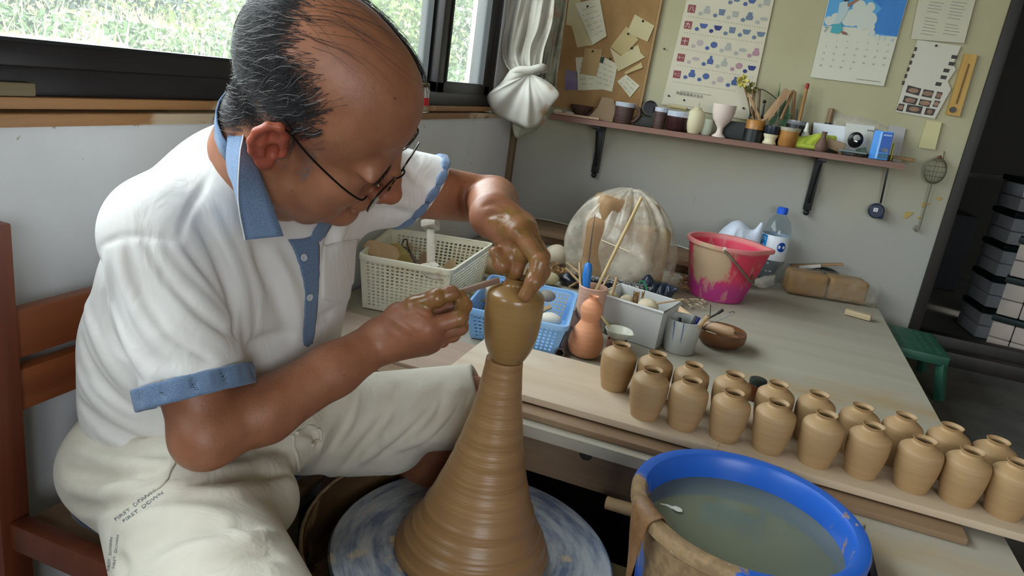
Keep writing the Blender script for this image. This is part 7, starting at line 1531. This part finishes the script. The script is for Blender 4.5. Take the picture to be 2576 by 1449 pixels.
for s in (-1, 1): kk = bq[:, 1]*s > 0; rnd = hr.normal(0, 1, (kk.sum(), 3)); obj('eyebrow', strands(bq[kk], flow4, 0.008+0.004*hr.random(kk.sum()), 3, 0.0005, 0.003, np.full(kk.sum(), 0.00035)), m_hair, hair, ang=180)
sq = np.stack([hr.uniform(0.018, 0.034, 160), np.where(hr.random(160) < 0.5, -0.075, 0.075), hr.uniform(-0.030, 0.012, 160)], 1); rnd = hr.normal(0, 1, (160, 3))
def flow5(P_, i):
    g = np.zeros_like(P_); g[:, 2] = -1; g[:, 0] = -0.1; g += rnd*0.25; nn = H.grad(P_); g -= nn*np.sum(g*nn, axis=1, keepdims=True); return g/(np.linalg.norm(g, axis=1, keepdims=True)+1e-9)
for s in (-1, 1): kk = sq[:, 1]*s > 0; rnd = hr.normal(0, 1, (kk.sum(), 3)); obj('sideburn', strands(sq[kk], flow5, 0.006+0.005*hr.random(kk.sum()), 3, 0.0004, 0.0016, np.full(kk.sum(), 0.00026)), m_hairg, hair, ang=180)
# ---------------------------------------------------------------- eyeglasses
m_gl = M('dark_glasses_metal', (44,40,36), 0.3, metal=0.8)
GT = thing('eyeglasses', 'thin dark metal eyeglasses low on the potter\'s nose', 'glasses', hw((0.09, 0, 0.0)))
def lens_pts(s, n=28, g=0.0):
    out = []
    for a in np.linspace(0, 2*PI, n+1)[:-1]:
        u, w_ = math.cos(a), math.sin(a); e = 0.72; uu = np.sign(u)*abs(u)**e*(0.0262-g); ww = np.sign(w_)*abs(w_)**e*(0.0165-g)
        yy = s*0.0355+uu; out.append((0.1095-0.30*(abs(yy)/0.07)**2*0.018-0.13*(ww), yy, -0.002+ww))
    return np.array(out)
for s in (-1, 1):
    lp_ = lens_pts(s); rim = obj('rim', tube(hw(lp_[np.arange(-3, 18) % 28]), 0.0011, 6), m_gl, GT)
    cen = lp_.mean(0); obj('lens', (hw(np.concatenate([lens_pts(s, 28, 0.0004), lens_pts(s, 28, 0.0004)-np.array([0.0012, 0, 0])])), [tuple(range(28)), tuple(range(55, 27, -1))]+[(i, (i+1) % 28, (i+1) % 28+28, i+28) for i in range(28)]), glassmat('lens_glass', (244,246,246), 1.5), GT, smooth=False)
    obj('temple', tube(hw(curve([(0.0965, s*0.0625, 0.009), (0.0935, s*0.0735, 0.0105), (0.070, s*0.0790, 0.014), (0.030, s*0.0815, 0.022), (0.002, s*0.0825, 0.031), (-0.016, s*0.0815, 0.029), (-0.026, s*0.080, 0.014)], 5)), 0.00125, 6), m_gl, GT)
    obj('nose_pad', J(tube(hw([(0.108, s*0.0105, 0.002), (0.103, s*0.0085, -0.004)]), 0.0006, 5), ball(hw((0.1025, s*0.0085, -0.006)), 0.0022)), m_gl, GT)
obj('bridge', tube(hw(curve([(0.1085, -0.0105, 0.005), (0.1120, -0.004, 0.0085), (0.1120, 0.004, 0.0085), (0.1085, 0.0105, 0.005)], 5)), 0.0011, 6), m_gl, GT)
# ---------------------------------------------------------------- polo shirt
S = Field((-0.935, 0.50, 0.52), (-0.40, 1.14, 1.13), 0.0029)
ud = unit(ER-SR); tE = 0.80; CR = SR+(ER-SR)*tE; S.cone(SR+np.array([0.006, 0, 0]), CR+ud*0.03, 0.064, 0.0585, 0.02)
Rc = frame(ud, (0, -1, 0)); S.slab(CR+ud*0.06, (0.06, 0.09, 0.09), Rc, 0, 0.002, 'sub'); S.cone(CR-ud*0.05, CR+ud*0.02, 0.050, 0.0545, 0.004, 'sub')
ul = unit(EL-SL); CL = SL+(EL-SL)*0.48; S.cone(SL, CL+ul*0.03, 0.066, 0.060, 0.02); Rl = frame(unit(ul+np.array([0.12, 0, -0.55])), (0, 0, 1)); ulc = Rl[:, 0]; S.slab(CL+ulc*0.06, (0.06, 0.12, 0.12), Rl, 0, 0.002, 'sub'); S.cone(CL-ul*0.04, CL+ul*0.02, 0.050, 0.056, 0.004, 'sub')
yaw = rotz(-0.21)
S.ell((-0.712, 0.815, 0.675), (0.150, 0.183, 0.13), yaw, 0.05).ell((-0.697, 0.815, 0.78), (0.163, 0.189, 0.13), yaw, 0.06).ell((-0.668, 0.815, 0.880), (0.145, 0.184, 0.115), yaw, 0.05)
S.ell((-0.652, 0.81, 0.960), (0.108, 0.162, 0.088), yaw @ roty(0.35), 0.05).cone(SR+np.array([0.004, 0, 0.010]), (-0.644, 0.80, 0.990), 0.060, 0.073, 0.04).cone(SL, (-0.645, 0.80, 0.985), 0.062, 0.072, 0.05)
S.cone((-0.665, 0.80, 1.0), NB+np.array([-0.01, 0, 0.0]), 0.075, 0.064, 0.05)
nd = unit(hw((-0.03, 0, -0.04))-NB); S.cone(NB-nd*0.01, NB+nd*0.12, 0.060, 0.062, 0.008, 'sub')
def fx(F, q, r, h, d0=0.45, d1=1.5):
    r, h = r*0.85, h*1.75
    pts = [F.hit(x, y, d0, d1) for x, y in q]; pts = [p for p in pts if p is not None]
    if len(pts) >= 2: F.fold(pts, r, h)
for q, r, h in [
    ([(345,602),(400,700),(480,800),(560,862)], 0.010, 0.007), ([(385,604),(440,690),(520,770),(575,815)], 0.009, 0.007), ([(365,605),(420,700),(500,790),(570,840)], 0.006, -0.006),
    ([(300,622),(330,740),(400,860),(500,930)], 0.011, 0.007), ([(322,620),(358,735),(430,840),(530,905)], 0.007, -0.006), ([(275,640),(290,760),(330,880),(390,960)], 0.010, 0.006),
    ([(430,612),(480,670),(540,740),(582,800)], 0.007, 0.006), ([(460,620),(510,680),(555,740),(585,790)], 0.006, -0.006), ([(250,640),(262,760),(300,880),(345,960)], 0.007, -0.005),
    ([(500,560),(545,640),(580,740),(592,840)], 0.008, -0.010), ([(520,520),(570,620),(610,740),(620,860)], 0.010, 0.007), ([(540,470),(600,600),(640,720),(650,830)], 0.012, 0.006),
    ([(220,760),(240,840),(280,920),(330,980)], 0.009, 0.006), ([(205,850),(235,930),(280,990),(335,1030)], 0.008, -0.006), ([(198,930),(240,1000),(300,1050),(370,1085)], 0.010, 0.007),
    ([(195,1000),(250,1060),(330,1105),(420,1130)], 0.009, -0.006), ([(230,960),(290,1010),(350,1050)], 0.008, 0.005), ([(250,1090),(330,1120),(430,1140)], 0.010, 0.007),
    ([(640,640),(690,720),(720,800),(730,850)], 0.014, -0.006), ([(680,620),(720,700),(745,790),(750,850)], 0.010, 0.005), ([(620,880),(680,850),(740,840)], 0.010, -0.005), ([(800,800),(840,790),(885,790)], 0.010, -0.006),
    ([(840,570),(830,600),(820,640)], 0.010, -0.006), ([(870,560),(860,580),(850,610)], 0.008, 0.005), ([(390,960),(440,985),(500,975)], 0.008, -0.004), ([(440,930),(500,945),(560,930)], 0.010, 0.006),
    ([(1010,400),(1040,440),(1080,470)], 0.010, -0.006), ([(960,470),(1010,500),(1050,520)], 0.010, 0.007), ([(930,530),(980,530),(1020,540)], 0.008, -0.006)]: fx(S, q, r, h)
for q in ([(247,631),(290,602),(342,594),(400,600),(448,610)], [(448,610),(462,560),(484,513),(505,483),(522,450)]): fx(S, q, 0.0042, -0.0030)
SV, SF = S.mesh(1)
shirt = obj('polo_shirt', (SV, SF), m_shirt, ROOT, ang=180)
def ring(name, ax, C, u, R, r0, r1, wd, mat, parent, h=0.0021):
    F = Field(C-0.092, C+0.092, h); F.cone(C-ax*(wd+0.045), C+ax*0.045, r0+(r0-r1)*0.3, r1-(r0-r1)*0.0, 0.002)
    F.slab(C+u*0.06, (0.06, 0.1, 0.1), R, 0, 0.0025, 'sub'); F.slab(C-u*(wd+0.06), (0.06, 0.1, 0.1), R, 0, 0.002, 'sub'); F.cone(C-ax*0.09, C+ax*0.045, r0-0.0045, r1-0.0043, 0.002, 'sub')
    k = np.array([C+R[:, 1]*(r1)*math.cos(a)+R[:, 2]*r1*math.sin(a) for a in np.linspace(0, 2*PI, 26)])
    for i in range(25): F.fold([k[i]-u*wd, k[i]-u*0.003], 0.005, 0.0017*(-1)**i)
    o_ = obj(name, F.mesh(1), mat, parent, ang=180); return o_
ring('denim_cuff', ud, CR+ud*0.003, ud, Rc, 0.0690, 0.0675, 0.027, m_denim, shirt); ring('denim_cuff', ul, CL+ulc*0.003, ul, Rl, 0.0665, 0.0655, 0.028, m_denim, shirt)
def conform(F, rows, off, d0=0.45, d1=1.4, n=(10, 24)):
    """a patch laid on the cloth: rows of pixel points, each row left to right"""
    rows = [np.array(r, float) for r in rows]; G = []
    for t in np.linspace(0, len(rows)-1, n[1]):
        i = min(int(t), len(rows)-2); f = t-i; r = rows[i]*(1-f)+rows[i+1]*f; row = []
        for u in np.linspace(0, len(r)-1, n[0]):
            j = min(int(u), len(r)-2); g = u-j; q = r[j]*(1-g)+r[j+1]*g; p = F.hit(q[0], q[1], d0, d1); row.append(p)
        G.append(row)
    ok = [[p is not None for p in r] for r in G]
    last = None
    for r in G:
        for j in range(len(r)):
            if r[j] is None: r[j] = last
            else: last = r[j]
    G = np.array(G); sh_ = G.shape; P_ = F.snap(G.reshape(-1, 3), off).reshape(sh_)
    for _ in range(2): P_[1:-1, 1:-1] = P_[1:-1, 1:-1]*0.5+0.125*(P_[:-2, 1:-1]+P_[2:, 1:-1]+P_[1:-1, :-2]+P_[1:-1, 2:])
    return P_
def facing(G):
    n_ = np.cross(G[1, 0]-G[0, 0], G[0, 1]-G[0, 0]); return G if np.dot(n_, G[0, 0]-CAM) < 0 else G[:, ::-1]
G = conform(S, [[(722,602),(760,600),(796,590)], [(742,640),(768,640),(800,628)], [(758,690),(776,690),(800,686)], [(766,740),(780,740),(798,738)], [(764,800),(776,800),(792,800)], [(760,852),(770,856),(786,850)], [(762,868),(772,872),(782,862)]], 0.0022)
pk = obj('placket', sheet(facing(G), 0.0016), m_denim, shirt, ang=180)
for x, y in ((757, 648), (771, 745)):
    p = S.hit(x, y, 0.45, 1.4)
    if p is not None: p = S.snap(np.array([p]), 0.0042)[0]; n_ = S.grad(np.array([p]))[0]; Rb2 = frame(n_, (0, 0, 1)); obj('button', lathe([(0,0),(0.0048,0),(0.0052,0.0006),(0.0052,0.0014),(0.0042,0.0020),(0.0030,0.0014),(0,0.0012)], 20, p, Rb2 @ roty(PI/2)), M('pearl_button', (196,200,206), 0.25), pk)
G = conform(S, [[(812,618),(860,606),(902,600)], [(806,690),(856,690),(897,690)], [(806,752),(856,764),(888,760)]], 0.0016, n=(12, 12)); obj('chest_pocket', sheet(facing(G), 0.0012), m_shirt, shirt, ang=180)
# collar: a standing band folded over into two flaps
def collar_surface(lines, n=26):
    Ls = [smooth_prof(l, max(2, n//(len(l)-1))) for l in lines]; m_ = min(len(l) for l in Ls)
    Ls = [np.array([l[int(round(i*(len(l)-1)/(m_-1)))] for i in range(m_)]) for l in Ls]; G = []
    for t in np.linspace(0, len(Ls)-1, 4*(len(Ls)-1)+1):
        i = min(int(t), len(Ls)-2); f = t-i; G.append(Ls[i]*(1-f)+Ls[i+1]*f)
    return np.array(G)
def on(x, y, off=0.004):
    p = S.hit(x, y, 0.45, 1.2); return S.snap(np.array([p]), off)[0] if p is not None else pd(x, y, 0.80)
inner = [pd(606,238,0.86), pd(628,325,0.825), pd(652,420,0.795), pd(686,515,0.785), pd(714,594,0.790)]
ridge = [pd(595,236,0.845), pd(612,325,0.800), pd(603,390,0.772), pd(599,505,0.762), pd(616,604,0.770)]
outer = [pd(566,300,0.845), on(542,352), on(548,412), on(580,462), on(612,560)]
G1 = collar_surface([inner, ridge]); G2 = collar_surface([ridge, [pd(578,275,0.842), pd(572,345,0.805), pd(575,412,0.785), pd(591,488,0.772), pd(615,598,0.772)], outer])
col = obj('collar', sheet(facing(G1), 0.0018), m_denim, shirt, ang=180)
obj('collar_back', sheet(facing(G2), 0.0018), m_denim, col, ang=180)
rg = smooth_prof(ridge, 8); obj('edge_stitching', tube(rg-np.array([ray(600,400)*0.0006]), 0.0009, 5), m_stitch, col)
back = [NB+nd*0.045+HR[:, 0]*(-0.066*math.cos(a))+HR[:, 1]*(0.066*math.sin(a)) for a in np.linspace(-1.3, 2.0, 14)]; back2 = [p+nd*0.028-(NB+nd*0.045-p)*0.06 for p in back]; 
obj('collar_stand', sheet(facing(np.array([back, back2])), 0.002), m_denim, col, ang=180)
G = conform(S, [[(800,556),(836,550)],[(786,580),(822,584)],[(776,600),(800,608)]], 0.003, n=(5, 8)); obj('far_flap', sheet(facing(G), 0.0016), m_denim, col, ang=180)
# ---------------------------------------------------------------- shorts
Z = Field((-0.935, 0.34, 0.47), (-0.30, 1.17, 0.80), 0.0030)
tR = 1.10; KRe = HIPR+(KR-HIPR)*tR; uR = unit(KR-HIPR); Z.cone(HIPR, KRe+uR*0.03, 0.096, 0.096, 0.02); Z.slab(KRe+uR*0.06, (0.06, 0.14, 0.14), frame(uR), 0, 0.003, 'sub'); Z.cone(KRe-uR*0.03, KRe+uR*0.03, 0.086, 0.088, 0.004, 'sub')
tL = 1.10; KLe = HIPL+(KL-HIPL)*tL; uL = unit(KL-HIPL); Z.cone(HIPL-np.array([0, 0, 0.02]), KLe+uL*0.03, 0.066, 0.074, 0.02).cone((-0.66, 0.93, 0.572), (-0.50, 1.02, 0.565), 0.085, 0.066, 0.03); Z.slab(KLe+uL*0.06, (0.06, 0.12, 0.12), frame(unit(uL+np.array([0, 0.0, 0.35]))), 0, 0.003, 'sub'); Z.cone(KLe-uL*0.005, KLe+uL*0.03, 0.060, 0.066, 0.004, 'sub')
Z.ell((-0.722, 0.820, 0.612), (0.146, 0.185, 0.100), yaw, 0.03).ell((-0.738, 0.69, 0.588), (0.108, 0.085, 0.075), None, 0.04).ell((-0.64, 0.82, 0.62), (0.10, 0.13, 0.07), yaw, 0.04).ell((-0.565, 0.71, 0.595), (0.080, 0.07, 0.065), None, 0.03)
Z.slab((-0.74, 0.83, 0.466), (0.17, 0.19, 0.0525), np.eye(3), 0, 0.01, 'sub')
for q, r, h in [([(190,1130),(280,1160),(370,1170),(440,1165)], 0.010, 0.008), ([(165,1180),(240,1200),(330,1200),(400,1190)], 0.008, -0.008), ([(160,1220),(240,1240),(300,1230),(370,1195)], 0.012, 0.009), ([(170,1270),(240,1280),(330,1260),(400,1230)], 0.009, -0.008),
    ([(200,1300),(280,1275),(380,1240),(470,1215)], 0.010, 0.007), ([(480,1190),(560,1180),(640,1170),(720,1160)], 0.010, 0.008), ([(480,1215),(570,1205),(660,1200),(730,1190)], 0.008, -0.008), ([(500,1240),(590,1240),(680,1230),(735,1215)], 0.012, 0.008),
    ([(300,1330),(380,1300),(480,1290),(580,1300)], 0.014, 0.007), ([(330,1400),(420,1350),(520,1330),(620,1330)], 0.012, -0.007), ([(380,1440),(470,1390),(570,1370),(680,1370)], 0.012, 0.008), ([(460,1449),(540,1420),(620,1400),(700,1400)], 0.010, -0.007), ([(560,1330),(620,1350),(690,1340)], 0.010, 0.007), ([(250,1350),(290,1400),(320,1445)], 0.010, -0.006),
    ([(860,1000),(830,1060),(800,1120),(770,1190)], 0.012, 0.008), ([(900,980),(880,1060),(830,1130),(790,1200)], 0.009, -0.009), ([(950,975),(930,1040),(880,1110),(830,1180)], 0.012, 0.009), ([(1000,970),(985,1030),(930,1100),(870,1170)], 0.009, -0.009), ([(1060,970),(1040,1030),(980,1100),(900,1165)], 0.012, 0.009), ([(1110,975),(1090,1030),(1030,1090),(950,1150)], 0.008, -0.008),
    ([(1150,975),(1120,1040),(1060,1100),(1000,1130)], 0.010, 0.007), ([(1175,990),(1140,1050),(1090,1105)], 0.006, -0.006), ([(640,1110),(700,1090),(760,1080)], 0.010, 0.007), ([(650,1140),(700,1130),(760,1120)], 0.008, -0.008), ([(750,1085),(790,1090),(800,1130),(770,1200)], 0.007, -0.010)]: fx(Z, q, r, h, 0.4, 1.4)
fx(Z, [(372,1230),(410,1205),(432,1165),(440,1125)], 0.003, 0.004)
ZV, ZF = Z.mesh(1); shorts = obj('shorts', (ZV, ZF), m_short, ROOT, ang=180)
def cord(name, q, r, mat, parent, F, off):
    pts = [F.hit(x, y, 0.4, 1.4) for x, y in q]; pts = [p for p in pts if p is not None]
    if len(pts) > 2: obj(name, tube(F.snap(curve(pts, 5), off), r, 8), mat, parent)
cord('drawstring', [(733,1093),(735,1120),(742,1150),(746,1180)], 0.0028, m_short, shorts, Z, 0.003); cord('drawstring', [(745,1090),(775,1080),(795,1088),(800,1105),(780,1120)], 0.0028, m_short, shorts, Z, 0.003)
cord('pocket_stitching', [(372,1245),(410,1222),(430,1180),(438,1135)], 0.0010, M('shorts_stitching', (190,182,168), 0.8), shorts, Z, 0.0008)
# faded print down the near leg of the shorts
def print_on(F, s, q0, q1, size, mat, parent, flip=1.0):
    tp = text_piece(s, 1.0, (0, 0, 0), (1, 0, 0), (0, 1, 0), 0.0)
    v = tp[0].copy(); wdt = np.ptp(v[:, 0]); q0, q1 = np.array(q0, float), np.array(q1, float); d = (q1-q0); Ln = np.linalg.norm(d); d /= Ln; nrm = np.array([d[1], -d[0]])*flip
    v[:, 0] = (v[:, 0]-v[:, 0].min())/wdt; P_ = []
    for a, b in v[:, :2]:
        q = q0+d*Ln*a+nrm*b*size+nrm*0; p = F.hit(q[0], q[1], 0.4, 1.2, 0.001); P_.append(p if p is not None else np.array([np.nan]*3))
    P_ = np.array(P_); good = ~np.isnan(P_[:, 0]); fs = [f for f in tp[1] if all(good[i] for i in f)]; P_[~good] = P_[good][0] if good.any() else 0
    obj('leg_print', (F.snap(P_, 0.0007, 3), fs), mat, parent, smooth=False)
m_print = M('faded_grey_print', (118,122,130), 0.8)
for s, a, b, sz in [('FIRST  DOWN', (293,1311), (392,1237), 11), ('FIRST  DOWN', (313,1315), (412,1242), 11), ('FIRST  DOWN', (277,1436), (285,1352), 10), ('FIRST  DOWN', (290,1430), (301,1346), 10)]: print_on(Z, s, a, b, sz, m_print, shorts)
# ---------------------------------------------------------------- tool in the right hand
a, e = pd(1118, 747, 0.968), pd(1256, 704, 0.992)
single('wooden_rib', 'narrow grey wooden rib held in the potter\'s right hand against the vase neck', 'tool', bar(a, e, 0.0045, 0.0092, 0.0012, (0, -0.3, 1)), wood('wet_rib_wood', (150,122,104), (130,104,88), 0, 30, 0.5))
